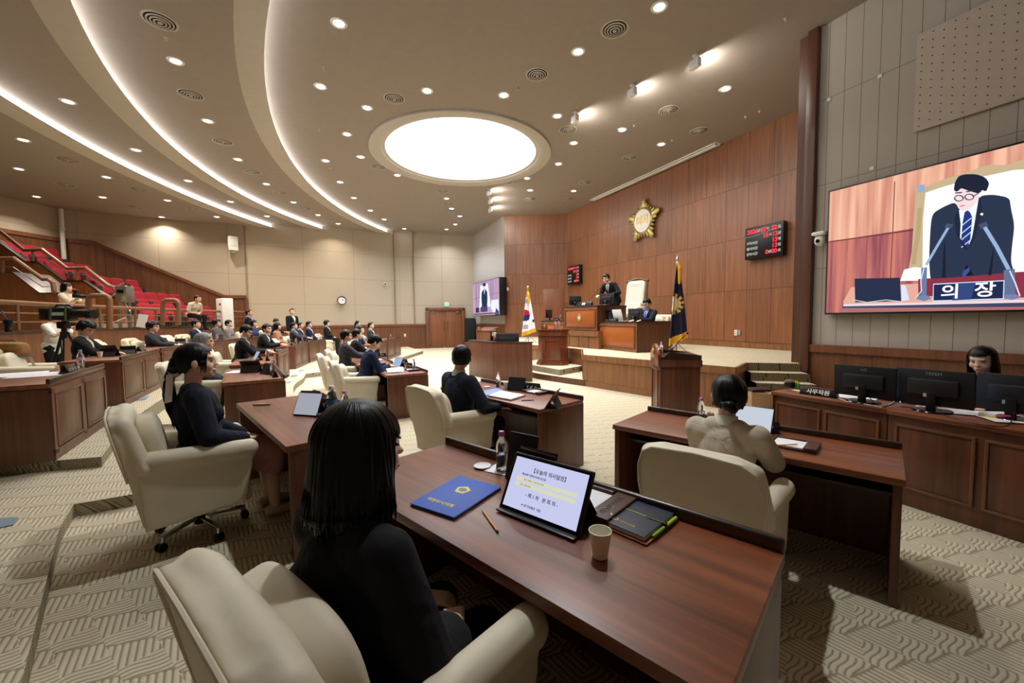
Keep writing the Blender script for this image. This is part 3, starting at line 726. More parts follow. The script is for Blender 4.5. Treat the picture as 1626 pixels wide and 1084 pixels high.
# clock
n = Vector((.55, -.83, 0)).normalized()
t = thing('wall_clock', 'round white wall clock with a black rim on the beige back wall', 'clock', (-8.78, 20.67, 2.68), (PI/2, 0, math.atan2(n.x, -n.y)))
b = MB(); b.lathe([(.19, 0), (.225, 0), (.225, .04), (.19, .05), (.19, 0)], seg=40); b.build('rim', M_BLACK, t)
b = MB(); b.lathe([(0, .02), (.19, .02)], seg=40); b.build('dial', M_PAPER, t)
b = MB(); b.box((.03, .03, .028), (.012, .11, .004), rot=(0, 0, -.8)); b.box((.035, .01, .03), (.008, .15, .004), rot=(0, 0, -1.35))
for k in range(12): b.box((.165*math.cos(k*PI/6), .165*math.sin(k*PI/6), .024), (.02, .006, .003), rot=(0, 0, k*PI/6))
b.build('hands', M_BLACK, t)
t = thing('security_camera', 'tiny round white dome camera on the back wall above the clock', 'security camera', (-6.95, 22.02, 3.62), (PI/2, 0, .6))
b = MB(); b.lathe([(0, .0), (.08, .0), (.075, .05), (0, .05)], seg=20); b.build('housing', M_WHITE, t); b = MB(); b.ell((0, 0, .05), (.045, .045, .045)); b.build('lens_dome', M_BLACKG, t)
t = thing('wall_loudspeaker', 'white box loudspeaker on a bracket high on the beige wall beside the gallery', 'loudspeaker', (-12.35, 17.9, 5.1), (0, 0, .75))
b = MB(); b.box((0, 0, 0), (.36, .3, .62), bev=.03); b.build('cabinet', M_WHITE, t); b = MB(); b.box((0, -.152, .05), (.30, .006, .44), bev=.003); b.ell((-.1, -.155, -.24), (.02, .006, .02)); b.build('grille', mat('pale_grille', (214, 212, 204), .7), t)
b = MB(); b.cyl((0, .1, -.36), (.05, .42, -.36), .03); b.box((0, .05, -.36), (.16, .2, .04)); b.cyl((0, .1, -.36), (0, .1, -.28), .03); b.build('bracket', M_WHITE, t)
for (x, y, z_, lab) in ((-6.05, 22.5, .78, 'white double wall socket low on the wainscot left of the double door'),):
    t = thing('wall_socket', lab, 'wall socket', (x, y, z_), (PI/2, 0, .4)); b = MB(); b.box((0, 0, .01), (.1, .16, .02), bev=.004); b.build('plate', M_WHITE, t); b = MB(); b.ell((0, .03, .02), (.02, .02, .003)); b.ell((0, -.03, .02), (.02, .02, .003)); b.build('inlet', M_VENT, t)
wdir = (Vector(WOODN)-Vector(WOODF)).normalized(); wn = Vector((wdir.y, -wdir.x)); WANG = math.atan2(wdir.y, wdir.x)
def wood_at(x, y, o=.03):
    """where the line of sight through a pixel meets the stage wall"""
    r = ray(x, y); A = Vector(WOODF); d = wdir
    # solve (r.x,r.y)*t = A + d*s
    det = r.x*(-d.y)-r.y*(-d.x); t = (A.x*(-d.y)-A.y*(-d.x))/det
    p = Vector((r.x*t, r.y*t, CAMZ+r.z*t)); return p-Vector((-wn.x, -wn.y, 0))*-o if False else p+Vector((wn.x, wn.y, 0))*o
if (Vector((0, 0))-Vector(WOODF)).dot(wn) < 0: wn = -wn
for i, px_ in enumerate((1169, 1174.5)):
    q = wood_at(px_, 528, .012); t = thing('wall_socket', ('cream wall socket low on the stage wall, the left of a pair', 'grey wall socket low on the stage wall, the right of a pair')[i], 'wall socket', q, (PI/2, 0, WANG+PI*0))
    b = MB(); b.box((0, 0, 0), (.09, .16, .02), bev=.004); b.build('plate', (M_CUP, M_STEEL)[i], t); b = MB(); b.box((0, .03, .01), (.05, .04, .01)); b.box((0, -.03, .01), (.05, .04, .01)); b.box((0, .03, -.01), (.05, .04, .01)); b.box((0, -.03, -.01), (.05, .04, .01)); b.build('inlet', M_VENT, t)

# --- gold council emblem on the stage wall
q = wood_at(1025, 351, .06); t = thing('council_emblem', 'large gold flower-shaped council emblem with a white disc on the wood wall', 'emblem', q, (PI/2, 0, WANG))
b = MB()
for k in range(25):
    a = PI/2+2*PI*k/25; big = k % 5 == 0; nb = k % 5 in (1, 4)
    L = .78 if big else (.62 if nb else .55); w = .105 if big else (.052 if nb else .038)
    b.sup(((.38+L)/2*math.cos(a), (.38+L)/2*math.sin(a), .04), ((L-.34)/2, w, .06 if big else .045), .8, .55, rot=(0, 0, a), nu=20, nv=10)
b.build('petals', M_GOLD, t)
b = MB(); b.lathe([(.40, 0), (.46, .0), (.47, .09), (.43, .12), (.40, .10)], seg=48); b.build('rim', M_GOLD, t)
b = MB(); b.lathe([(0, .10), (.41, .10), (.41, 0)], seg=48); b.build('disc', mat('emblem_white', (252, 250, 244), .3), t)
text('의회', .34, mat('emblem_letter_gold', (226, 196, 110), .35, metal=.3), t, (0, .0, .105), bold=.008, ext=.006)
# --- score board with red digits
def board(q, s, label, small=False):
    t = thing('attendance_board', label, 'display board', q, (PI/2, 0, WANG))
    b = MB(); b.box((0, 0, 0), (1.02*s, .86*s, .16), bev=.012); b.build('casing', M_BLACK, t)
    red = glow('led_red', (255, 60, 70), 1.6); wh = glow('board_white', (225, 225, 215), .55)
    z0 = .083
    rows = ((.30, (('2026', -.30, 1), ('년', -.12, 0), ('07', .0, 1), ('월', .12, 0), ('22', .28, 1), ('일', .41, 0))),
            (.14, (('15', .06, 1), ('시', .18, 0), ('12', .30, 1), ('분', .42, 0))),
            (-.01, (('재적의원', -.30, 0), ('13', .30, 1), ('명', .42, 0))),
            (-.155, (('출석의원', -.30, 0), ('13', .30, 1), ('명', .42, 0))),
            (-.30, (('잔여시간', -.30, 0), ('0', .10, 1), ('분', .18, 0), ('00', .29, 1), ('초', .42, 0))))
    for y, its in rows:
        for bd, x, r in its: text(bd, (.15 if r else .085)*s, red if r else wh, t, (x*s, y*s, z0), name='digits' if r else 'caption', bold=.004*s, ext=.001)
    b = MB(); b.tube([(-.49*s, .17*s, .086), (-.2*s, .18*s, .086), (.1*s, .24*s, .086), (.48*s, .27*s, .086)], .006*s, 6); b.build('gloss_band', M_STEEL, t)
board(wood_at(1219, 383.5, .1), .98, 'black attendance board with red digits on the wood wall near the column')
board(wood_at(915.5, 436.5, .1), .98, 'far black attendance board with red digits beside the presiding desk')
# concealed service door in the far wood wall
a_, c_ = Vector((*TVN, 0)), Vector((*WOODF, 0)); ud = (c_-a_).normalized(); un = Vector((ud.y, -ud.x, 0))
dx = bpy.data.objects.new('door_2', None); C.objects.link(dx); struct(dx)
b = MB(); q = a_+ud*1.86+un*.012+Vector((0, 0, ZS)); b.prism([q, q+ud*1.0, q+ud*1.0+Vector((0, 0, 2.3)), q+Vector((0, 0, 2.3))], un*.02, .004); b.build('door_leaf', M_TRIM if False else wood('flush_door_wood', (112, 66, 40), (150, 92, 58), .4, 'Z', .8), dx)
b = MB(); q = a_+ud*1.96+un*.06+Vector((0, 0, ZS+.98)); b.tube([q, q+ud*.16], .014, 8); b.cyl(q, q-un*.04, .02); b.build('door_handle', M_CHROME, dx)
# ================================================================== wall screens showing the speaker's desk
class Screen:
    """flat display standing off a wall; shapes drawn in metres on its face (u right, v up from its lower-left corner)"""
    def __init__(s, label, ll, lr, z0, z1, depth):
        s.o = Vector((ll[0], ll[1], z0)); s.d = Vector((lr[0]-ll[0], lr[1]-ll[1], 0)); s.w = s.d.length; s.d.normalize(); s.h = z1-z0
        s.n = Vector((s.d.y, -s.d.x, 0)); s.t = thing('wall_screen', label, 'screen', s.o, math.atan2(s.d.y, s.d.x)); s.k = 0
        b = MB(); b.box((s.w/2, depth/2+.004, s.h/2), (s.w+.06, depth, s.h+.06), bev=.01); b.build('casing', M_BLACK, s.t)
    def uv(s, x, y):
        r = ray(x, y); A = s.o; n = s.n; t = (A-Vector((0, 0, CAMZ))).dot(n)/r.dot(n); p = Vector((0, 0, CAMZ))+r*t
        return ((p-A).dot(s.d), p.z-A.z)
    def poly(s, name, pts, rgb, e=None, px=True, m=None, sm=0):
        for _ in range(sm):
            n_ = len(pts); pts = [q for i in range(n_) for q in ((pts[i][0]*.8+pts[(i+1) % n_][0]*.2, pts[i][1]*.8+pts[(i+1) % n_][1]*.2), (pts[i][0]*.2+pts[(i+1) % n_][0]*.8, pts[i][1]*.2+pts[(i+1) % n_][1]*.8))]
        s.k += 1; y = -.0012*s.k-.002
        q = [s.uv(*p) if px else p for p in pts]
        q = [Vector((min(max(u, 0), s.w), min(max(v, 0), s.h), 0)) for u, v in q]
        b = MB(); vs = [b.b.verts.new((v.x, y, v.y)) for v in q]
        for tr in tessellate_polygon([q]):
            try: b.b.faces.new([vs[i] for i in tr])
            except ValueError: pass
        return b.build(name, m or glow('screen_%02x%02x%02x' % rgb, rgb, L_SCREEN if e is None else e), s.t, smooth=False)
    def line(s, name, pts, w, rgb):
        q = [s.uv(*p) for p in pts]; L = []; R = []
        for i, p in enumerate(q):
            a = Vector(q[max(i-1, 0)]); c = Vector(q[min(i+1, len(q)-1)]); d = (c-a).normalized(); n = Vector((-d.y, d.x))*w/2; L.append(tuple(Vector(p)+n)); R.append(tuple(Vector(p)-n))
        return s.poly(name, L+R[::-1], rgb, px=False)
def screen_wood(name, a, b2, e):
    g = NT(name); t = g.t; tc = g.n('TexCoord'); mp = g.n('Mapping'); mp.inputs['Scale'].default_value = (9, 9, .35); g.l(tc.outputs['Object'], mp.inputs[0])
    n = g.n('TexNoise'); n.inputs['Scale'].default_value = 1.1; n.inputs['Detail'].default_value = 5; n.inputs['Distortion'].default_value = .5; g.l(mp.outputs[0], n.inputs['Vector'])
    r = g.n('ValToRGB'); r.color_ramp.elements[0].position = .35; r.color_ramp.elements[0].color = (*lin(a), 1); r.color_ramp.elements[1].position = .65; r.color_ramp.elements[1].color = (*lin(b2), 1); g.l(n.outputs['Fac'], r.inputs[0])
    em = g.n('Emission'); g.l(r.outputs[0], em.inputs[0]); em.inputs[1].default_value = e
    g.l(em.outputs[0], t.nodes['Material Output'].inputs[0]); return g.m
SW1 = screen_wood('screen_wood_upper', (206, 136, 118), (244, 190, 160), L_SCREEN); SW2 = screen_wood('screen_wood_lower', (150, 78, 92), (206, 128, 112), L_SCREEN)
ON = Vector((-.903, -.43))*.16
ll = RW0+RWD*.17+ON; lr = RW0+RWD*4.1+ON
# board edges pinned to the sight lines of the picture's corners
def at_line(px_, A, d):
    r = ray(px_, 400); det = r.x*(-d.y)+r.y*d.x; t = (A.x*(-d.y)+A.y*d.x)/det; return Vector((r.x*t, r.y*t))
ll = at_line(1315, RW0+ON, RWD)
lr = ll+RWD*3.95
zb = YP(1315, 496.5, ll.y).z; zt = YP(1315, 305, ll.y).z
sc = Screen('huge wall screen showing a suited man bowing behind a name plate', ll, lr, zb, zt, .13)
B = lambda *a, **k: sc.poly('picture', *a, **k)
sc.poly('picture_background', [(0, 0), (sc.w, 0), (sc.w, sc.h), (0, sc.h)], (200, 120, 100), px=False, m=SW2)
u1, v1 = sc.uv(1316, 384); u2, v2 = sc.uv(1500, 350); sl = (v2-v1)/(u2-u1)
sc.poly('picture_background', [(0, v1), (sc.w, v1+sl*sc.w*.2), (sc.w, sc.h), (0, sc.h)], (220, 150, 130), px=False, m=SW1)
sc.line('picture_joint', [(1316, 384), (1420, 369.5), (1470, 362)], .02, (110, 60, 60)); sc.line('picture_joint', [(1421, 288), (1418, 370), (1414, 445)], .012, (120, 64, 64))
# chair of the presiding man
B([(1455, 298), (1472, 296), (1500, 284), (1530, 275), (1570, 262), (1600, 262), (1700, 225), (1760, 300), (1760, 440), (1440, 445), (1448, 400)], (196, 176, 140))
B([(1470, 306), (1500, 296), (1540, 285), (1610, 270), (1640, 268), (1700, 300), (1740, 440), (1465, 445), (1466, 350)], (250, 250, 252))
sc.line('chair_carving', [(1461, 330), (1460, 350), (1457, 380), (1453, 400), (1451, 420)], .05, (182, 160, 118)); B([(1436, 428), (1452, 424), (1476, 426), (1480, 445), (1430, 446)], (246, 248, 252)); B([(1457, 294), (1469, 293), (1469, 305), (1457, 306)], (150, 170, 200))
# desk on screen
B([(1340, 478), (1352, 456), (1460, 450), (1626, 436), (1760, 425), (1760, 500), (1340, 484)], (226, 170, 150)); B([(1339, 484), (1760, 474), (1760, 500), (1339, 492)], (64, 70, 98))
sc.line('desk_rope', [(1340, 484.5), (1480, 481.5), (1626, 478), (1700, 476)], .035, (228, 214, 220)); B([(1340, 489), (1760, 486), (1760, 500), (1335, 497)], (170, 110, 108))
B([(1459, 443), (1598, 433), (1760, 424), (1760, 474), (1459, 470)], (140, 52, 70))
# suit
B([(1478, 440), (1476, 410), (1479, 352), (1483, 338), (1500, 328), (1517, 321), (1524, 331), (1540, 345), (1553, 330), (1556, 311), (1578, 309), (1604, 314), (1606, 330), (1612, 358), (1608, 390), (1606, 415), (1611, 432), (1560, 437), (1480, 443)], (44, 54, 76), sm=2)
B([(1498, 420), (1500, 380), (1502, 392), (1503, 441), (1497, 441)], (28, 34, 52)); B([(1571, 432), (1580, 385), (1577, 425), (1575, 437), (1570, 437)], (28, 34, 52)); B([(1529, 438), (1536, 420), (1547, 437)], (26, 26, 36))
B([(1524, 334), (1532, 328), (1548, 325), (1556, 312), (1551, 340), (1546, 374), (1540, 388), (1525, 378)], (236, 244, 252))
B([(1533, 337), (1538, 334), (1542, 338), (1545, 345), (1542, 380), (1537, 393), (1527, 384), (1530, 352)], (40, 56, 128))
for y in (350, 362, 372, 384): sc.line('tie_stripe', [(1528, y+9), (1544, y-4)], .012, (200, 214, 244))
B([(1524, 332), (1527, 355), (1526, 378), (1540, 397), (1534, 397), (1520, 372), (1517, 345)], (34, 42, 62)); B([(1556, 312), (1562, 330), (1552, 372), (1540, 397), (1546, 372), (1552, 338)], (36, 44, 66))
B([(1529, 437), (1532, 430), (1541, 424), (1541, 431), (1533, 440)], (60, 84, 150))
# head
B([(1517, 300), (1519, 318), (1523, 331), (1531, 336), (1541, 333), (1552, 322), (1558, 306), (1563, 298), (1560, 290), (1520, 290)], (240, 216, 220), sm=2)
B([(1516, 303), (1518, 290), (1524, 280), (1534, 277), (1552, 277), (1566, 282), (1573, 291), (1568, 305), (1561, 302), (1556, 308), (1545, 305), (1536, 302), (1528, 299), (1522, 305)], (34, 38, 56), sm=2)
for cx_ in (1524.5, 1541): sc.line('spectacles', [(cx_+7*math.cos(a*PI/6), 314.5-.12*(cx_-1530)+4.6*math.sin(a*PI/6)) for a in range(13)], .012, (60, 54, 74))
sc.line('spectacles', [(1548, 312), (1560, 304)], .012, (60, 54, 74)); sc.line('lips', [(1526, 328), (1534, 326.5)], .015, (196, 130, 140)); sc.line('eyebrow', [(1519, 307), (1530, 306)], .015, (60, 50, 60)); sc.line('eyebrow', [(1536, 305), (1549, 303)], .015, (60, 50, 60))
sc.poly('lapel_pin', [(1558, 341), (1561, 338), (1564, 340), (1562, 343)], (250, 240, 210))
# microphones, monitor, plate
sc.line('microphone', [(1509, 360), (1491, 390), (1473, 421)], .03, (150, 176, 214)); sc.line('microphone', [(1511, 356), (1507, 362)], .07, (70, 84, 108)); sc.line('microphone', [(1564, 358), (1585, 392), (1604, 428)], .035, (150, 176, 214)); sc.line('microphone', [(1562, 355), (1566, 361)], .07, (70, 84, 108))
sc.line('microphone', [(1470, 425), (1469, 470)], .06, (104, 124, 158)); B([(1456, 474), (1462, 469), (1476, 469), (1482, 474), (1470, 478)], (112, 132, 168)); sc.line('microphone', [(1605, 428), (1606, 470)], .09, (96, 112, 146)); B([(1596, 474), (1600, 468), (1616, 467), (1624, 472), (1610, 476)], (112, 132, 168))
sc.line('cable', [(1470, 426), (1465, 446), (1466, 462), (1456, 474)], .012, (214, 224, 240)); sc.line('cable', [(1606, 430), (1615, 450), (1622, 470)], .012, (214, 224, 240))
B([(1360, 442.5), (1432, 441), (1434, 478), (1361, 480)], (42, 50, 74)); B([(1434, 452), (1441, 453), (1447, 476), (1435, 478)], (212, 224, 246)); sc.line('cable', [(1358, 476), (1380, 480), (1410, 476), (1435, 479)], .01, (214, 224, 240))
B([(1485, 450.5), (1598, 445), (1597, 475), (1484, 479)], (210, 226, 248)); B([(1486, 452), (1596.5, 446.5), (1595.5, 473.5), (1485.5, 477)], (34, 44, 78)); B([(1515, 477), (1520, 450), (1552, 448.5), (1545, 475.5)], (52, 72, 124))
for tx, px_ in (('의', 1512), ('장', 1567)):
    u, v = sc.uv(px_, 464.5 if tx == '의' else 461); sc.k += 1
    text(tx, .21, glow('screen_lettering', (250, 250, 255), L_SCREEN*1.3), sc.t, (u, -.0012*sc.k-.002, v), (PI/2, 0, 0), bold=.003, ext=.0004, name='plate_lettering')
# the far screen, same picture seen wide
A = Vector(TVN); dT = (Vector(CORNER)-A).normalized(); nT = Vector((-dT.y, dT.x)); nT = nT if nT.dot(-A) > 0 else -nT
pf = at_line(749.5, A+nT*.45, dT); pn = at_line(792, A+nT*.45, dT)
zb = YP(793, 499.5, pn.y).z; zt = YP(792, 440.5, pn.y).z
s2 = Screen('far wall screen with a standing suited figure on the pale wall by the double door', pf, pn, zb, zt, .38)
w, h = s2.w, s2.h
Q = lambda pts, c, **k: s2.poly('picture', [(u*w, v*h) for u, v in pts], c, px=False, **k)
SW3 = screen_wood('screen_wood_far', (150, 120, 160), (206, 172, 196), L_SCREEN)
Q([(0, 0), (1, 0), (1, 1), (0, 1)], (180, 150, 180), m=SW3)
Q([(0, .52), (1, .60), (1, .61), (0, .53)], (120, 90, 120))
Q([(.27, .2), (.33, .90), (.62, .92), (.72, .2)], (236, 238, 250)); Q([(.05, .05), (.2, .22), (.8, .25), (.98, .12), (.98, 0), (.05, .02)], (190, 160, 190))
Q([(.39, .20), (.37, .5), (.38, .68), (.44, .76), (.53, .76), (.59, .68), (.60, .5), (.58, .22), (.52, .17), (.44, .18)], (40, 56, 84)); Q([(.46, .76), (.44, .86), (.48, .93), (.53, .9), (.52, .76)], (232, 206, 210)); Q([(.43, .86), (.44, .94), (.5, .96), (.54, .92), (.54, .86)], (36, 40, 56)); Q([(.47, .75), (.49, .6), (.51, .75)], (240, 244, 252))
Q([(.13, .08), (.13, .24), (.26, .25), (.28, .1)], (50, 64, 80)); Q([(.33, .10), (.34, .26), (.60, .27), (.60, .12)], (92, 60, 100)); Q([(.38, .10), (.38, .2), (.58, .21), (.58, .1)], (60, 80, 130))
Q([(.72, .2), (.74, .42), (.98, .42), (.99, .1), (.8, .05)], (232, 236, 250)); Q([(.86, .0), (.9, .2), (.98, .1), (.99, 0)], (50, 70, 130)); Q([(.04, .02), (.96, .03), (.96, .07), (.04, .06)], (120, 84, 96))
# motion cameras on brackets beside both screens
def ptz(loc, ang, label, s=1.0):
    t = thing('pan_camera', label, 'camera', loc, (0, 0, ang), scale=s)
    b = MB(); b.box((0, .06, .02), (.14, .16, .10), bev=.03); b.box((0, -.01, .05), (.19, .19, .06), bev=.028); b.build('mount', M_WHITE, t)
    b = MB(); b.sup((0, 0, -.06), (.075, .075, .085), .8, .8); b.build('camera_head', M_WHITE, t); b = MB(); b.cyl((0, -.05, -.07), (0, -.085, -.075), .03); b.build('lens', M_BLACKG, t)
q = at_line(1302, RW0+ON*.8, RWD); ptz((q.x, q.y, YP(1302, 376, q.y).z), math.atan2(RWD.y, RWD.x), 'white pan camera on a bracket beside the huge wall screen', 1.05)
q = at_line(799, A+nT*.16, dT); ptz((q.x, q.y, YP(799, 460, q.y).z), math.atan2(dT.y, dT.x)+PI, 'white pan camera on a bracket beside the far wall screen', 1.7)
# perforated acoustic board high on the right wall
t = thing('acoustic_board', 'large perforated acoustic board high on the grey wall above the huge screen', 'acoustic board', (0, 0, 0))
o_ = Vector((-.903, -.43))
a1 = at_line(1443, RW0+o_*.03, RWD); zb_ = YP(1441, 211, a1.y).z; zt_ = YP(1448, 57, a1.y).z
c1 = a1+RWD*3.2; A3, C3, N3 = Vector((a1.x, a1.y, 0)), Vector((c1.x, c1.y, 0)), Vector((o_.x, o_.y, 0)); zz = Vector((0, 0, 1))
b = MB(); b.prism([A3+zz*zb_, C3+zz*zb_, C3+zz*zt_, A3+zz*zt_], N3*.03, .004); b.build('board', mat('acoustic_felt', (186, 174, 160), .95, bump=.3, bscale=150), t)
b = MB(); d3 = (C3-A3).normalized(); nx = int(3.1/.11); nz = int((zt_-zb_)/.11)
for i in range(nx):
    for j in range(nz):
        c = A3+d3*(.06+.11*i)+zz*(zb_+.06+.11*j+(i % 2)*.05)+N3*.0315
        if c.z > zt_-.02: continue
        b.poly([c+d3*(.009*math.cos(k*PI/3))+zz*(.009*math.sin(k*PI/3)) for k in range(6)])
b.build('perforation', mat('hole_dark', (44, 38, 34), .9), t)['kind'] = 'stuff'
for x, y, lab in ((1308, 158, 'by the wooden column'), (1386, 121, 'below the perforated board'), (1379, 267, 'above the huge screen')):
    q = at_line(x, RW0+o_*.01, RWD); b = MB(); b.box((0, 0, 0), (.05, .008, .05)); o = b.build('wall_clip', M_WHITE); o.location = (q.x, q.y, YP(x, y, q.y).z); o.rotation_euler = (0, 0, math.atan2(RWD.y, RWD.x)); tag(o, 'tiny white square clip on the grey panelled wall '+lab, 'clip')
# ================================================================== chairs, desks, small things
def proto_chair(mm):
    t = thing('armchair', 'cream armchair', 'armchair')
    # back shell
    def lean(v): return Vector((v[0], v[1]-max(0, v[2]-.30)*.24, v[2]))
    out = [(-.29, .22), (.29, .22), (.345, .55), (.36, .70), (.35, .82), (.315, .91), (.25, .95), (0, .965), (-.25, .95), (-.315, .91), (-.35, .82), (-.36, .70), (-.345, .55)]
    b = MB(); pts = [lean((x, -.24, z)) for x, z in out]; b.prism(pts, (0, -.10, 0))
    for x in (-.30, .30): b.cap(lean((x, -.26, .86)), lean((x*1.13, -.24, .62)), .055, .05)
    b.chain([lean((-.29, -.27, .885)), lean((-.2, -.27, .905)), lean((.2, -.27, .905)), lean((.29, -.27, .885))], [.06, .065, .065, .06])
    me = remesh(b, .012, 6, .5, 'backrest'); link('backrest', me, mm, t)
    b = MB(); b.tube([lean((x*.985, -.345, z*.995)) for x, z in out[2:]], .007, 6); b.build('piping', mm, t)
    # padded inner back with buttons
    b = MB(); b.sup((0, -.255, .68), (.265, .085, .225), .55, .5, rot=(.23, 0, 0)); 
    q = b.b
    for v in q.verts:
        if v.co.y > -.25:
            for bx in (-.1, .1):
                for bz in (.60, .76):
                    d2 = (v.co.x-bx)**2+(v.co.z-bz)**2; v.co.y -= .035*math.exp(-d2/.0012)
    bc = b.build('back_cushion', mm, t)
    b = MB()
    for bx in (-.1, .1):
        for bz in (.60, .76): b.ell((bx, -.19-(bz-.68)*.24, bz), (.013, .008, .013), seg=10, ring=6)
    b.build('button', mm, bc)
    b = MB(); b.sup((0, .03, .405), (.265, .32, .085), .45, .35); b.build('seat_cushion', mm, t)
    b = MB(); b.box((0, .03, .29), (.56, .60, .14), bev=.03); b.build('seat_frame', mm, t)
    for s in (-1, 1):
        b = MB(); prof = [(-.33, .215), (.28, .255), (.345, .60), (.33, .645), (-.36, .68)]
        b.prism([(s*.285, y, z) for y, z in prof], (s*.075, 0, 0))
        b.cap((s*.315, -.34, .655), (s*.33, .315, .625), .062, .066)
        me = remesh(b, .012, 5, .5, 'arm'); link('arm', me, mm, t)
    b = MB(); b.cyl((0, 0, .10), (0, 0, .25), .028); b.cyl((0, 0, .06), (0, 0, .14), .042); b.box((0, 0, .235), (.22, .22, .03)); b.build('pedestal', M_BLACK, t)
    b = MB()
    for k in range(5):
        a = 2*PI*k/5+.3; c, s_ = math.cos(a), math.sin(a)
        b.prism([(c*.03-s_*.024, s_*.03+c*.024, .10), (c*.03+s_*.024, s_*.03-c*.024, .10), (c*.315+s_*.014, s_*.315-c*.014, .075), (c*.315-s_*.014, s_*.315+c*.014, .075)], (0, 0, .025), .004)
        b.cyl((c*.30, s_*.30, .055), (c*.30, s_*.30, .098), .018)
    b.build('star_base', M_CHROME, t)
    for k in range(5):
        a = 2*PI*k/5+.3; c, s_ = math.cos(a), math.sin(a)
        b = MB()
        for o in (-.017, .017): b.cyl((c*.31-s_*(o-.009), s_*.31+c*(o-.009), .03), (c*.31-s_*(o+.009), s_*.31+c*(o+.009), .03), .03, seg=16)
        b.box((c*.305, s_*.305, .045), (.03, .03, .02), rot=(0, 0, a)); b.build('caster', M_BLACK, t)
    return t
CH0 = proto_chair(M_CREAM); ch_used = [0]
def chair(x, y, z, rz, label, m=None, s=1.0):
    g = 'cream armchairs of the chamber'
    if not ch_used[0]:
        ch_used[0] = 1; t = CH0; t.location = (x, y, z); t.rotation_euler = (0, 0, rz); t['label'] = label; t['group'] = g; t.scale = (s*.93, s*.86, s*.98); return t
    t = dup(CH0, label, (x, y, z), (0, 0, rz), g); t.scale = (s*.93, s*.86, s*.98)
    if m:
        for c in t.children_recursive:
            if c.name.split('.')[0] in ('backrest', 'piping', 'back_cushion', 'button', 'seat_cushion', 'seat_frame', 'arm'): c.material_slots[0].link = 'OBJECT'; c.material_slots[0].material = m
    return t

STC = Vector((3.2, 9.5))
DESKS = {}
DH = .735
def desk(key, A, B, z, label, depth=.68, open_ends=False):
    """member's desk; A, B = ends of its front lip on the ground plan"""
    A, B = Vector(A[:2]), Vector(B[:2]); mid = (A+B)/2; d = (B-A); L = d.length; d.normalize(); n = Vector((-d.y, d.x))
    if (STC-mid).dot(n) < 0: d = -d; n = -n
    t = thing('member_desk', label, 'desk', (mid.x, mid.y, z), math.atan2(d.y, d.x), 'walnut desks of the members')
    b = MB(); b.box((0, -depth/2-.01, DH-.02), (L+.02, depth, .04), bev=.004); b.build('desktop', M_DESK, t)
    b = MB(); b.box((0, -.012, DH+.015), (L+.02, .03, .06), bev=.012, seg=3); b.build('lip', M_DARK, t)
    for s in (-1, 1):
        b = MB(); b.box((s*(L/2-.02), -depth/2, (DH-.04)/2), (.04, depth-.02, DH-.04), bev=.003); b.build('side_panel', M_DESKV, t)
    b = MB(); b.box((0, -.03, (DH-.04)/2), (L-.08, .03, DH-.04)); fp = b.build('front_panel', M_DESKV, t)
    b = MB(); b.box((0, -.005, .05), (L-.0, .02, .10)); b.box((0, -.005, DH-.07), (L, .02, .06)); b.box((-L/2+.04, -.005, .37), (.08, .02, .62)); b.box((L/2-.04, -.005, .37), (.08, .02, .62)); b.box((0, -.005, .37), (.10, .02, .62)); b.build('frame_rails', M_DESKV, t)
    for s in (-1, 1):
        w = L/2-.15; cx_ = s*(L/4+.0)
        b = MB(); b.box((cx_, -.006, .375), (w, .016, .50), bev=.004); ip = b.build('inset_panel', M_DESKP, t)
        b = MB()
        for (dx, dz, ww, hh) in ((0, .25, w, .022), (0, -.25, w, .022), (w/2, 0, .022, .52), (-w/2, 0, .022, .52)): b.box((cx_+dx, .004, .375+dz), (ww, .014, hh), bev=.005)
        b.build('moulding', M_DESKV, ip)
    b = MB(); b.box((0, -.30, DH-.15), (L-.08, .44, .02)); b.build('shelf', M_DARK, t)
    DESKS[key] = (mid, d, n, z, L, t); return t
def dpos(key, u, v, dz=0):
    """point on a desk: u along it, v back from the lip"""
    mid, d, n, z, L, t = DESKS[key]; p = mid+d*u-n*v; return Vector((p.x, p.y, z+DH+dz))
def dang(key): d = DESKS[key][1]; return math.atan2(d.y, d.x)
desk('front', P(713, 703, T1+DH), P(1242, 872, T1+DH), T1, 'walnut desk with blue folder and large lit tablet, in front of the woman in black')
desk('ponytail', Vector(P(377, 640, T1+DH)[:2])+Vector((.735, .678))*.68, Vector(P(456, 708, T1+DH)[:2])+Vector((.735, .678))*.68, T1, 'walnut desk in front of the woman with the white hair ribbon')
desk('man', P(766, 605, DH), P(926, 634, DH), 0, 'walnut desk of the man seen from behind, with open notebook and two tablets')
desk('beige', P(1031, 651, DH), P(1429, 712, DH), 0, 'walnut desk in front of the woman in the pale beige jacket')
desk('navy', (-1.43, 6.71), (-2.30, 8.23), 0, 'walnut desk of the man in the navy suit turning pages')
desk('grey', (-2.50, 8.30), (-3.35, 9.75), 0, 'walnut desk of the two men in dark suits behind the navy suit')
desk('brown', (-3.06, 5.32), (-4.02, 6.72), T1, 'walnut desk with bare brown end beside the grey-haired member')
desk('redtie', (-4.38, 7.30), (-5.22, 8.75), T1, 'walnut desk of the man with the red striped tie')
desk('e3', (-5.75, 9.75), (-6.25, 11.10), T1, 'walnut desk with two moulded panels beside the far aisle')
desk('g1', (-6.78, 12.40), (-7.25, 14.10), T1, 'walnut desk of the man with the light blue shirt, beyond the aisle')
desk('g2', (-7.28, 14.25), (-7.70, 16.45), T1, 'walnut desk of the woman in black in the far row')
desk('g3', (-4.35, 12.4), (-4.62, 14.6), T1, 'walnut desk of the bespectacled man in navy, near the end of the front row')
desk('g4', (-4.66, 14.9), (-4.85, 17.3), T1, 'walnut desk at the far end of the front row, beside the double door')
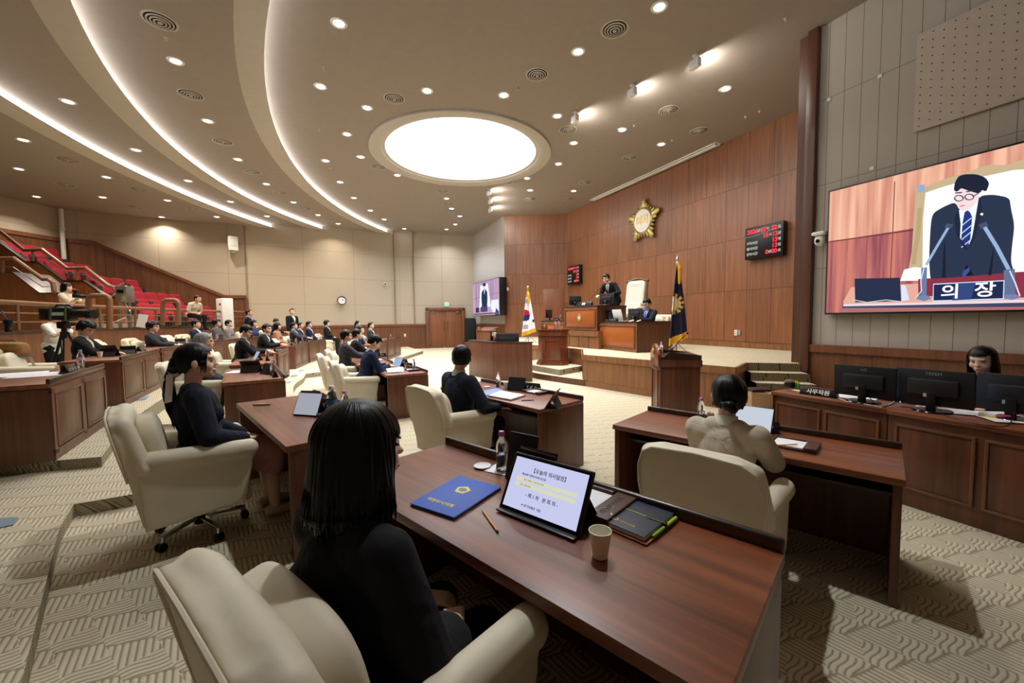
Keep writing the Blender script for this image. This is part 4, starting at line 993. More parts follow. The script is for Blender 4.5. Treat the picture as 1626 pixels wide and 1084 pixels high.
desk('f1', (-4.34, 3.71), (-5.24, 5.09), T3, 'large walnut desk with two moulded panels, papers spread on its top')
desk('f2', (-6.02, 6.11), (-7.08, 7.97), T3, 'walnut desk with cup and propped tablet of the woman reading in black')
desk('f3', (-7.2, 8.15), (-8.0, 9.9), T3, 'walnut desk of the woman with glasses, tablet propped on its end')
desk('f4', (-8.35, 10.9), (-8.85, 12.9), T3, 'walnut desk in front of the man in the blue jacket below the gallery rail')
desk('f5', (-8.95, 13.2), (-9.2, 15.6), T3, 'walnut desk in the last row below the gallery corner')

# --- tablets
def tablet(loc, rz, label, lit=True, w=.27, h=.19, scr=None, tilt=1.0, s=1.0, cover=False):
    """stands on its folded cover; faces local -Y"""
    t = thing('tablet_computer', label, 'tablet', loc, rz, None, s)
    R = Matrix.Rotation(-(PI/2-tilt), 4, 'X')
    # slab hinged at its lower edge
    b = MB(); b.box((0, .006, h/2+.006), (w, .009, h), bev=.004, M=R); b.build('case', M_BLACK, t)
    if lit:
        b = MB(); b.box((0, .0008, h/2+.006), (w-.016, .002, h-.016), M=R); b.build('display', scr or glow('tablet_glow', (196, 206, 236), .75), t)
    b = MB(); b.prism([(-w*.5, .01, .001), (w*.5, .01, .001), (w*.5, .13, .001), (-w*.5, .13, .001)], (0, 0, .004)); top = R @ Vector((0, .012, h*.62))
    b.prism([(-w*.46, .13, .004), (w*.46, .13, .004), (w*.46, top.y, top.z), (-w*.46, top.y, top.z)], (0, .004, .003)); b.build('stand_cover', mat('dark_cover', (34, 36, 42), .6), t)
    return t
# --- bottles, cups, plates, trays
def bottle_proto(label_mat=None):
    t = thing('water_bottle', 'clear water bottle', 'bottle')
    prof = [(.0, .0), (.026, .0), (.031, .008), (.029, .03), (.031, .04), (.0295, .05), (.031, .06), (.0295, .07), (.031, .10), (.0305, .125), (.024, .152), (.013, .170), (.013, .182)]
    b = MB(); b.lathe(prof, seg=24); b.build('bottle_body', M_BOTTLE, t)
    b = MB(); b.lathe([(0, .004), (.025, .004), (.028, .03), (.028, .085), (0, .085)], seg=20); b.build('water', mat('water', (236, 244, 250), .02, trans=.98, ior=1.2), t)
    b = MB(); b.lathe([(.0155, .178), (.0155, .196), (.013, .2), (0, .2)], seg=20); b.build('cap', M_PINK, t)
    return t
BT0 = bottle_proto(); bt_used = [0]
def bottle(loc, label, capm=None, wrap=None, s=1.0):
    if not bt_used[0]: bt_used[0] = 1; t = BT0; t.location = loc; t['label'] = label
    else: t = dup(BT0, label, loc)
    t.scale = (s, s, s)
    if capm:
        for c in t.children:
            if c.name.startswith('cap'): c.material_slots[0].link = 'OBJECT'; c.material_slots[0].material = capm
    if wrap:
        b = MB(); b.lathe([(.0315, .085), (.0315, .118)], seg=24); b.build('paper_label', wrap, t)
    t['group'] = 'water bottles'; return t
def cup(loc, label, s=1.0):
    t = thing('paper_cup', label, 'cup', loc, 0, None, s)
    b = MB(); b.lathe([(0, .003), (.025, .003), (.0365, .088), (.038, .089), (.038, .092), (.0355, .092), (.024, .006)], seg=32); b.build('cup_body', M_CUP, t); return t
def plate(loc, rz, label, w=.22, s=1.0, body=None, strokes=4):
    t = thing('name_plate', label, 'name plate', loc, rz, None, s)
    b = MB(); b.prism([(-w/2, -.04, 0), (-w/2, .04, 0), (-w/2, .006, .085), (-w/2, -.006, .085)], (w, 0, 0), .002); b.build('wedge', mat('plate_black', (22, 18, 18), .25), t)
    a = math.atan2(.085, .034)
    if body:
        for sgn in (1, -1):
            o = text(body, .062, mat('plate_letter', (236, 236, 230), .4), t, (0, sgn*.0245, .04), ((PI/2-.38) if sgn < 0 else (PI/2-.38), 0, 0 if sgn < 0 else PI), bold=.0016, ext=.0008)
    else:
        for sgn in (1, -1):
            b = MB(); M = Matrix.Translation((0, sgn*.0243, .042)) @ Matrix.Rotation(0 if sgn < 0 else PI, 4, 'Z') @ Matrix.Rotation(PI/2-.38, 4, 'X')
            for k in range(3):
                x = (k-1)*w*.27
                for (dx, dy, ww, hh) in ((-.008, .006, .014, .003), (-.008, -.004, .003, .014), (.009, 0, .003, .03), (-.002, -.014, .016, .003)): b.box((x+dx, dy, 0), (ww, hh, .001), M=M)
            b.build('worn_lettering', mat('plate_letter', (236, 236, 230), .4), t)
    return t
def paper(loc, rz, label, w=.21, h=.297, n=1, name='paper_sheet', cat='paper', m=None):
    b = MB(); b.box((0, 0, .001*n), (w, h, .002*n)); o = b.build(name, m or M_PAPER, smooth=False); o.location = loc; o.rotation_euler = (0, 0, rz); return tag(o, label, cat)
def tray(loc, rz, label, brand=True, w=.30, d=.24):
    t = thing('paper_tray', label, 'desk tray', loc, rz)
    b = MB(); b.box((0, 0, .006), (w, d, .012), bev=.002); b.box((-w/2+.035, 0, .018), (.07, d, .024), bev=.003); b.box((w/2-.035, 0, .018), (.07, d, .024), bev=.003); b.box((0, d/2-.012, .018), (w*.5, .024, .022), bev=.002); b.build('tray_base', mat('tray_wood', (72, 42, 32), .45, coat=.1), t)
    b = MB(); b.box((0, -.01, .0175), (w-.15, d-.04, .008)); b.build('note_paper', M_PAPER, t)
    return t
def pencil(loc, rz, label):
    t = thing('pencil', label, 'pencil', loc, (0, 0, rz))
    b = MB(); b.cyl((-.08, 0, .004), (.07, 0, .004), .0038, seg=6); b.build('shaft', M_ORANGE, t)
    b = MB(); b.cyl((.07, 0, .004), (.086, 0, .004), .0038, .0012, seg=6); b.build('tip', mat('pencil_cone', (222, 190, 150), .6), t)
    b = MB(); b.cyl((-.092, 0, .004), (-.08, 0, .004), .004, seg=8); b.build('eraser', mat('pencil_end', (60, 40, 44), .5), t); return t
def monitor(loc, rz, label, w=.54, h=.32, logo=None, lower=.12, curved=False):
    """faces local +Y (screen side); back towards -Y"""
    t = thing('computer_monitor', label, 'monitor', loc, rz)
    b = MB(); b.box((0, .0, lower+h/2), (w, .022, h), bev=.006); b.build('panel', mat('monitor_black', (24, 24, 27), .5), t)
    b = MB(); b.box((0, .0118, lower+h/2), (w-.03, .002, h-.03)); b.build('display', glow('monitor_glow', (170, 186, 220), .7), t)
    b = MB(); b.box((0, -.022, lower+h*.50), (w*.66, .03, h*.46), bev=.014); b.build('rear_bulge', mat('monitor_rear', (34, 34, 38), .4), t)
    b = MB(); b.box((0, -.03, (lower+h*.35)/2+.01), (.06, .025, lower+h*.35), bev=.006); b.build('neck', M_BLACK, t)
    b = MB(); b.lathe([(0, 0), (.13, 0), (.12, .014), (0, .018)], seg=32); b.build('foot', M_BLACKG, t)
    b = MB(); b.box((-w*.05, -.0385, lower+h*.28), (.05, .003, .03)); b.build('rating_label', M_VENT, t)
    if logo: text(logo, .035, mat('logo_grey', (150, 150, 154), .4), t, (0, -.0125, lower+h*.88), (PI/2, 0, 0), ext=.0006)
    return t
def goose_mic(a, b_, label, red=False, parent=None):
    t = thing('gooseneck_microphone', label, 'microphone', a)
    a = Vector(a); e = Vector(b_)-a
    b = MB(); b.lathe([(0, 0), (.06, 0), (.055, .012), (.02, .02), (0, .02)], seg=20); b.build('foot', M_BLACK, t)
    b = MB(); b.tube([(0, 0, .015), tuple(e*.12+Vector((0, 0, .05))), tuple(e*.5+Vector((0, 0, .05))), tuple(e*.85+Vector((0, 0, .02))), tuple(e)], .006, 8); b.build('neck', M_BLACK, t)
    b = MB(); b.cap(tuple(e), tuple(e*1.06), .014, .016); b.build('head', M_BLACK, t)
    if red: b = MB(); b.ell(tuple(e*1.0), (.016, .016, .012)); b.build('live_ring', glow('mic_red', (255, 70, 40), 1.5), t)
    return t

# ------------------------------------------------------------------ the near desk's things, measured on its top
ZD = T1+DH+.001
AF = dang('front')
# blue council folder
t = thing('document_folder', 'bright blue document folder with a gold council crest on the front desk', 'folder', (0, 0, 0))
q = [P(651, 803, ZD), P(728, 758.5, ZD), P(796, 776.5, ZD), P(721, 826, ZD)]
M_BLUE = mat('folder_blue', (52, 98, 198), .55)
b = MB(); b.prism(q, (0, 0, .004), .001); b.build('back_cover', M_BLUE, t); b = MB(); b.prism([p.lerp(sum(q, Vector())/4, .03)+Vector((0, 0, .0045)) for p in q], (0, 0, .004)); b.build('pages', M_PAPER, t)
b = MB(); b.prism([p+Vector((0, 0, .009)) for p in q], (0, 0, .003), .001); b.build('front_cover', M_BLUE, t)
M_YEL = mat('crest_yellow', (232, 214, 120), .5)
ex = (q[2]-q[1]).normalized(); ey = (q[1]-q[0]).normalized(); cc = P(735, 782, ZD)+Vector((0, 0, .0125))
b = MB(); b.prism([cc+ex*(.038*math.cos(PI/2+k*2*PI/5))+ey*(.038*math.sin(PI/2+k*2*PI/5)) for k in range(5)], (0, 0, .0006)); b.build('crest', M_YEL, t)
b = MB(); b.prism([cc+Vector((0, 0, .0008))+ex*(.021*math.cos(k*PI/8))+ey*(.016*math.sin(k*PI/8)) for k in range(16)], (0, 0, .0005)); b.build('crest_centre', mat('crest_blue', (96, 130, 180), .5), t)
cc2 = P(699, 802, ZD)+Vector((0, 0, .0125)); text('의정부시의회', .026, M_YEL, t, cc2, (0, 0, math.atan2(ex.y, ex.x)), bold=.0006, ext=.0005)
pencil(P(777, 827, ZD), math.atan2((P(765, 810, ZD)-P(790, 845, ZD)).y, (P(765, 810, ZD)-P(790, 845, ZD)).x), 'orange pencil lying between the blue folder and the large tablet')
# saucer-like lid with napkin and bottle
b = MB(); b.lathe([(0, .004), (.036, .004), (.044, .009), (.045, .008), (.038, .001), (0, .0)], seg=32); o = b.build('cup_lid', M_PAPER); o.location = P(766, 741, ZD); tag(o, 'white paper cup lid beside the bottle on the front desk', 'cup lid')
o = paper(P(795, 745, ZD), AF+.2, 'white paper napkin under the bottle on the front desk', .12, .12, name='paper_napkin', cat='napkin')
bottle(P(797, 746, ZD)+Vector((0, 0, .002)), 'half-full water bottle with pink cap behind the large tablet on the front desk', s=.98)
cup(P(953, 884, ZD), 'cream paper cup standing in front of the large tablet', .95)
# the large tablet in its case: four measured corners
bl, br = P(794, 803, ZD+.012), P(918, 851, ZD+.012)
fx = (br-bl); Wt = fx.length; fx.normalize(); fn = Vector((-fx.y, fx.x, 0)); fn = fn if fn.y > 0 else -fn     # away from the sitter
t = thing('tablet_computer', 'large lit tablet in a black case showing the agenda of the day', 'tablet', bl, math.atan2(fx.y, fx.x))
TL = .42      # lean from the vertical
def find_h():
    best = None
    for h_ in [x*.005 for x in range(20, 70)]:
        for ln in [x*.04 for x in range(2, 28)]:
            p = bl+fn*(h_*math.sin(ln))+Vector((0, 0, h_*math.cos(ln)))
            r = (p-Vector((0, 0, CAMZ))); 
            d = r.dot(fw); u = r.dot(R_)/d*FPX+813; v = 542-r.dot(U_)/d*FPX
            e = (u-820)**2+(v-718)**2
            if best is None or e < best[0]: best = (e, h_, ln)
    return best
_, Ht, TL = find_h()
M = Matrix.Rotation(-TL, 4, 'X')
b = MB(); b.box((Wt/2, .006, Ht/2), (Wt+.012, .011, Ht+.012), bev=.005, seg=3, M=M); cs = b.build('case', mat('case_black', (20, 20, 22), .45), t)
b = MB(); b.box((Wt/2, -.0005, Ht/2), (Wt-.004, .002, Ht-.004), M=M); b.build('bezel', M_BLACKG, t)
M_TAB = glow('agenda_glow', (206, 210, 246), .92)
b = MB(); b.box((Wt/2, -.0018, Ht/2), (Wt-.022, .0015, Ht-.022), M=M); dsp = b.build('display', M_TAB, t)
ink = mat('screen_ink', (40, 44, 84), .6)
def tt(s_, size, u, v, **k): 
    p = M @ Vector((u*Wt, -.003, v*Ht)); return text(s_, size, ink, dsp, p, (PI/2-TL, 0, 0), name='agenda_text', ext=.0002, **k)
for k, v in enumerate((.575, .475)):
    b = MB(); b.box((Wt*.5, -.0027, Ht*v), (Wt*.78, .0006, Ht*.075), M=M); b.build('highlight_band', glow('band_glow', (226, 226, 200), .9), dsp)
tt('【오늘의 의사일정】', .0195, .52, .765, bold=.0003); tt('제346회 의정부시의회 임시회', .0095, .33, .665, bold=.0002); tt('- 일시: 2026. 7. 22.(수) 15:00', .0085, .34, .575); tt('- 장소: 본회의장', .0085, .25, .475)
tt('- 제 1 차   본 회 의 -', .018, .5, .33, bold=.0003); tt('※ 1분 자유발언  의원', .0105, .40, .15, bold=.0002)
# stand flap behind and keyboard edge
b = MB(); b.prism([(.0, .012, .0), (Wt, .012, .0), (Wt, .155, .0), (0, .155, .0)], (0, 0, .006)); p1 = M @ Vector((0, .014, Ht*.6)); b.prism([(0.004, .15, .004), (Wt-.004, .15, .004), (Wt-.004, p1.y, p1.z), (.004, p1.y, p1.z)], (0, .005, .004)); b.build('stand_cover', mat('dark_cover', (34, 36, 42), .6), t)
b = MB(); b.box((Wt/2, -.012, -.004), (Wt, .03, .008), bev=.003); b.build('keyboard_edge', M_BLACK, t)
b = MB(); b.box((Wt*.26, .018, Ht+.012), (Wt*.52, .012, .05), bev=.005, M=M); b.build('rear_hinge', M_BLACKG, t)
# second device standing behind it, facing the aisle
tablet(P(800, 779, ZD)+fn*.10, AF+.1, 'dark tablet back leaning behind the large lit tablet', False, .16, .22, tilt=1.35)
# paper tray and leather diary
t = thing('paper_tray', 'brown wooden paper tray lettered with the council name on the front desk', 'desk tray', P(944, 803, ZD), AF)
b = MB(); b.box((-.04, .0, .006), (.30, .25, .012), bev=.002); b.box((.085, -.0, .02), (.085, .25, .028), bev=.004); b.box((-.045, .112, .02), (.15, .03, .026), bev=.003); b.build('tray_base', mat('tray_wood', (72, 42, 32), .45, coat=.1), t)
b = MB(); b.box((-.05, -.012, .016), (.175, .21, .008)); b.build('note_paper', M_PAPER, t)
text('의정부시의회', .030, mat('engraved_dark', (30, 18, 14), .6), t, (.085, -.01, .0345), (0, 0, PI/2), ext=.0004, bold=.0004)
t = thing('leather_diary', 'dark blue leather diary with a yellow band and green pens on the front desk', 'notebook', P(1012, 829, ZD), AF-.06)
b = MB(); b.box((0, 0, .004), (.20, .245, .005), bev=.002); b.build('brown_cover', mat('tan_leather', (150, 96, 60), .5), t)
b = MB(); b.box((-.003, 0, .013), (.175, .22, .014), bev=.002); b.build('pages', M_CUP, t)
b = MB(); b.box((-.006, 0, .0225), (.188, .232, .004), bev=.0018); b.build('blue_cover', mat('navy_leather', (38, 46, 66), .5, bump=.3, bscale=90), t)
b = MB(); b.box((-.02, .02, .0252), (.165, .0035, .001)); b.ell((.03, .02, .0255), (.008, .009, .001)); b.build('yellow_band', mat('lime', (206, 214, 60), .5), t)
b = MB(); b.box((.06, .02, .0262), (.07, .016, .003), bev=.001); b.box((.095, .02, .014), (.012, .016, .026), bev=.002); b.build('clasp', M_BLACK, t)
for k, (yy, c) in enumerate(((.07, (178, 214, 40)), (-.03, (130, 180, 40)))): b = MB(); b.cap((.098, yy-.04, .014), (.098, yy+.035, .014), .006, .006, 10); b.build('pen', mat('pen%d' % k, c, .4), t)
b = MB(); b.lathe([(.007, 0), (.011, 0), (.011, .001), (.007, .001)], seg=20); o = b.build('stamped_ring', M_GOLD, t); o.location = (-.045, -.075, .0248)
text('의정부시의회', .012, M_GOLD, t, (.0, -.078, .0249), ext=.0003)
# ================================================================== people
SK = [mat('skin_light', (238, 198, 172), .5), mat('skin_mid', (224, 176, 146), .5), mat('skin_tan', (206, 156, 124), .5)]
def hair_mat(name, a, b_, sc=60):
    g = NT(name); tc = g.n('TexCoord'); mp = g.n('Mapping'); mp.inputs['Scale'].default_value = (sc, sc, 3); g.l(tc.outputs['Object'], mp.inputs[0])
    n = g.n('TexNoise'); n.inputs['Scale'].default_value = 3; n.inputs['Detail'].default_value = 3; g.l(mp.outputs[0], n.inputs['Vector'])
    g.l(g.mix(n.outputs['Fac'], lin(a), lin(b_)), g.b.inputs['Base Color']); g.b.inputs['Roughness'].default_value = .36; g.b.inputs['Specular IOR Level'].default_value = .22
    g.bump(n.outputs['Fac'], .35, .003); return g.m
H_BLK = hair_mat('hair_black', (7, 6, 6), (15, 12, 12)); H_GRY = hair_mat('hair_grey', (96, 94, 92), (170, 168, 166)); H_BRN = hair_mat('hair_brown', (34, 24, 20), (62, 46, 38))
def cloth(name, rgb, r=.85):
    g = NT('cloth_'+name); tc = g.n('TexCoord'); n = g.n('TexNoise'); n.inputs['Scale'].default_value = 5; n.inputs['Detail'].default_value = 2.5; n.inputs['Distortion'].default_value = 1.2; g.l(tc.outputs['Object'], n.inputs['Vector'])
    w = g.n('TexNoise'); w.inputs['Scale'].default_value = 420; g.l(tc.outputs['Object'], w.inputs['Vector'])
    c = lin(rgb); g.l(g.mix(w.outputs['Fac'], tuple(v*.82 for v in c), tuple(min(1, v*1.15) for v in c)), g.b.inputs['Base Color'])
    g.b.inputs['Roughness'].default_value = r; g.b.inputs['Specular IOR Level'].default_value = .25
    g.bump(g.math('ADD', n.outputs['Fac'], g.math('MULTIPLY', w.outputs['Fac'], .02)), .65, .05); return g.m
CL = dict(black=cloth('black', (22, 22, 25)), navy=cloth('navy', (24, 34, 62)), dnavy=cloth('dark_navy', (22, 27, 40)), grey=cloth('charcoal', (58, 58, 64)), lgrey=cloth('light_grey', (122, 120, 120)),
          beige=cloth('beige', (196, 184, 164)), brown=cloth('tan_brown', (168, 122, 92)), white=cloth('white', (228, 226, 218)), blue=cloth('slate_blue', (52, 66, 104)), slate=cloth('dusty_black', (46, 46, 54)), oat=cloth('oat', (196, 188, 166)), pink=cloth('dusty_pink', (206, 150, 140)), lblue=cloth('pale_blue', (150, 178, 226)),
          mgrey=cloth('mid_grey', (88, 86, 84)))
TIE = dict(red=cloth('tie_red', (186, 44, 62), .5), blue=cloth('tie_blue', (44, 64, 130), .5), navy=cloth('tie_navy', (30, 38, 74), .5))
def ik(S_, T_, a, c, bend):
    d = T_-S_; L = d.length; L2 = min(L, (a+c)*.999); T_ = S_+d.normalized()*L2; d = T_-S_
    x = (a*a-c*c+L2*L2)/(2*L2); h = math.sqrt(max(a*a-x*x, 0)); dn = d.normalized(); b_ = bend-dn*bend.dot(dn); b_.normalize()
    return S_+dn*x+b_*h, T_
def face_parts(b, M, f=1.0, female=False):
    E = lambda c, r, rot=None: b.ell(c, r, rot, M, 20, 14)
    E((0, -.014, .028), (.076, .094, .086)); E((0, .022, -.025), (.062, .068, .082)); E((0, .034, -.074), (.044, .050, .034)); E((0, .064, -.094), (.022, .022, .02))
    E((0, .074, .026), (.050, .018, .014)); E((0, .084, -.060), (.024, .013, .007)); E((0, .083, -.071), (.020, .013, .007))
    E((0, .088, -.005), (.009, .014, .026)); E((0, .098, -.026), (.014, .015, .011)); 
    for s in (-1, 1):
        E((s*.034, .054, -.034), (.027, .03, .032)); E((s*.080, -.006, -.012), (.010, .021, .034), (0, 0, s*.3))
def hand(b, W, d, pn, s=1.0, side=1, curl=.5):
    """palm, four jointed fingers of different length and a thumb from the side; d = pointing, pn = palm normal"""
    d = d.normalized(); pn = (pn-d*pn.dot(d)).normalized(); sd = d.cross(pn)*side
    pc = W+d*.045*s
    b.chain([W-d*.01, W+d*.02*s], [.025*s, .024*s])
    for k in range(4):
        o = (k-1.5)*.0195*s; b.cap(W+d*.015*s+sd*o*.7, W+d*.085*s+sd*o, .0135*s, .0105*s, 10)
    for k, L in enumerate((.070, .078, .073, .058)):
        o = (k-1.5)*.0205*s; p0 = W+d*.088*s+sd*o; a = curl; p = p0; dd_ = d
        pts = [p0]
        for j, f in enumerate((.45, .32, .23)):
            dd_ = (d*math.cos(a)+pn*math.sin(a)).normalized(); p = p+dd_*(L*f*s); pts.append(p); a += curl*.8
        b.chain(pts, [.0092*s, .0088*s, .0082*s, .0072*s], 10)
    t0 = W+d*.022*s-sd*.028*s; t1 = t0+(d*.62-sd*.62+pn*.3).normalized()*.042*s; t2 = t1+(d*.92-sd*.15+pn*.35).normalized()*.032*s
    b.chain([t0, t1, t2], [.0125*s, .0105*s, .0085*s], 10)
BODY = {}
def fig(pose='sit', sh=.46, lean=.0, yaw=0., nod=0., tw=0., hands='desk', female=False, vox=.009, sleeve=1.0, hips=0., flare=False, skirt=False, bulk=1.0):
    key = (pose, sh, lean, yaw, nod, tw, hands, female, vox, sleeve, hips, flare, skirt, bulk)
    if key in BODY: return BODY[key]
    V = Vector; wf = (.94 if female else 1.07)*bulk
    up_ = V((0, math.sin(lean), math.cos(lean))); f_ = V((0, math.cos(lean), -math.sin(lean)))
    if pose == 'sit':
        hip = V((0, 0, sh+.10)); knees = [V((s*.11, .44, sh+.04)) for s in (-1, 1)]; ank = [V((s*.12, .43, .09)) for s in (-1, 1)]
    else:
        hip = V((0, 0, .93)); knees = [V((s*.10, .02, .50)) for s in (-1, 1)]; ank = [V((s*.11, -.01, .09)) for s in (-1, 1)]
    TP = lambda x, y, u: hip+up_*u+f_*y+V((x, 0, 0))
    RT = Matrix((( 1, f_.x, up_.x), (0, f_.y, up_.y), (0, f_.z, up_.z))).to_euler()
    neck = TP(0, .0, .50); hc = TP(0, .03, .66)+V((0, .02*math.sin(nod), 0)); 
    MH = Matrix.Translation(hc) @ Matrix.Rotation(yaw, 4, 'Z') @ Matrix.Rotation(-nod-lean*.3, 4, 'X') @ Matrix.Diagonal((1.15, 1.09, 1.06, 1))
    shs = [TP(s*.182*wf, -.0, .425) for s in (-1, 1)]
    if hands == 'desk': tg = [V((s*.13, .47, sh+.32)) for s in (-1, 1)]
    elif hands == 'lap': tg = [V((s*.045, .27, sh+.16)) for s in (-1, 1)]
    elif hands == 'arms': tg = [V((s*.26, .32, sh+.24)) for s in (-1, 1)]
    elif hands == 'read': tg = [V((s*.10, .40, sh+.31)) for s in (-1, 1)]
    elif hands == 'down': tg = [V((s*.25, .06, hip.z-.14)) for s in (-1, 1)]
    elif hands == 'lean': tg = [V((s*.24, .42, hip.z+.08)) for s in (-1, 1)]
    elif hands == 'camera': tg = [V((s*.10, .36, hip.z+.36)) for s in (-1, 1)]
    elif hands == 'folded': tg = [V((.10, .22, hip.z+.16)), V((.02, .25, hip.z+.14))]
    elif hands == 'hero': tg = [V((-.05, .30, sh+.17)), V((.16, .26, sh+.19))]
    elif hands == 'rest': tg = [V((-.06, .28, sh+.17)), V((.20, .25, sh+.20))]
    elbows = []; wrists = []
    for i, s in enumerate((-1, 1)):
        e, w = ik(shs[i], tg[i], .285, .25, V((s*.6, -.35, -.6))); elbows.append(e); wrists.append(w)
    def torso(b, g=0.0):
        G = lambda r: tuple(v+g for v in r)
        b.ell(TP(0, -.01, .0), G((.165*wf+hips, .125, .12)), RT); b.ell(TP(0, .015, .14), G((.148*wf, .112, .15)), RT); b.ell(TP(0, .012, .31), G((.165*wf, .115, .165)), RT)
        b.cap(TP(-.152*wf, -.005, .415), TP(.152*wf, -.005, .415), .062+g); b.cap(TP(-.07, -.01, .45), TP(.07, -.01, .45), .052+g)
        b.ell(TP(0, -.035, .30), G((.14*wf, .08, .16)), RT)
        if female:
            for s in (-1, 1): b.ell(TP(s*.065, .085, .285), G((.06, .055, .06)), RT)
    def legs(b, g=0.0, full=True):
        for i, s in enumerate((-1, 1)):
            h_ = hip+V((s*.085, 0, -.01)); b.chain([h_, h_.lerp(knees[i], .5)+V((0, 0, .01)), knees[i]], [.092+g, .078+g, .058+g])
            if full: b.chain([knees[i], knees[i].lerp(ank[i], .35)+V((0, -.02, 0)), ank[i]], [.056+g, .052+g, .036+g])
    # body
    b = MB(); torso(b); legs(b)
    for i, s in enumerate((-1, 1)):
        b.chain([shs[i], elbows[i], wrists[i]], [.052, .040, .027])
        fd_ = (wrists[i]-elbows[i]).normalized(); tgt = V((0, 1, -.1)) if hands in ('desk', 'read', 'arms') else fd_
        if hands in ('lap', 'hero', 'folded', 'rest'): tgt = V((-s*.7, .6, -.15))
        pn = V((0, 0, -1)) if abs(tgt.normalized().z) < .85 else V((-s, 0, 0))
        hand(b, wrists[i]+fd_*.01, tgt, pn, .92 if female else 1.02, -s, .55 if hands in ('lap', 'hero', 'camera', 'read', 'folded') else .3)
        b.chain([ank[i]+V((0, -.03, -.045)), ank[i]+V((0, .06, -.055)), ank[i]+V((0, .15, -.062))], [.034, .034, .026])
    b.chain([TP(0, -.01, .44), TP(0, .0, .52), hc+V((0, -.02, -.05))], [.060, .050 if female else .056, .052]); face_parts(b, MH)
    body = remesh(b, vox, 3, .4, 'body')
    # upper garment
    g = .014; b = MB(); torso(b, g+.004)
    for i, s in enumerate((-1, 1)):
        if sleeve >= 1: b.chain([shs[i], elbows[i], elbows[i].lerp(wrists[i], .90)], [.054+g+.010, .048+g+.004, .034+g])
        elif flare:
            m_ = elbows[i].lerp(wrists[i], .42); b.chain([shs[i], elbows[i]], [.058+g, .058+g]); b.chain([elbows[i], m_], [.058+g, .075+g]); b.ell(m_+V((0, 0, -.03)), (.075, .085, .06))
        else: b.chain([shs[i], shs[i].lerp(elbows[i], sleeve*1.6 if sleeve < .6 else 1)], [.056+g, .052+g])
    if pose == 'stand': b.ell(TP(0, 0, -.10), (.168*wf+g, .125+g, .12)); 
    else: b.ell(TP(0, 0, -.03), (.172*wf+g+hips, .14+g, .09))
    if flare: b.ell(TP(0, -.03, .12), (.19, .135, .14)); b.ell(TP(.10, .02, .22), (.13, .12, .16)); b.ell(TP(-.08, -.02, .22), (.13, .12, .16))
    top_ = remesh(b, max(vox, .008), 4, .5, 'jacket')
    # lower garment
    b = MB(); b.ell(TP(0, -.01, -.01), (.172*wf+hips, .134, .12), RT)
    if skirt: legs(b, .02, False); b.ell(knees[0].lerp(knees[1], .5)+V((0, -.1, 0)), (.16, .2, .085)); b.chain([knees[0], knees[0]+V((.01, -.01, -.13))], [.075, .075]); b.chain([knees[1], knees[1]+V((-.01, -.01, -.13))], [.075, .075]); b.ell((0, .36, sh-.02), (.15, .08, .10))
    else: 
        legs(b, .014, True)
        for i in (0, 1): b.cap(ank[i]+V((0, -.005, -.01)), ank[i]+V((0, 0, .12)), .05, .055)
    low = remesh(b, max(vox, .009), 4, .5, 'trousers')
    b = MB()
    for i in (0, 1): b.chain([ank[i]+V((0, -.035, -.045)), ank[i]+V((0, .05, -.05)), ank[i]+V((0, .16, -.06))], [.042, .041, .032])
    shoes = remesh(b, .009, 3, .5, 'shoes')
    # shirt front, tie, lapels laid on the garment's surface
    bm_ = bmesh.new(); bm_.from_mesh(top_); bvh = BVHTree.FromBMesh(bm_); bm_.free()
    def lay(rows, off_):
        """rows of (x, u) in torso space projected on to the chest"""
        out = []
        for r in rows:
            q = []
            for x, u in r:
                o = TP(x, .45, u); h_ = bvh.ray_cast(o, -f_)
                q.append((h_[0] if h_[0] is not None else TP(x, .12, u))+f_*off_)
            out.append(q)
        b = MB(); b.sheet(out); return b
    N = 9
    def tri(w, u0, u1, off_, wb=0.004, nm='shirt'):
        rows = []
        for j in range(N+1):
            t = j/N; hw = wb+(w-wb)*t; rows.append([(hw*(i/4-1), u0+(u1-u0)*t) for i in range(9)])
        return lay(rows, off_).mesh(nm)
    shirt = tri(.062, .20, .475, .004); tie = tri(.021, .20, .455, .008, .012, 'tie')
    rows = []; lp = MB()
    for s in (-1, 1):
        rr = []
        for j in range(N+1):
            t = j/N; x0 = .004+.062*t; wl = .012+.042*math.sin(t*2.2); rr.append([(s*(x0+wl*i/4), .195+.275*t) for i in range(5)])
        q = lay(rr, .007); me_ = bpy.data.meshes.new('x'); q.b.to_mesh(me_); lp.b.from_mesh(me_); bpy.data.meshes.remove(me_)
    lapel = lp.mesh('lapels')
    b = MB()
    for i, s in enumerate((-1, 1)):
        e = elbows[i].lerp(wrists[i], .90); e2 = elbows[i].lerp(wrists[i], .985); b.cyl(e, e2, .036, .034, 16, True)
    cuffs = b.mesh('cuffs')
    b = MB(); c0 = TP(0, -.005, .475); c1 = TP(0, .0, .535)
    b.cyl(c0, c1, .072, .062, 20, False); collar = b.mesh('collar')
    b = MB()
    for s in (-1, 1): b.ell((s*.031, .080, .004), (.0135, .007, .0045), None, MH, 10, 6); 
    eyes = b.mesh('eyes')
    b = MB()
    for s in (-1, 1): b.ell((s*.032, .084, .024), (.018, .006, .0032), (0, s*.12, 0), MH, 10, 6)
    brows = b.mesh('eyebrows')
    b = MB(); b.ell((0, .0905, -.064), (.02, .008, .006), None, MH, 10, 6); lips = b.mesh('lips')
    BODY[key] = dict(body=body, top=top_, low=low, shoes=shoes, shirt=shirt, tie=tie, lapel=lapel, cuffs=cuffs, collar=collar, eyes=eyes, brows=brows, lips=lips, MH=MH, wr=wrists, el=elbows, TP=TP, hc=hc, up=up_, f=f_)
    return BODY[key]
HAIR = {}
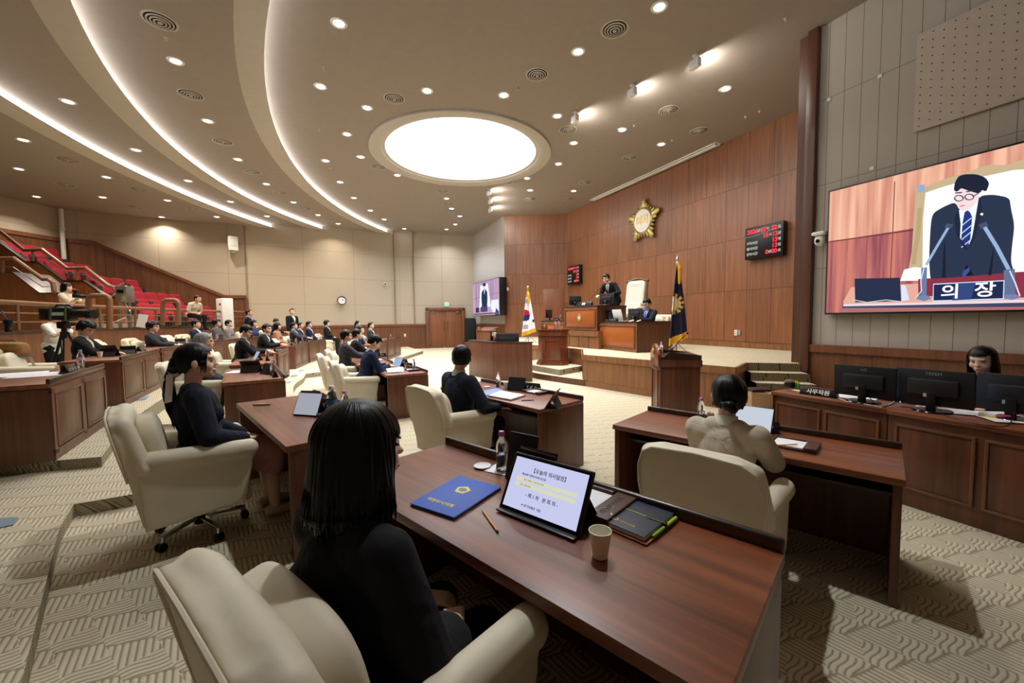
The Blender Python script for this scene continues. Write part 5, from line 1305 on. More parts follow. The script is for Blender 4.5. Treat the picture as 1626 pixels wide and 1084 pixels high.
def sst(a, b_, x): t = max(0, min(1, (x-a)/(b_-a))); return t*t*(3-2*t)
def shell(zf, zs, zb, vt=.012, vs=.012, flare=0., rag=.006, amp=.0016, bump_=0., cur=(.30, .62), lng=False, nth=120, nr=36, part=0.):
    """hair as a thick surface round the skull: zf/zs/zb = lower edge at the forehead, over the ears, at the nape"""
    b = MB(); rows = []; zt = .114+vt
    for j in range(nr+4):
        row = []
        for i in range(nth+1):
            th = 2*PI*(i % nth)/nth; sn = math.sin(th)
            if sn > 0: e = zs+(zf-zs)*sst(cur[0], cur[1], sn)
            else: e = zs+(zb-zs)*sst(.05, .5, -sn)
            e += rag*noise.noise(Vector((th*9 if i % nth else 0, 3.1, zf*9)))*(2 if lng else 1)
            u = min(1, j/nr); z = zt+(e-zt)*(1-(1-u)**1.0)*u**.55 if False else zt+(e-zt)*(u**1.7)
            if z > .028: rho = math.sqrt(max(0, 1-((z-.028)/(.086+vt))**2))
            elif lng: rho = 1+flare*(.028-z)-max(0, -.14-z)*1.6
            else: rho = math.sqrt(max(.05, 1-((z-.028)/.175)**2))
            k = 1.0
            if j > nr: k = (.96, .90, .80)[j-nr-1]; z = z+(.003, .008, .014)[j-nr-1]*(1 if not lng else 2)
            d_ = amp*noise.noise(Vector((math.cos(th)*14, math.sin(th)*14, z*9)))*2+bump_*noise.noise(Vector((math.cos(th)*3.2, math.sin(th)*3.2, z*34)))+amp*2.2*noise.noise(Vector((math.cos(th)*3+part, math.sin(th)*3, z*5)))
            rx = (.077+vs+d_)*rho*k; ry = (.095+vs+d_)*rho*k
            y = -.014+ry*sn; x = rx*math.cos(th)
            if z < .05 and sn > 0: x *= 1+.0*sn
            row.append((x, y, z))
        rows.append(row)
    b.sheet(rows); bmesh.ops.remove_doubles(b.b, verts=b.b.verts, dist=.0004); return b
def hair(style, MH, vox=.008):
    """built in head space, then carried to the head"""
    if style not in HAIR:
        R = random.Random(5)
        if style == 'short': b = shell(.075, -.012, -.062, .014, .008, rag=.006, amp=.0022)
        elif style == 'side': b = shell(.062, -.02, -.07, .020, .011, rag=.008, amp=.003, part=2)
        elif style == 'perm': b = shell(.060, -.045, -.09, .026, .022, rag=.01, amp=.003, bump_=.014)
        elif style == 'bob': b = shell(.048, -.105, -.125, .018, .016, flare=.5, lng=True, cur=(.42, .66))
        elif style == 'longbob':
            b = shell(.040, -.145, -.162, .020, .014, flare=1.0, rag=.016, amp=.0020, lng=True, cur=(.50, .76), nth=240, nr=70)
            for k in range(420):
                a = R.uniform(PI*.84, PI*2.16); q = R.uniform(.90, 1.03); x, y = .132*q*math.cos(a), -.014+.148*q*math.sin(a); e = R.uniform(.80, 1.0)
                b.chain([(x*.72, y*.80, -.08), (x*.80, y*.87, -.135), (x*e*.80, y*e*.86, -.165-R.random()*.04)], [.0034, .0036, .0008], 5)
        elif style == 'long':
            b = shell(.062, -.26, -.30, .014, .012, flare=.35, lng=True, cur=(.36, .6))
        elif style in ('pony', 'bun'):
            b = shell(.066, -.03, -.07, .016, .010, rag=.006, amp=.0016)
            for s in (-1, 1):
                for k in range(4): b.chain([(s*(.062+.003*k), .058-.008*k, .068), (s*(.077+.002*k), .05-.008*k, .01), (s*(.072+.002*k), .045-.008*k, -.055-R.random()*.02)], [.006, .006, .002], 6)
            if style == 'pony':
                b.chain([(0, -.09, .0), (0, -.115, -.05), (0, -.14, -.09)], [.05, .038, .028])
                for k in range(60):
                    j = lambda s_: R.uniform(-s_, s_); a, c = j(.026), j(.018)
                    b.chain([(a*.6, -.125+c*.6, -.07), (a, -.145+c, -.12), (a*1.35+j(.006), -.148+c*1.4, -.21), (a*1.3+j(.01), -.135+c*1.5, -.30), (a*.9+j(.016), -.12+c+j(.01), -.37-R.random()*.07)], [.008, .0095, .010, .008, .0015], 6)
            else: b.ell((0, -.122, -.045), (.037, .033, .033)); b.ell((.012, -.135, -.06), (.026, .026, .026)); b.tube([(.036*math.cos(k*PI/8), -.122+.034*math.sin(k*PI/8)*.9, -.03) for k in range(16)], .008, 8, True)
        HAIR[style] = b.mesh('hair', True, None)
    return HAIR[style]
def person(label, loc, rz, top='black', low='black', hairs='short', hm=None, skin=0, shirt=None, tie=None, glasses=False, lapel=None, ztop=None, group=None, scale=1.0, **k):
    t = thing('person', label, 'person', loc, rz, group, scale)
    f = fig(**k); dt = not (hairs == 'none')
    sk = SK[skin]
    bd = link('body', f['body'], sk, t)
    link('eyes', f['eyes'], mat('eye_dark', (28, 20, 18), .2), t); link('eyebrows', f['brows'], H_BLK, t); link('lips', f['lips'], mat('lip_rose', (186, 104, 98), .5), t)
    tn = {'sit': 'jacket', 'stand': 'jacket'}[k.get('pose', 'sit')]
    if top in ('white', 'oat', 'brown') or k.get('sleeve', 1) < 1: tn = 'shirt' if not shirt else 'jacket'
    jk = link(tn, f['top'], CL[top], t)
    link('skirt' if k.get('skirt') else 'trousers', f['low'], CL[low], t); link('shoes', f['shoes'], M_BLACK if not k.get('skirt') else mat('nude_shoe', (206, 180, 158), .4), t)
    if shirt:
        link('shirt_front', f['shirt'], CL[shirt], jk); link('collar', f['collar'], CL[shirt], jk); link('cuffs', f['cuffs'], CL[shirt], jk); link('lapels', f['lapel'], CL[lapel or top], jk)
    if tie: link('tie', f['tie'], TIE[tie], jk)
    h = link('hair', hair(hairs, None), hm or H_BLK, t); h.matrix_local = f['MH']
    if glasses:
        b = MB()
        for s in (-1, 1): b.tube([(s*.033+.023*math.cos(a*PI/8), .099, .002+.017*math.sin(a*PI/8)) for a in range(16)], .0018, 5, True); b.tube([(s*.056, .098, .006), (s*.078, .07, .008), (s*.082, .0, .004)], .0016, 5)
        b.tube([(-.011, .1, .005), (.011, .1, .005)], .0018, 5); g = b.build('spectacles', M_BLACK, t); g.matrix_local = f['MH']
    t['_'] = 0; del t['_']
    return t, f
# ================================================================== members at their desks
def seated(label, px_, ytop, d, tier_z, key, chair_label, vox=.010, shq=None, back=.0, rz=None, cs=1.0, nochair=False, **k):
    p = YP(px_, ytop, d); sh = p.z-tier_z-.875+(.05 if k.get('lean', 0) > .2 else 0)
    sh = shq if shq is not None else min(.64, max(.40, round(sh/.03)*.03)); a = dang(key) if rz is None else rz
    t, f = person(label, (p.x, p.y, tier_z), a, sh=sh, vox=vox, **k)
    if not nochair:
        q = Vector((p.x, p.y))-Vector((-math.sin(a), math.cos(a)))*back; chair(q.x, q.y, tier_z, a, chair_label, s=cs)
    return t, f, p, a
# woman in black, back to the camera
mid, d_, n_, z_, L_, _ = DESKS['front']
aF = dang('front')+.13
hx = Vector((-.42, 1.10))
tw1, f1 = person('person with shoulder-length black hair in a black flared top, back to the camera', (hx.x-.05, hx.y-.05, T1), aF-.05, top='black', low='black', hairs='longbob', ztop=None, pose='sit', sh=.375, lean=.06, yaw=-.25, nod=0, hands='hero', female=True, vox=.0055, sleeve=.5, flare=True)
# fold line of the cape sleeve
chair(hx.x+.05, hx.y-.03, T1, aF-.06, 'cream armchair of the woman in black, its back cut by the picture edge', M_LINEN, 1.0)
#b = MB(); b.sup((0, 0, 0), (.16, .07, .19), .6, .55); o = b.build('cream_scarf', M_LINEN); q = Vector((hx.x-.02, hx.y-.06)); o.location = (q.x-.07, q.y-.10, T1+.60); o.rotation_euler = (.2, .1, aF); tag(o, 'crumpled cream cloth tucked behind the woman in black', 'cloth')
# woman with the ribbon
aP = dang('ponytail')
t2, f2, p2, a2_ = seated('person with a long black ponytail tied with a white ribbon, in a dark navy jacket', 308, 546, 2.80, T1, 'ponytail', 'cream armchair of the woman with the hair ribbon, star base in full view', vox=.0055, shq=.455, top='dnavy', low='pink', hairs='pony', lean=-.03, yaw=-.12, hands='rest', female=True, skirt=True, back=.02)
MHw = t2.matrix_world if False else (Matrix.Translation(t2.location) @ Matrix.Rotation(a2_, 4, 'Z') @ f2['MH'])
b = MB(); b.cyl((-.0, -.10, -.055), (0, -.135, -.075), .032, .034, 20)
b.prism([(.040, -.115, -.07), (.038, -.15, -.07), (.060, -.168, -.25), (.060, -.130, -.24)], (.004, 0, 0), .002); b.prism([(.01, -.152, -.08), (.04, -.145, -.08), (.05, -.15, -.20), (.02, -.16, -.22)], (0, -.005, 0), .002)
o = b.build('hair_ribbon', CL['white'], t2); o.matrix_local = f2['MH']
b = MB(); b.ell((.084, -.012, -.048), (.006, .006, .006)); o = b.build('earring', M_GOLD, t2); o.matrix_local = f2['MH']
# man seen from behind
tm, fm, pm, am = seated('person with short black hair in a black suit, seen from behind between the desks', 726, 562, 4.30, 0, 'man', 'cream armchair of the man in the black suit, tall back towards the camera', vox=.007, shq=.37, scale=1.07, top='dnavy', low='black', hairs='short', lean=.04, yaw=.8, hands='arms', shirt='white', skin=1, back=.05)
# woman in beige
tb, fb, pb, ab = seated('person with a low black bun in a pale beige jacket, back to the camera', 1152, 600, 2.44, 0, 'beige', 'cream armchair of the woman in beige, linen back towards the camera', vox=.0065, shq=.37, top='beige', low='oat', hairs='bun', lean=.08, yaw=.3, hands='desk', female=True, shirt='white', lapel='beige', back=.14, cs=.97)
seated('person in a dark navy suit leaning over white pages at a desk', 577, 540, 6.95, 0, 'navy', 'cream armchair of the man in the navy suit', vox=.008, shq=.50, top='navy', low='black', hairs='side', lean=.24, nod=.55, hands='read', shirt='white', back=.12)
seated('person in a charcoal suit and glasses, just behind the navy suit', 545, 524.5, 8.5, 0, 'grey', 'cream armchair of the man in the charcoal suit', top='grey', low='black', hairs='side', lean=.05, hands='desk', shirt='white', glasses=True, skin=1, back=.1)
seated('person with glasses in a black suit, half hidden by the charcoal suit', 560, 523.5, 9.7, 0, 'grey', 'cream armchair of the half-hidden man in black', top='black', low='black', hairs='side', lean=.12, hands='desk', shirt='white', glasses=True, back=.2)
seated('person with grey hair, mostly hidden behind the ponytail', 318, 530, 5.75, T1, 'brown', 'cream armchair of the grey-haired member', top='grey', low='black', hairs='side', hm=H_GRY, lean=.02, hands='lap', shirt='white', skin=1, back=.05)
seated('person in a black suit, white shirt and red striped tie, writing', 378, 516, 8.3, T1, 'redtie', 'cream armchair of the man with the red tie', vox=.009, shq=.55, top='black', low='black', hairs='side', lean=.16, nod=.4, yaw=-.3, hands='desk', shirt='white', tie='red', glasses=True, back=.15)
seated('person in a black suit bending over a desk behind the man with the red tie', 412, 516, 10.4, T1, 'e3', 'cream armchair of the bending man in black', top='black', low='black', hairs='side', lean=.22, yaw=-.5, hands='desk', shirt='white', glasses=True, skin=1, back=.2)
seated('person with a black bob in a tan brown jacket', 439, 513, 14.0, T1, 'g1', 'cream armchair of the woman in the tan jacket', top='brown', low='black', hairs='bob', lean=0, hands='lap', female=True)
seated('person with light blue shirt and charcoal suit looking ahead', 465, 512.5, 14.6, T1, 'g1', 'cream armchair of the man in the light blue shirt', top='grey', low='black', hairs='side', lean=.02, hands='desk', shirt='lblue', glasses=True)
seated('person in a dark suit beside the light blue shirt, chin up', 475, 512, 15.4, T1, 'g1', 'cream armchair of the man beside the light blue shirt', top='slate', low='black', hairs='short', lean=.02, hands='lap', shirt='white', skin=1)
seated('person with glasses, navy jacket and open white shirt', 491, 511, 16.2, T1, 'g2', 'cream armchair of the man in navy with the open white shirt', top='navy', low='black', hairs='side', lean=-.05, hands='lap', shirt='white', glasses=True)
seated('person with a black perm in a black jacket, last row', 518, 507.5, 17.4, T1, 'g2', 'cream armchair of the woman with the black perm', top='black', low='black', hairs='perm', lean=.0, hands='lap', female=True, shirt='white')
seated('person with glasses in a navy suit near the row end', 569, 517, 12.6, T1, 'g3', 'cream armchair of the bespectacled man in navy near the row end', top='navy', low='black', hairs='side', lean=.05, hands='lap', shirt='white', tie='blue', glasses=True)
seated('person in a charcoal suit at the very end of the row by the door', 588, 512.5, 15.4, T1, 'g4', 'cream armchair at the very end of the row by the door', top='grey', low='black', hairs='short', lean=0, hands='lap', shirt='white')
seated('person in grey blue, sitting far behind the bespectacled man in navy', 567, 510, 19.4, T1, 'g4', 'chair of the person far behind near the back wall', top='blue', low='black', hairs='pony', lean=0, hands='lap', female=True, nochair=True)
seated('person with a black bob in a slate blue jacket by the gallery corner', 400, 508.5, 14.6, T3, 'f5', 'cream armchair of the woman in the slate blue jacket', top='blue', low='black', hairs='bob', lean=.05, hands='lap', female=True, yaw=-.2)
seated('person in a navy suit looking down by the back wall', 433, 506.5, 16.8, T3, 'f5', 'cream armchair of the man looking down by the back wall', top='navy', low='black', hairs='short', lean=.15, nod=.4, hands='desk', shirt='white', skin=1)
seated('person in a blue jacket and white shirt below the gallery rail', 311, 508, 12.0, T3, 'f4', 'cream armchair of the man in the blue jacket below the rail', top='navy', low='black', hairs='side', lean=-.03, hands='lap', shirt='white', skin=1)
seated('person with glasses in a mid grey jacket, second below the gallery rail', 343, 507, 13.0, T3, 'f4', 'cream armchair of the woman in mid grey below the rail', top='mgrey', low='black', hairs='perm', lean=.0, hands='lap', female=True, glasses=True)
seated('person with black hair in a pale grey jacket, third below the gallery rail', 362, 508, 13.9, T3, 'f4', 'cream armchair of the man in pale grey below the rail', top='lgrey', low='black', hairs='side', lean=.0, hands='lap')
seated('person with glasses and curly hair in dusty black, reading a tablet', 237, 511, 9.4, T3, 'f3', 'cream armchair of the woman in dusty black', vox=.009, top='slate', low='black', hairs='perm', lean=.06, yaw=-.15, nod=.15, hands='desk', female=True, glasses=True)
seated('person with short wavy hair in a black jacket, head bowed, before the video camera', 124, 516, 6.9, T3, 'f2', 'cream armchair of the bowed woman in black', vox=.008, shq=.46, top='black', low='black', hairs='perm', lean=.10, yaw=-.35, nod=.6, hands='desk', female=True, shirt='oat', nochair=True)
chair(-7.15, 5.95, T3, dang('f2'), 'empty cream armchair between the stepladder and the bowed woman in black')
chair(-8.75, 8.75, T3, dang('f3'), 'empty cream armchair between the bowed woman and the woman reading a tablet')
chair(-5.95, 4.35, T3, dang('f1'), 'empty cream armchair at the picture edge, only its arm in view')
chair(-7.35, 12.9, T1, dang('g1'), 'empty cream armchair next to the woman in the tan jacket'); chair(-9.35, 11.2, T3, dang('f4'), 'empty cream armchair in front of the man in the blue jacket')
chair(-8.15, 17.0, T1, dang('g2'), 'empty cream armchair between the open white shirt and the woman with the perm')
# standing staff
def standing(label, px_, ytop, d, z0, rz, **k):
    p = YP(px_, ytop, d); s = (p.z-z0)/1.70; return person(label, (p.x, p.y, z0), rz, pose='stand', scale=max(.9, min(1.12, s)), vox=.010, **k)
standing('person standing in a black suit with light blue shirt beside the gallery rail', 394, 492, 15.6, T3, -1.2, top='black', low='black', hairs='short', hands='folded', shirt='lblue', skin=1)
standing('person standing in a black suit against the beige back wall, facing away', 463, 490.5, 17.2, T3, -1.9, top='black', low='black', hairs='short', hands='down', shirt='white', yaw=-.6)

# ================================================================== things on the desks
def onp(px_, y, z): return P(px_, y, z)
# desk of the woman with the ribbon
zp = T1+DH+.001; ap = dang('ponytail')
tablet(onp(483, 661, zp), ap+.55, 'lit tablet on a black cover facing the woman with the ribbon', True, .24, .19, glow('doc_glow', (190, 194, 206), .7), 1.15)
tablet(onp(470, 652, zp)+Vector((.03, .10, 0)), ap+.6, 'dark second tablet just behind the lit one of the woman with the ribbon', True, .2, .15, glow('dark_glow', (44, 40, 44), .5), 1.15)
t = thing('remote_control', 'slim silver remote control lying on the desk of the woman with the ribbon', 'remote control', onp(416, 643, zp), .12); b = MB(); b.box((0, 0, .008), (.145, .034, .014), bev=.005); b.build('case', M_STEEL, t); b = MB(); b.box((.055, 0, .0155), (.02, .02, .001)); b.build('buttons', M_BLACK, t)
plate(onp(519, 648, zp), ap+.35, 'black name plate with white lettering beside the tall water bottle', .2)
bottle(onp(528, 664, zp), 'tall water bottle with white cap and blue label beside a wooden tray', M_WHITE, mat('blue_label', (60, 130, 200), .5), 1.28)
bottle(dpos('ponytail', .35, .14, .001), 'water bottle with pink cap standing behind the name plate of the woman with the ribbon')
tray(onp(520, 668, zp)+Vector((.02, .09, 0)), ap, 'wooden tray with paper and pencil beside the tall water bottle', w=.28, d=.2)
pencil(onp(520, 664, zp+.03)+Vector((0, .06, 0)), ap+.3, 'orange pencil on the tray beside the tall water bottle')
# man's desk
zm = DH+.001; amd = dang('man')
t = thing('document_folder', 'pale blue folder lying on the desk of the man seen from behind', 'folder', (0, 0, 0)); q = [P(751, 625, zm), P(791, 616.5, zm), P(801, 622, zm), P(767, 629.5, zm)]
b = MB(); b.prism(q, (0, 0, .008), .001); b.build('cover', mat('pale_blue_folder', (126, 158, 224), .6), t)
t = thing('open_notebook', 'open white notebook with a strap on the desk of the man seen from behind', 'notebook', (0, 0, 0)); q = [P(774, 630, zm), P(794, 622, zm), P(835, 629, zm), P(812, 637, zm)]
b = MB(); b.prism(q, (0, 0, .006), .001); b.build('cover', mat('tan_leather', (150, 96, 60), .5), t); b = MB(); b.prism([v.lerp(sum(q, Vector())/4, .05)+Vector((0, 0, .007)) for v in q], (0, 0, .014), .003); b.build('pages', M_PAPER, t)
tablet(onp(818, 622, zm)+Vector((0, .06, 0)), amd+.35, 'tablet with dark screen and red icon facing the man seen from behind', True, .24, .17, glow('dark_glow', (44, 40, 44), .5), 1.2)
tablet(onp(868, 645, zm), amd-1.05, 'black folded tablet seen edge-on at the corner of the notebook desk', False, .25, .2, tilt=1.0)
plate(onp(838, 621, zm)+Vector((.06, .06, 0)), amd+.2, 'black name plate behind the dark tablet of the man seen from behind', .2, s=1.1)
bottle(onp(791.5, 615, zm), 'water bottle with pink cap beside the paper cup of the man seen from behind'); cup(onp(803.5, 617, zm), 'small paper cup beside the bottle of the man seen from behind', .9)
b = MB(); b.lathe([(0, .004), (.036, .004), (.044, .009), (.038, .001), (0, 0)], seg=28); o = b.build('cup_lid', M_PAPER); o.location = onp(773, 614.5, zm); tag(o, 'white cup lid on the desk of the man seen from behind', 'cup lid')
tray(onp(851, 624, zm)+Vector((0, .03, 0)), amd, 'wooden tray with white paper between the two tablets of the man seen from behind', w=.3, d=.18)
b = MB(); b.cyl((-.07, 0, .005), (.07, 0, .005), .005, seg=8); o = b.build('ballpoint_pen', M_BLACK); o.location = onp(838, 636, zm); o.rotation_euler = (0, 0, .1); tag(o, 'black pen lying in front of the folded tablet', 'pen')
# woman in beige
ab_ = dang('beige')
tablet(onp(1186, 690, zm)+Vector((.0, .02, 0)), ab_-.05, 'large lit tablet in front of the woman in beige, reaching past her shoulder', True, .33, .22, glow('paper_glow', (214, 222, 236), .85), 1.1)
bottle(onp(1113, 668, zm), 'water bottle with pink cap left of the woman in beige', s=1.0); cup(onp(1128, 668, zm), 'paper cup between the bottle and the woman in beige', .8)
plate(onp(1222, 690, zm)+Vector((.02, .1, 0)), ab_, 'black name plate behind the tablet of the woman in beige', .2)
tray(onp(1254, 707, zm), ab_-.02, 'wooden tray with white paper and pencil right of the woman in beige', w=.32, d=.22)
pencil(onp(1249, 707, zm+.025), ab_+.9, 'orange pencil on the paper of the tray right of the woman in beige')
# navy suit's desk
an = dang('navy')
tablet(onp(628, 583, zm), an+.35, 'lit tablet with blue headline in front of the man in the navy suit', True, .26, .2, glow('navy_doc', (176, 196, 230), .85), 1.1)
b = MB(); b.sheet([[Vector((.02*k, yy, .006+.10*math.sin(k*.30)*(.7+.5*yy))) for k in range(11)] for yy in (0, .14, .28)]); b.box((.1, .14, .003), (.2, .28, .004))
b.box((-.1, .14, .003), (.2, .28, .004)); o = b.build('open_pages', M_PAPER, smooth=False); o.location = onp(611, 591, zm); o.rotation_euler = (0, 0, an); tag(o, 'white pages being turned by the man in the navy suit', 'papers')
plate(onp(652, 584, zm), an+.2, 'first of two black name plates before the man in the navy suit', .2, s=1.1); plate(onp(640, 577, zm), an+.5, 'second black name plate behind the tablet of the man in the navy suit', .2, s=1.1)
tray(onp(655, 588, zm), an, 'tray with green note on the desk of the man in navy', w=.28, d=.2); bottle(dpos('navy', .45, .12, .001), 'water bottle with pink cap behind the name plates of the man in the navy suit')
# charcoal suit's desk
ag = dang('grey')
tablet(onp(592, 566, zm)+Vector((.05, 0, 0)), ag-2.2, 'black tablet standing edge-on before the man in the charcoal suit', False, .3, .24, tilt=1.2); bottle(onp(601, 564, zm), 'water bottle with pink cap at the desk end of the charcoal suit'); bottle(dpos('grey', .25, .3, .001), 'tall dark-wrapped bottle beside the black tablet of the man in the charcoal suit', s=1.15)
plate(onp(609, 566, zm), ag+.2, 'black name plate at the end of the desk of the man in the charcoal suit', .2, s=1.1)
b = MB(); b.box((0, 0, .012), (.3, .2, .022), bev=.004); o = b.build('closed_laptop', M_STEEL); o.location = onp(585, 569, zm); o.rotation_euler = (0, 0, ag); tag(o, 'closed grey laptop on the desk of the man in the charcoal suit', 'laptop')
paper(onp(600, 570.5, zm), ag, 'paper with orange pencil at the desk end of the man in the charcoal suit')
# brown desk, red tie, further rows: generic sets placed on each desk
def deskset(key, who, z, us=(0,), lit=True, pl=True, bt=True):
    a = dang(key)
    for i, u in enumerate(us):
        w_ = who[i]
        tablet(dpos(key, u+.02, .36, .001), a+.25, ('lit' if lit else 'dark')+' tablet standing before '+w_, lit, .26, .19, tilt=1.1)
        if pl: plate(dpos(key, u+.28, .12, .001), a, 'black name plate on the desk of '+w_, .2)
        if bt: bottle(dpos(key, u-.26, .14, .001), 'water bottle with pink cap on the desk of '+w_)
tablet(onp(402, 590, T1+DH+.001)+Vector((0, .0, 0)), dang('brown')-2.0, 'folded black tablet on the brown desk, seen from its back', False, .27, .2, tilt=1.05)
tablet(dpos('brown', .25, .22, .001), dang('brown')+.4, 'second dark tablet near the lip of the brown desk', False, .24, .17, tilt=1.1)
paper(onp(376, 590, T1+DH+.001), .2, 'white sheet with orange pencil on the brown desk'); bottle(dpos('brown', .5, .12, .001), 'water bottle with pink cap on the brown desk'); plate(dpos('brown', .62, .1, .001)*1.0, dang('brown'), 'black name plate on the brown desk', .2)
tray(dpos('brown', -.35, .2, .001), dang('brown'), 'wooden tray lying along the lip of the brown desk')
deskset('redtie', ['the man with the red tie'], T1, (.0,), True)
b = MB(); b.box((0, 0, .008), (.30, .21, .014), bev=.003); o = b.build('keyboard_cover', M_STEEL); o.location = dpos('redtie', -.05, .50, .001); o.rotation_euler = (0, 0, dang('redtie')+.2); tag(o, 'silver keyboard in front of the man with the red tie', 'keyboard')
deskset('e3', ['the bending man in black'], T1, (.1,), False)
deskset('g1', ['the woman in the tan jacket', 'the man in the light blue shirt'], T1, (-.5, .4), False)
deskset('g2', ['the man with the open white shirt', 'the woman with the black perm'], T1, (-.6, .5), False)
deskset('g3', ['the bespectacled man in navy'], T1, (.1,), False)
deskset('g4', ['the last man by the door'], T1, (.3,), False)
zf = T3+DH+.001; a = dang('f2')
tablet(onp(178, 565, zf), a-1.9, 'black folded tablet standing on the desk of the bowed woman in black', False, .27, .22, tilt=1.05); tablet(onp(205, 561, zf), a-1.5, 'second tablet with pale back near the name plate of the bowed woman', True, .22, .16, tilt=1.1)
plate(onp(222, 557, zf), a, 'black name plate beside the pink-capped bottle of the bowed woman', .2, s=1.1); bottle(onp(229, 557, zf), 'water bottle with pink cap at the desk end of the bowed woman in black'); cup(onp(159, 567, zf), 'paper cup on the desk of the bowed woman in black'); paper(onp(148, 564, zf), a, 'white sheet under the hands of the bowed woman in black')
a = dang('f1')
plate(onp(110, 592, zf), a, 'black name plate on the panelled desk at the picture edge', .26, s=1.15); bottle(onp(129, 584, zf), 'water bottle with pale blue cap on the panelled desk at the picture edge', mat('blue_cap', (130, 170, 226), .4), mat('pink_label', (226, 196, 220), .5), 1.15)
for k in range(3): paper(onp(60-k*14, 596-k*1.5, zf+.002*k), a+.1*k, ('top', 'middle', 'lowest')[2-k]+' of three white sheets spread on the panelled desk at the picture edge', .3, .42)
a = dang('f3'); tablet(onp(262, 548, zf), a-2.0, 'black folded tablet of the woman in dusty black, seen from its back', False, .28, .22, tilt=1.05); tablet(onp(287, 546, zf), a-1.4, 'small lit tablet behind the papers of the woman in dusty black', True, .22, .16, tilt=1.1)
for k in range(2): paper(onp(275, 549, zf+.003*k)+Vector((.1*k, .15*k, 0)), a+.2*k, ('papers', 'loose sheet')[k]+' on the desk of the woman in dusty black', .3, .3)
deskset('f4', ['the man in the blue jacket', 'the woman in mid grey'], T3, (-.5, .4), False); deskset('f5', ['the woman in the slate blue jacket'], T3, (.0,), False)

# ================================================================== clerks' counter on the right
ZC = .80
ca, cb_, cm = P(1225.8, 620, ZC), P(1626, 684, ZC), P(1411, 649, ZC)
cd_ = (cb_-ca); cd_.z = 0; cd_.normalize(); cn = Vector((cd_.y, -cd_.x, 0)); cn = cn if cn.dot(Vector((0, 0, 0))-ca) > 0 else -cn; CA = math.atan2(cd_.y, cd_.x)
Lc = (cm-ca).length
for i in range(3):
    s0 = Lc*i*1.0 if i < 2 else Lc*2.15; 
    o_ = ca+cd_*(0, Lc, Lc*2.1)[i]; w = (Lc, Lc*1.1, Lc*1.1)[i]
    t = thing('clerk_counter', ('first walnut counter unit with two framed panels, beside the cardboard sheet', 'second walnut counter unit, below the middle monitor', 'third walnut counter unit, cut by the picture edge')[i], 'counter', (o_.x, o_.y, 0), CA, 'walnut counter units of the clerks')
    # local: x along, -y towards the camera
    b = MB(); b.box((w/2, .31, ZC-.02), (w, .66, .04), bev=.006); b.build('worktop', M_DESK, t)
    b = MB(); b.box((w/2, .03, (ZC-.04)/2), (w-.006, .04, ZC-.04), bev=.003); b.build('front_panel', M_DESKV, t)
    for s in (0, 1): b = MB(); b.box(((.02, w-.02)[s], .33, (ZC-.04)/2), (.03, .58, ZC-.04)); b.build('side_panel', M_DESKV, t)
    for s in (0, 1):
        x0 = w*(.06+.47*s); x1 = w*(.47+.47*s)
        b = MB(); b.box(((x0+x1)/2, .006, .42), (x1-x0-.02, .012, .50), bev=.003); ip = b.build('inset_panel', M_DESKP if False else M_DESKV, t)
        b = MB()
        for (dx, dz, ww, hh) in (((x0+x1)/2, .68, x1-x0, .022), ((x0+x1)/2, .16, x1-x0, .022), (x0, .42, .022, .54), (x1, .42, .022, .54)): b.box((dx, .0, dz), (ww, .022, hh), bev=.006)
        b.build('moulding', mat('moulding_wood', (112, 72, 44), .35, coat=.3), ip)
def ctr(u, v, z=0): p = ca+cd_*u-cn*v; return Vector((p.x, p.y, ZC+z+.001))
U = lambda px_, y=640: (P(px_, y, ZC)-ca).dot(cd_)
ph = CA
def cpx(x, y): p = P(x, y, ZC+.001); return p
pm_ = plate(cpx(1300, 628), CA+.12, 'long black name plate reading clerical staff in white Korean letters on the counter', .36, s=.9, body='사무직원')
for i, (x, y) in enumerate(((1263, 616), (1267, 617))):
    t = thing('glue_stick', ('yellow capped green glue stick, the left of two on the counter', 'yellow capped green glue stick, the right of two on the counter')[i], 'glue stick', cpx(x+1, y+(1 if i else 0)), 0, None, 1.0)
    b = MB(); b.cyl((0, 0, 0), (0, 0, .06), .012, seg=16); b.build('tube', mat('glue_green', (60, 140, 60), .4), t); b = MB(); b.cyl((0, 0, .06), (0, 0, .085), .0125, seg=16); b.build('cap', mat('glue_yellow', (240, 220, 60), .4), t)
t = thing('desk_caddy', 'small clear desk caddy with clips behind the glue sticks', 'caddy', cpx(1254, 615), CA); b = MB(); b.box((0, 0, .03), (.09, .07, .06), bev=.01); b.build('box', M_BLACK, t); b = MB(); b.box((0, 0, .075), (.085, .065, .03), bev=.01); b.build('clips', M_STEEL, t)
paper(cpx(1266, 620), CA, 'small white card in front of the glue sticks', .09, .055, name='note_card', cat='card')
for i, (x, y, w_) in enumerate(((1340, 627, .3), (1355, 631, .34), (1500, 652, .34), (1525, 655, .3), (1605, 668, .3), (1585, 660, .25))): paper(cpx(x, y)+Vector((0, 0, .002*i)), CA+.2*i, 'white paper sheet on the counter '+('behind the name plate', 'before the first monitor', 'behind the middle monitor foot', 'right of the middle monitor foot', 'before the last monitor', 'under the pink pen')[i], w_, .22)
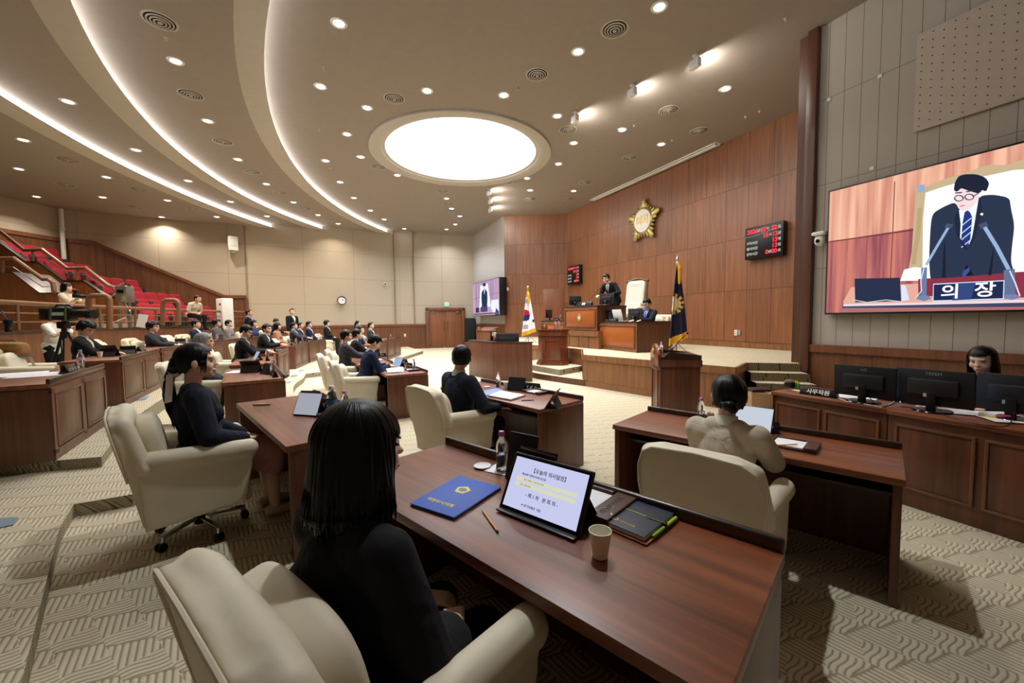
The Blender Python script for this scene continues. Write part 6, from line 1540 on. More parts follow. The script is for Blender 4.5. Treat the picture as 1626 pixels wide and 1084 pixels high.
for i, (x0, x1, yt, yb, foot, lg) in enumerate(((1334, 1431, 579, 630, (1383, 640), 'LG'), (1433, 1561, 585, 643, (1489, 654), 'TREEM'), (1563, 1690, 593, 655, (1625, 668), None))):
    f_ = cpx(*foot); dist = f_.y; A2 = Vector((f_.x, f_.y)); D2 = Vector((cd_.x, cd_.y)); wl = (at_line(x1, A2, D2)-at_line(x0, A2, D2)).length; mm_ = (at_line(x1, A2, D2)+at_line(x0, A2, D2))/2; f_ = Vector((mm_.x, mm_.y, f_.z)); dist = f_.y
    zt_ = YP((x0+x1)/2, yt+2, dist).z; zl = YP((x0+x1)/2, yb, dist).z
    monitor(f_, CA+(.10, .0, -.02)[i], ('first black monitor seen from behind on the clerks counter', 'middle black monitor seen from behind, widest in view', 'last black monitor seen from behind, cut by the picture edge')[i], wl, zt_-zl, lg, zl-ZC)
def cable(pts, r, m, label):
    b = MB(); b.tube(smoothpts3([cpx(*p[:2])+Vector((0, 0, p[2])) for p in pts]), r, 6); return tag(b.build('cable', m), label, 'cable')
def smoothpts3(pts, k=6):
    o = []; n = len(pts)
    for i in range(n-1):
        p0, p1, p2, p3 = pts[max(i-1, 0)], pts[i], pts[i+1], pts[min(i+2, n-1)]
        for j in range(k):
            t = j/k; o.append(.5*((2*p1)+(p2-p0)*t+(2*p0-5*p1+4*p2-p3)*t*t+(3*p1-p0-3*p2+p3)*t**3))
    o.append(pts[-1]); return o
cable([(1376, 640, .12), (1378, 638, .06), (1392, 643, .006), (1404, 646, .004), (1420, 640, .004)], .004, M_BLACK, 'black cable hanging from the first monitor across the counter')
cable([(1330, 632, .004), (1345, 638, .004), (1362, 640, .004), (1400, 647, .004)], .003, M_WHITE, 'white cable looping in front of the first monitor foot')
cable([(1408, 645, .004), (1418, 640, .01), (1425, 634, .02), (1430, 640, .004)], .0035, M_WHITE, 'white cable arching between the first two monitors')
cable([(1492, 640, .12), (1495, 648, .05), (1470, 655, .004), (1450, 648, .004), (1430, 646, .004)], .004, M_BLACK, 'black cable running from the middle monitor')
cable([(1500, 660, .004), (1530, 668, .004), (1570, 676, .004), (1600, 676, .004), (1612, 665, .06)], .004, M_BLACK, 'black cable along the counter edge under the last monitor')
b = MB(); b.box((0, 0, .012), (.44, .14, .02), bev=.005); o = b.build('keyboard', M_BLACK); o.location = cpx(1440, 638); o.rotation_euler = (0, 0, CA); tag(o, 'black keyboard between the first two monitors', 'keyboard')
t = thing('sticky_note_block', 'stack of white and yellow note pads with a pink pen near the last monitor', 'note pads', cpx(1570, 663), CA); b = MB(); b.box((0, 0, .01), (.1, .075, .02)); b.build('yellow_pad', mat('glue_yellow', (240, 220, 60), .4), t); b = MB(); b.box((.0, .0, .03), (.09, .07, .018)); b.build('white_pad', M_PAPER, t); b = MB(); b.cap((.06, -.02, .03), (.1, .02, .03), .01, .01); b.build('pink_pen', mat('hot_pink', (240, 90, 130), .4), t)
# cardboard sheet with folders at the counter end
t = thing('cardboard_box', 'flat tan cardboard box leaning between the stairs and the clerks counter', 'box', (0, 0, 0)); q0 = P(1193, 700, .30); q0 = Vector((3.02, 4.70, 0)); 
e0, e1 = ca-cd_*.02+cn*(-.05), None
b = MB(); A0 = YP(1194, 622, ca.y+.05); A1 = YP(1228, 626, ca.y-.02); b.prism([(A0.x, A0.y, 0), (A1.x, A1.y, 0), (A1.x, A1.y, A1.z), (A0.x, A0.y, A0.z)], (.0, .18, 0), .004); b.build('carton', mat('cardboard', (196, 156, 108), .9), t)
b = MB(); b.box(((A0.x+A1.x)/2+.03, A0.y+.09, A0.z+.012), (.26, .2, .02), bev=.003); o = b.build('black_folder', M_BLACK); tag(o, 'black folder lying on top of the cardboard box', 'folder')
# seated clerk
pc = YP(1567, 571, 3.95); person('person with long black hair behind the last two monitors, only the brow visible', (pc.x, pc.y, 0), CA+PI, sh=.42, vox=.009, pose='sit', top='black', low='black', hairs='long', lean=.12, nod=.25, hands='desk', female=True)
chair(pc.x, pc.y+.12, 0, CA+PI, 'cream armchair hidden behind the monitors of the clerks counter')

# ================================================================== rostrum on the stage
def cabinet(name, label, F0, F1, depth, z0, h, panels=True, emblem=False, side_dir=None, top=M_DARK):
    """rostrum desk: front from F0 to F1 (seen face), body goes back by depth"""
    F0, F1 = Vector(F0[:2]), Vector(F1[:2]); d = F1-F0; L = d.length; d.normalize(); t = thing(name, label, 'desk', (F0.x, F0.y, z0), math.atan2(d.y, d.x))
    b = MB(); b.box((L/2, depth/2, h-.02), (L+.03, depth+.02, .045), bev=.006); b.build('desktop', top, t)
    b = MB(); b.box((L/2, .02, (h-.04)/2), (L, .04, h-.04)); b.build('front_panel', M_OAK, t)
    for s in (0, 1): b = MB(); b.box(((.02, L-.02)[s], depth/2, (h-.04)/2), (.04, depth-.01, h-.04)); b.build('side_panel', M_DESKV, t)
    b = MB(); b.box((L/2, -.002, h*.49), (L*.86, .012, h*.66), bev=.002); ip = b.build('burl_panel', M_BURL, t)
    b = MB()
    for (x, z, w, hh) in ((L/2, h*.85, L*.92, .03), (L/2, h*.13, L*.92, .03), (L*.04, h*.49, .03, h*.75), (L*.96, h*.49, .03, h*.75)): b.box((x, -.012, z), (w, .03, hh), bev=.01)
    b.build('moulding', M_TRIM, ip)
    if emblem:
        b = MB(); 
        for k in range(10): a = k*PI/5+PI/2; b.ell((L/2+.05*math.cos(a), -.02, h*.5+.075*math.sin(a)), (.03, .012, .045), (0, -a+PI/2, 0))
        b.build('gold_crest', M_GOLD, t); b = MB(); b.ell((L/2, -.03, h*.5), (.035, .01, .055)); b.build('crest_centre', M_WHITE, t)
    return t
lf0, lf1 = P(949.3, 553, ZS), P(1010.8, 560, ZS)
hl = vert_z = YP(1010.8, 510.3, lf1.y).z-ZS
cabinet('clerk_rostrum_desk', 'burl-fronted desk of the seated clerk on the stage, below the presiding desk', lf0, lf1, 1.15, ZS, hl)
uf0, uf1 = YP(896, 522.5, 12.6), YP(948, 526, 11.3); zu = 1.27
uf0.z = uf1.z = 0
cabinet('presiding_desk', 'tall burl-fronted presiding desk with a gold crest, highest on the stage', uf0, uf1, 1.15, zu, YP(948.3, 484.5, 11.3).z-zu, emblem=True)
# its panelled plinth
dpl = (uf1-uf0).normalized(); npl = Vector((dpl.y, -dpl.x, 0))
pa = uf0-dpl*.1+npl*.06; pb_ = uf1+dpl*.15+npl*.06
t = thing('rostrum_plinth', 'panelled oak plinth carrying the presiding desk', 'plinth', (0, 0, 0))
b = MB(); b.prism([(pa.x, pa.y, .30), (pb_.x, pb_.y, .30), (pb_.x-npl.x*1.9, pb_.y-npl.y*1.9, .30), (pa.x-npl.x*1.9, pa.y-npl.y*1.9, .30)], (0, 0, zu-.32)); b.build('body', M_OAK, t, smooth=False)
b = MB(); b.prism([(pa.x+npl.x*.03, pa.y+npl.y*.03, zu-.17), (pb_.x+npl.x*.03, pb_.y+npl.y*.03, zu-.17), (pb_.x, pb_.y, zu-.17), (pa.x, pa.y, zu-.17)], (0, 0, .155)); b.build('top_band', M_OAK, t, smooth=False)
b = MB()
for k in range(1, 4): q = pa.lerp(pb_, k/4)+npl*.004; b.box((q.x, q.y, .7), (.012, .012, .8))
b.build('joint_lines', M_DARK, t)
# lower side desk behind the lectern
sf0, sf1 = YP(860, 525, 14.2), YP(897, 526, 13.4); sf0.z = sf1.z = 0
cabinet('side_desk', 'low burl-fronted side desk left of the presiding desk, partly hidden by the lectern', sf0, sf1, .9, ZS, YP(880, 508.7, 13.8).z-ZS)
tp = ZS+YP(880, 508.7, 13.8).z-ZS
q = sf0.lerp(sf1, .3); monitor((q.x+.05, q.y+.3, tp), math.atan2(dpl.y, dpl.x)-1.2+PI, 'small monitor edge-on on the low side desk', .4, .28, None, .1)
q = sf0.lerp(sf1, .62); plate((q.x+.05, q.y+.2, tp), math.atan2(dpl.y, dpl.x), 'black name plate on the low side desk', .3); bottle((q.x+.2, q.y+.35, tp), 'white water bottle on the low side desk')
# things on the presiding desk
zt_ = YP(948.3, 484.5, 11.3).z+.004; ud_ = math.atan2(dpl.y, dpl.x)
U0 = lambda s, v: Vector(((uf0.lerp(uf1, s)).x-npl.x*v, (uf0.lerp(uf1, s)).y-npl.y*v, zt_))
plate(U0(.50, .18), ud_, 'black name plate reading speaker in white Korean letters on the presiding desk', .46, s=1.5, body='의장')
p = U0(.47, .3); m1 = YP(952, 459, p.y-.1); goose_mic(p, m1, 'left gooseneck microphone rising from the presiding desk'); p = U0(.80, .4); m2 = YP(956, 463, p.y-.1); goose_mic(p, m2, 'right gooseneck microphone rising from the presiding desk')
q = U0(1.05, .30); monitor((q.x, q.y, zt_), ud_+PI*0+.0, 'black monitor seen from behind on the presiding desk, before the standing man', .58, .30, None, .03)
q = U0(.12, .3); monitor((q.x, q.y, zt_), ud_+1.25, 'narrow black monitor edge-on at the left end of the presiding desk', .4, .28, None, .05)
# clerk's desk
zl_ = ZS+hl+.003; ld = (lf1-lf0).normalized(); ln_ = Vector((ld.y, -ld.x, 0)); la = math.atan2(ld.y, ld.x)
L0 = lambda s, v: Vector(((lf0.lerp(lf1, s)).x-ln_.x*v, (lf0.lerp(lf1, s)).y-ln_.y*v, zl_))
q = L0(.18, .25); monitor(q, la+.0, 'left black monitor on the stage clerk desk', .50, .28, None, .04); q = L0(.74, .30); monitor(q, la, 'right black monitor on the stage clerk desk beside the white laptop', .56, .30, None, .03)
t = thing('open_laptop', 'white laptop lid seen from behind between the two monitors of the stage clerk', 'laptop', L0(.47, .15), la); b = MB(); b.box((0, .10, .008), (.38, .26, .014), bev=.004); b.build('keyboard_half', M_WHITE, t); b = MB(); b.box((0, -.06, .17), (.40, .010, .30), rot=(.25, 0, 0), bev=.004); b.build('lid', M_WHITE, t)
plate(L0(.38, .05), la, 'black name plate in front of the white laptop on the stage clerk desk', .36, s=1.1)
q = L0(1.02, .62); q = YP(1018, 509, 10.2); bottle((q.x, q.y, zl_), 'water bottle with pink cap at the right monitor of the stage clerk', s=1.35)
b = MB(); b.box((0, 0, .03), (.16, .12, .05), bev=.01); o = b.build('telephone', mat('phone_grey', (140, 138, 134), .5)); o.location = L0(.05, .3); tag(o, 'small grey telephone at the left end of the stage clerk desk', 'telephone')
# presiding man, clerk
pl_ = YP(965, 440, 12.0); tl, fl_ = person('person standing in a black suit leaning over the presiding desk', (pl_.x+.22, pl_.y+.05, zu), 2.15, pose='stand', scale=1.02, vox=.008, top='black', low='black', hairs='side', hands='lean', lean=.52, nod=.15, shirt='white', tie='navy', glasses=True, yaw=.3)
pcx = YP(1032, 478.5, 10.5); person('person seated in a dark blue suit with glasses at the stage clerk desk', (pcx.x, pcx.y, ZS), 2.1, pose='sit', sh=.48, vox=.009, top='dnavy', low='black', hairs='side', hands='desk', lean=.12, nod=.35, shirt='lblue', tie='blue', glasses=True)
chair(pcx.x+.05, pcx.y+.06, ZS, 2.2, 'cream armchair of the seated stage clerk'); q = YP(1046, 520, 10.9); chair(q.x+.15, q.y+.5, ZS, la+.2+PI, 'empty cream armchair behind the navy flag on the stage')
# presiding armchair with carved frame
q = YP(1003, 520, 12.3)
t = thing('presiding_armchair', 'tall white tufted armchair with carved wooden frame behind the presiding desk', 'armchair', (q.x+.1, q.y+.45, zu), ud_+.2+PI)
b = MB(); b.sup((0, -.28, .98), (.33, .09, .56), .3, .3, rot=(.16, 0, 0))
for v in b.b.verts:
    if v.co.y > -.30+.0:
        for bx in (-.18, 0, .18):
            for bz in (.85, 1.1, 1.35): v.co.y -= .03*math.exp(-((v.co.x-bx)**2+(v.co.z-bz)**2)/.0018)
M_IVORY = mat('ivory_leather', (212, 205, 190), .5)
b.build('backrest', M_IVORY, t)
b = MB()
for s in (-1, 1): b.chain([(s*.36, -.23, .5), (s*.37, -.30, .98), (s*.36, -.38, 1.50)], [.035, .04, .03]); b.ell((s*.36, -.39, 1.53), (.055, .05, .06))
b.chain([(-.36, -.39, 1.53), (-.18, -.40, 1.57), (0, -.41, 1.61), (.18, -.40, 1.57), (.36, -.39, 1.53)], [.03, .035, .045, .035, .03]); b.build('carved_frame', mat('carved_wood', (96, 66, 40), .4, coat=.3), t)
b = MB(); b.sup((0, .05, .42), (.33, .34, .11), .4, .35); b.build('seat', M_IVORY, t); b = MB(); b.sup((-.10, -.10, .68), (.22, .09, .16), .4, .4, rot=(.2, 0, .1)); b.build('lumbar_cushion', M_IVORY, t)
for s in (-1, 1): b = MB(); b.sup((s*.37, .02, .45), (.08, .36, .24), .35, .4); b.build('arm', M_IVORY, t)
b = MB(); b.box((0, 0, .12), (.6, .6, .2), bev=.03); b.build('plinth_base', mat('carved_wood', (96, 66, 40), .4, coat=.3), t)
# ------------------------------------------------------------------ lecterns
la_, lb_ = P(850.5, 580, .30), P(903.6, 580, .30); lc = (la_+lb_)/2+Vector((.05, .30, 0)); 
t = thing('octagonal_lectern', 'reddish eight-sided wooden lectern on the low platform before the stage', 'lectern', (lc.x, lc.y, .30), -.25)
def octo(b, w, dp, z0, z1, ch=.16):
    q = [(-w/2, -dp/2+ch), (-w/2+ch, -dp/2), (w/2-ch, -dp/2), (w/2, -dp/2+ch), (w/2, dp/2), (-w/2, dp/2)]
    b.prism([(x, y, z0) for x, y in q], (0, 0, z1-z0), .004)
LW = (lb_-la_).length*.98
ml = wood('lectern_mahogany', (84, 34, 16), (134, 66, 34), .28, 'Z', 1, coat=.4)
b = MB(); octo(b, LW, .62, 0, .07); octo(b, LW-.04, .58, .07, .12); b.build('base', ml, t); b = MB(); octo(b, LW-.10, .52, .12, .84); bd_ = b.build('body', ml, t)
b = MB(); octo(b, LW-.02, .60, .84, .87); octo(b, LW-.06, .56, .87, .99); octo(b, LW+.0, .62, .99, 1.03); b.build('desktop', ml, t)
b = MB()
for (x, w_, r_) in ((0, LW-.52, 0), ):
    for (dx, dz, ww, hh) in ((0, .22, w_, .02), (0, -.22, w_, .02), (w_/2, 0, .02, .46), (-w_/2, 0, .02, .46)): b.box((dx, -.265, .48+dz), (ww, .02, hh), bev=.005)
b.build('moulding', M_TRIM, bd_)
b = MB(); b.prism([(-.3, -.22, 1.03), (-.12, -.22, 1.03), (-.12, -.22, 1.12), (-.2, -.22, 1.20), (-.3, -.22, 1.14)], (0, .03, 0), .004); b.build('crest_board', M_TRIM, t); b = MB(); b.ell((-.2, -.235, 1.10), (.03, .012, .05)); b.build('gold_crest', M_GOLD, t)
b = MB(); b.box((-.24, -.1, 1.12), (.12, .12, .16), bev=.02); o = b.build('desk_lamp', M_BLACK, t)
bottle((lc.x+.07, lc.y-.05, 1.33), 'first water bottle with pink cap on the eight-sided lectern', s=1.1); bottle((lc.x+.17, lc.y-.0, 1.33), 'second water bottle with pink cap on the eight-sided lectern', s=1.1)
# lectern in front of the stage, right
ra, rb, rc = P(1036, 656, 0), P(1112, 662, 0), P(1048, 690, 0); 
r0, r1 = Vector((2.37, 6.66, 0)), Vector((3.05, 6.38, 0)); r0 = P(1050, 690, 0); r1 = P(1112, 690, 0)
rr0 = P(1047, 655, 0)
hR = 1.02
LD = 5.95; q0 = YP(1048, 600, LD); q1 = YP(1112, 600, LD-.05); q2 = YP(1036, 600, LD+.62)
xv = Vector((q1.x-q0.x, q1.y-q0.y)); yv = Vector((q2.x-q0.x, q2.y-q0.y))
t = thing('side_lectern', 'dark wooden lectern with arched crest board in front of the stage, side towards the camera', 'lectern', (q0.x, q0.y, 0), math.atan2(xv.y, xv.x))
w_ = xv.length; yl = Vector((yv.x*math.cos(-math.atan2(xv.y, xv.x))-yv.y*math.sin(-math.atan2(xv.y, xv.x)), yv.x*math.sin(-math.atan2(xv.y, xv.x))+yv.y*math.cos(-math.atan2(xv.y, xv.x))))
sk_ = lambda x, y: (x*w_+y*yl.x, y*yl.y)
zf0 = YP(1048, 577, LD).z; zf1 = YP(1112, 574, LD).z
b = MB(); b.prism([(*sk_(0, 0), 0), (*sk_(1, 0), 0), (*sk_(1, 1), 0), (*sk_(0, 1), 0)], (0, 0, .9), .004); b.build('body', M_DESKV, t)
b = MB(); b.prism([(*sk_(-.05, -.04), .88), (*sk_(1.04, -.04), .88), (*sk_(1.04, 1.04), .88), (*sk_(-.05, 1.04), .88)], (0, 0, .10), .006); b.build('top_band', M_DESKV, t); b = MB(); b.prism([(*sk_(-.05, -.04), 0), (*sk_(1.04, -.04), 0), (*sk_(1.04, 1.04), 0), (*sk_(-.05, 1.04), 0)], (0, 0, .09), .006); b.build('plinth', M_DESKV, t)
b = MB(); b.prism([(*sk_(.02, 0), .98), (*sk_(.02, 1), .98), (*sk_(1.0, 1), 1.0), (*sk_(1.0, 0), 1.0)], (0, 0, .05), .004); b.prism([(*sk_(.0, -.02), .98), (*sk_(.22, -.02), 1.10), (*sk_(1.02, -.02), 1.05), (*sk_(1.02, -.02), .98)], (0, .03, 0)); b.prism([(*sk_(.0, .98), .98), (*sk_(.22, .98), 1.10), (*sk_(1.02, .98), 1.05), (*sk_(1.02, .98), .98)], (0, .03, 0)); b.build('sloping_top', M_DARK, t)
b = MB(); b.prism([(*sk_(-.06, v), z) for v, z in ((0, .92), (1, .92), (1, 1.06), (.86, 1.14), (.66, 1.20), (.5, 1.215), (.34, 1.20), (.14, 1.14), (0, 1.06))], (.045, 0, 0), .004); b.build('crest_board', ml, t)
b = MB(); x_, y_ = sk_(-.09, .5); b.ell((x_, y_, 1.08), (.012, .05, .06)); b.ell((x_-.008, y_, 1.08), (.012, .028, .038)); b.build('gold_crest', M_GOLD, t)
b = MB()
for (v0, v1, z0, z1) in ((.12, .88, .80, .82), (.12, .88, .14, .16), (.12, .14, .14, .82), (.86, .88, .14, .82)): b.prism([(*sk_(-.01, v0), z0), (*sk_(-.01, v1), z0), (*sk_(-.01, v1), z1), (*sk_(-.01, v0), z1)], (-.02, 0, 0))
b.build('moulding', M_TRIM, t)
p = YP(1066, 556, LD+.3); e = YP(1090, 531, LD+.2); goose_mic((p.x, p.y, 1.04), e, 'gooseneck microphone with glowing red ring on the side lectern', True)
q = YP(1050, 549, LD+.35); bottle((q.x, q.y, 1.04), 'water bottle on the side lectern behind its crest board', mat('blue_cap', (130, 170, 226), .4))
# booth of the stenographer
b0, b1, b2 = P(742, 589, 0), P(783, 603.5, 0), P(845, 606, 0); zb_ = 1.0; 
t = thing('stenographer_booth', 'dark walnut corner booth standing alone on the carpet before the stage', 'booth', (0, 0, 0)); bb = b2+(b0-b1)*.9
c0 = Vector((b0.x*.93+.05, b0.y*.93, 0))
b = MB(); up3 = Vector((0, 0, zb_))
for a, c in ((c0, b1), (b1, b2)):
    dd2 = (c-a).normalized(); nn2 = Vector((-dd2.y, dd2.x, 0)); b.prism([a, c, c+up3, a+up3], nn2*.04, .003)
b.build('outer_panels', M_DESKV, t)
b = MB(); 
for a, c in ((c0, b1), (b1, b2)):
    dd2 = (c-a).normalized(); nn2 = Vector((-dd2.y, dd2.x, 0)); b.prism([a-nn2*.015+up3, c-nn2*.015+up3, c+nn2*.16+up3, a+nn2*.16+up3], (0, 0, .03), .004)
b.build('top_rail', M_DARK, t)
b = MB(); cen = (c0+b1+b2)/3+Vector((0, .35, 0)); b.prism([c0+Vector((.03, .05, .72)), b1+Vector((0, .06, .72)), b2+Vector((-.03, .05, .72)), b2+Vector((-.05, .75, .72)), c0+Vector((.4, .5, .72))], (0, 0, .03)); b.build('inner_desk', M_DARK, t)
q = YP(806, 560, b2.y+.35); monitor((q.x, q.y, .76), -.12, 'black monitor seen from behind in the walnut corner booth', .62, .36, None, .12)
q = YP(785, 530, b2.y+1.25); person('person with long black hair sitting inside the walnut corner booth', (q.x, q.y, 0), PI-.25, pose='sit', sh=.44-.0, vox=.009, top='black', low='black', hairs='long', hands='lap', lean=.0, female=True, yaw=.5)
chair(q.x, q.y+.1, 0, PI-.25, 'cream armchair inside the walnut corner booth')
# far loudspeaker and spare lectern
q0, q1 = P(737, 549.5, 0), P(755, 549.5, 0); t = thing('floor_loudspeaker', 'tall black loudspeaker on a wooden plinth right of the double door', 'loudspeaker', ((q0.x+q1.x)/2+.1, (q0.y+q1.y)/2-.6, 0), .1)
b = MB(); b.box((0, 0, .16), (.66, .6, .32), bev=.01); b.build('plinth', M_TRIM, t); b = MB(); b.box((0, 0, 1.02), (.60, .5, 1.38), bev=.02); b.build('cabinet', M_BLACK, t); b = MB(); b.box((0, -.255, 1.02), (.54, .01, 1.3), bev=.003); b.build('grille', mat('speaker_grille', (24, 24, 26), .8), t)
q = YP(774, 540, 18.2); t = thing('spare_lectern', 'brown wooden lectern parked under the far wall screen behind the booth', 'lectern', (q.x, q.y, 0), -.7)
b = MB(); b.box((0, 0, .55), (.9, .5, 1.1), bev=.01); b.build('body', M_TRIM, t); b = MB(); b.prism([(-.47, -.28, 1.1), (.47, -.28, 1.1), (.47, .28, 1.24), (-.47, .28, 1.24)], (0, 0, .03), .004); b.build('sloping_top', M_TRIM, t); b = MB(); b.prism([(-.40, -.29, 1.1), (-.1, -.29, 1.1), (-.14, -.29, 1.26), (-.25, -.29, 1.32), (-.36, -.29, 1.26)], (0, .02, 0)); b.build('crest_board', M_TRIM, t); b = MB(); b.ell((-.25, -.30, 1.2), (.03, .01, .05)); b.build('gold_crest', M_GOLD, t)

# ------------------------------------------------------------------ flags
def flag(label, base, ztop, zs, zb_, kind, face, lw=.5, sc=1.0):
    t = thing('standing_flag', label, 'flag', base, face)
    H = ztop-base[2]; zs -= base[2]; zb_ -= base[2]
    b = MB(); b.cyl((0, 0, 0), (0, 0, H-.06), .014, seg=12); b.build('pole', M_STEEL, t)
    b = MB()
    if kind == 'kr': b.ell((0, 0, H-.03), (.05, .05, .055)); b.cyl((0, 0, H-.14), (0, 0, H-.07), .012, .03)
    else: b.lathe([(0, H+.06), (.012, H), (.035, H-.06), (.012, H-.10), (.03, H-.13), (0, H-.14)], seg=12)
    b.build('finial', M_GOLD if kind == 'kr' else M_STEEL, t)
    b = MB()
    for k in range(3): a = k*2*PI/3+.4; b.tube([(0, 0, .28), (.30*math.cos(a), .30*math.sin(a), .01)], .010, 6)
    b.build('tripod', M_STEEL, t)
    # cloth: grid, narrow at the top, folds; materials by the flag's own pattern
    nu, nv = 56, 110; hgt = zs-zb_
    ms = {'kr': [mat('flag_white', (240, 240, 244), .8), mat('flag_fringe', (226, 170, 40), .7), mat('flag_red', (200, 30, 44), .8), mat('flag_blue', (34, 44, 120), .8), mat('flag_black', (20, 20, 24), .8)],
          'navy': [mat('flag_navy', (24, 22, 56), .75), mat('flag_fringe', (226, 170, 40), .7), mat('flag_gold', (222, 190, 100), .6), mat('flag_silver', (214, 212, 214), .6)]}[kind]
    b = MB(); idx = []
    def pos(u, v):     # u across 0..1, v down 0..1
        wd_ = lw*(.06+.94*v**.75); x = -wd_*.42+wd_*u; y = -.05-.045*math.sin(u*9.5+v*1.5)*(.25+v)-.02*math.sin(u*21)
        return (x, y, zs-hgt*v*(1-.10*(u)*(1 if kind == 'navy' else 1))+.0)
    rows = [[pos(i/nu, j/nv) for i in range(nu+1)] for j in range(nv+1)]; b.sheet(rows)
    me = b.mesh('cloth', True, None)
    for f in me.polygons:
        c = f.center; u = (c.x)/lw; v = (zs-c.z)/hgt; m = 0
        xx, zz = c.x, c.z-zb_
        edge = f.index // nu / nv
        if edge > .90: m = 1
        elif kind == 'kr':
            if edge < .14: m = 1
            cx_, cz = -.10*sc, hgt*.46; r = math.hypot(c.x-cx_, (zz-cz))
            if r < .20*sc: m = 2 if (zz-cz) > -.02+.05*math.sin((c.x-cx_)/.2*PI) else 3
            for (bx, bz) in ((-.04, hgt*.76), (-.08, hgt*.20)):
                if abs(c.x-bx) < .085*sc and abs(zz-bz) < .075*sc and (int((zz-bz+.5)/.025) % 2 == 0): m = 4
            if abs(c.x-.20) < .03 and abs(zz-hgt*.34) < .05: m = 4
        else:
            cx_, cz = -.10, hgt*.52; dx, dz = c.x-cx_, zz-cz; r = math.hypot(dx, dz); a = math.atan2(dz, dx)
            if r < .13: m = 3
            elif r < .245 and (math.sin(a*12) > -.35 or r < .17): m = 2
            if r < .05: m = 2
        f.material_index = m
    o = link('cloth', me, ms, t)
    b = MB(); b.chain([(.0, -.03, H-.16), (.05, -.06, H-.30), (.04, -.07, H-.62)], [.03, .05, .03]); b.build('tassel', mat('flag_fringe', (226, 170, 40), .7), t); b = MB(); b.chain([(.09*lw*2, -.0, hgt*.5+zb_), (.10*lw*2, .0, hgt*.36+zb_)], [.03, .035]); b.build('tassel', mat('flag_fringe', (226, 170, 40), .7), t)
    return t
q = P(839, 545, ZS); zt1 = YP(838, 455, q.y).z
flag('white national flag with red and blue circle and gold fringe on a pole', (q.x, q.y, ZS), zt1, YP(838, 461, q.y).z, YP(838, 534, q.y).z, 'kr', -.35, .50)
q = P(1074, 552, ZS); q = YP(1074, 552, 9.3); zt1 = YP(1073, 407, q.y).z
flag('navy council flag with gold flower crest and gold fringe on a tripod pole', (q.x, q.y, ZS), zt1, YP(1073, 420, q.y).z, YP(1073, 549, q.y).z, 'navy', -.3, .42)
# ================================================================== public gallery on the left
GW = smoothpts([(-8.5, 5.0), (-8.9, 5.9), (-9.9, 7.75), (-11.0, 10.8), (-11.7, 14.0), (-12.1, 18.3)], 6)
ZG = 1.38; ZW = 1.50; ZR = 2.07
strip_wall('wall_gallery_front', GW, M_WAIN, 0, ZW-.03, thick=.14)
ribbon('trim_50', GW, ZW-.05, ZW, .03, M_DARK, 1)
b = MB(); n = len(GW); nn = []
for side in (.0, -.22): pass
b.sheet([[Vector((x, y, ZW)) for x, y in off(GW, .03, 1)], [Vector((x, y, ZW)) for x, y in off(GW, -.24, 1)]]); struct(b.build('trim_51', M_DARK, smooth=False))
rl = thing('gallery_rail', 'long bronze-painted tubular railing along the front of the public gallery', 'railing', (0, 0, 0))
gc = off(GW, -.08, 1)
b = MB(); b.tube([Vector((x, y, ZR)) for x, y in gc]+[Vector((gc[-1][0], gc[-1][1], ZR))], .048, 12); b.build('handrail', M_RAIL, rl)
b = MB()
for z in (ZW+.17, ZW+.36): b.tube([Vector((x, y, z)) for x, y in gc], .016, 8)
b.build('lower_rails', M_RAIL, rl)
for x in (27, 157, 175, 215, 248, 279, 310, 340, 363, 388):
    # posts where the photograph shows them
    best = min(range(len(gc)*8), key=lambda i: abs((lambda p: (p[0]/p[1]))((gc[min(i//8, len(gc)-2)][0]+(gc[min(i//8+1, len(gc)-1)][0]-gc[min(i//8, len(gc)-2)][0])*(i % 8)/8, gc[min(i//8, len(gc)-2)][1]+(gc[min(i//8+1, len(gc)-1)][1]-gc[min(i//8, len(gc)-2)][1])*(i % 8)/8))-ray(x, 500).x/ray(x, 500).y))
    i = min(best//8, len(gc)-2); f = (best % 8)/8; p = Vector(gc[i]).lerp(Vector(gc[i+1]), f)
    b = MB(); b.cyl((p.x, p.y, ZW), (p.x, p.y, ZR), .034, seg=12); b.cyl((p.x, p.y, ZW), (p.x, p.y, ZW+.012), .06, seg=16); b.build('post', M_RAIL, rl)
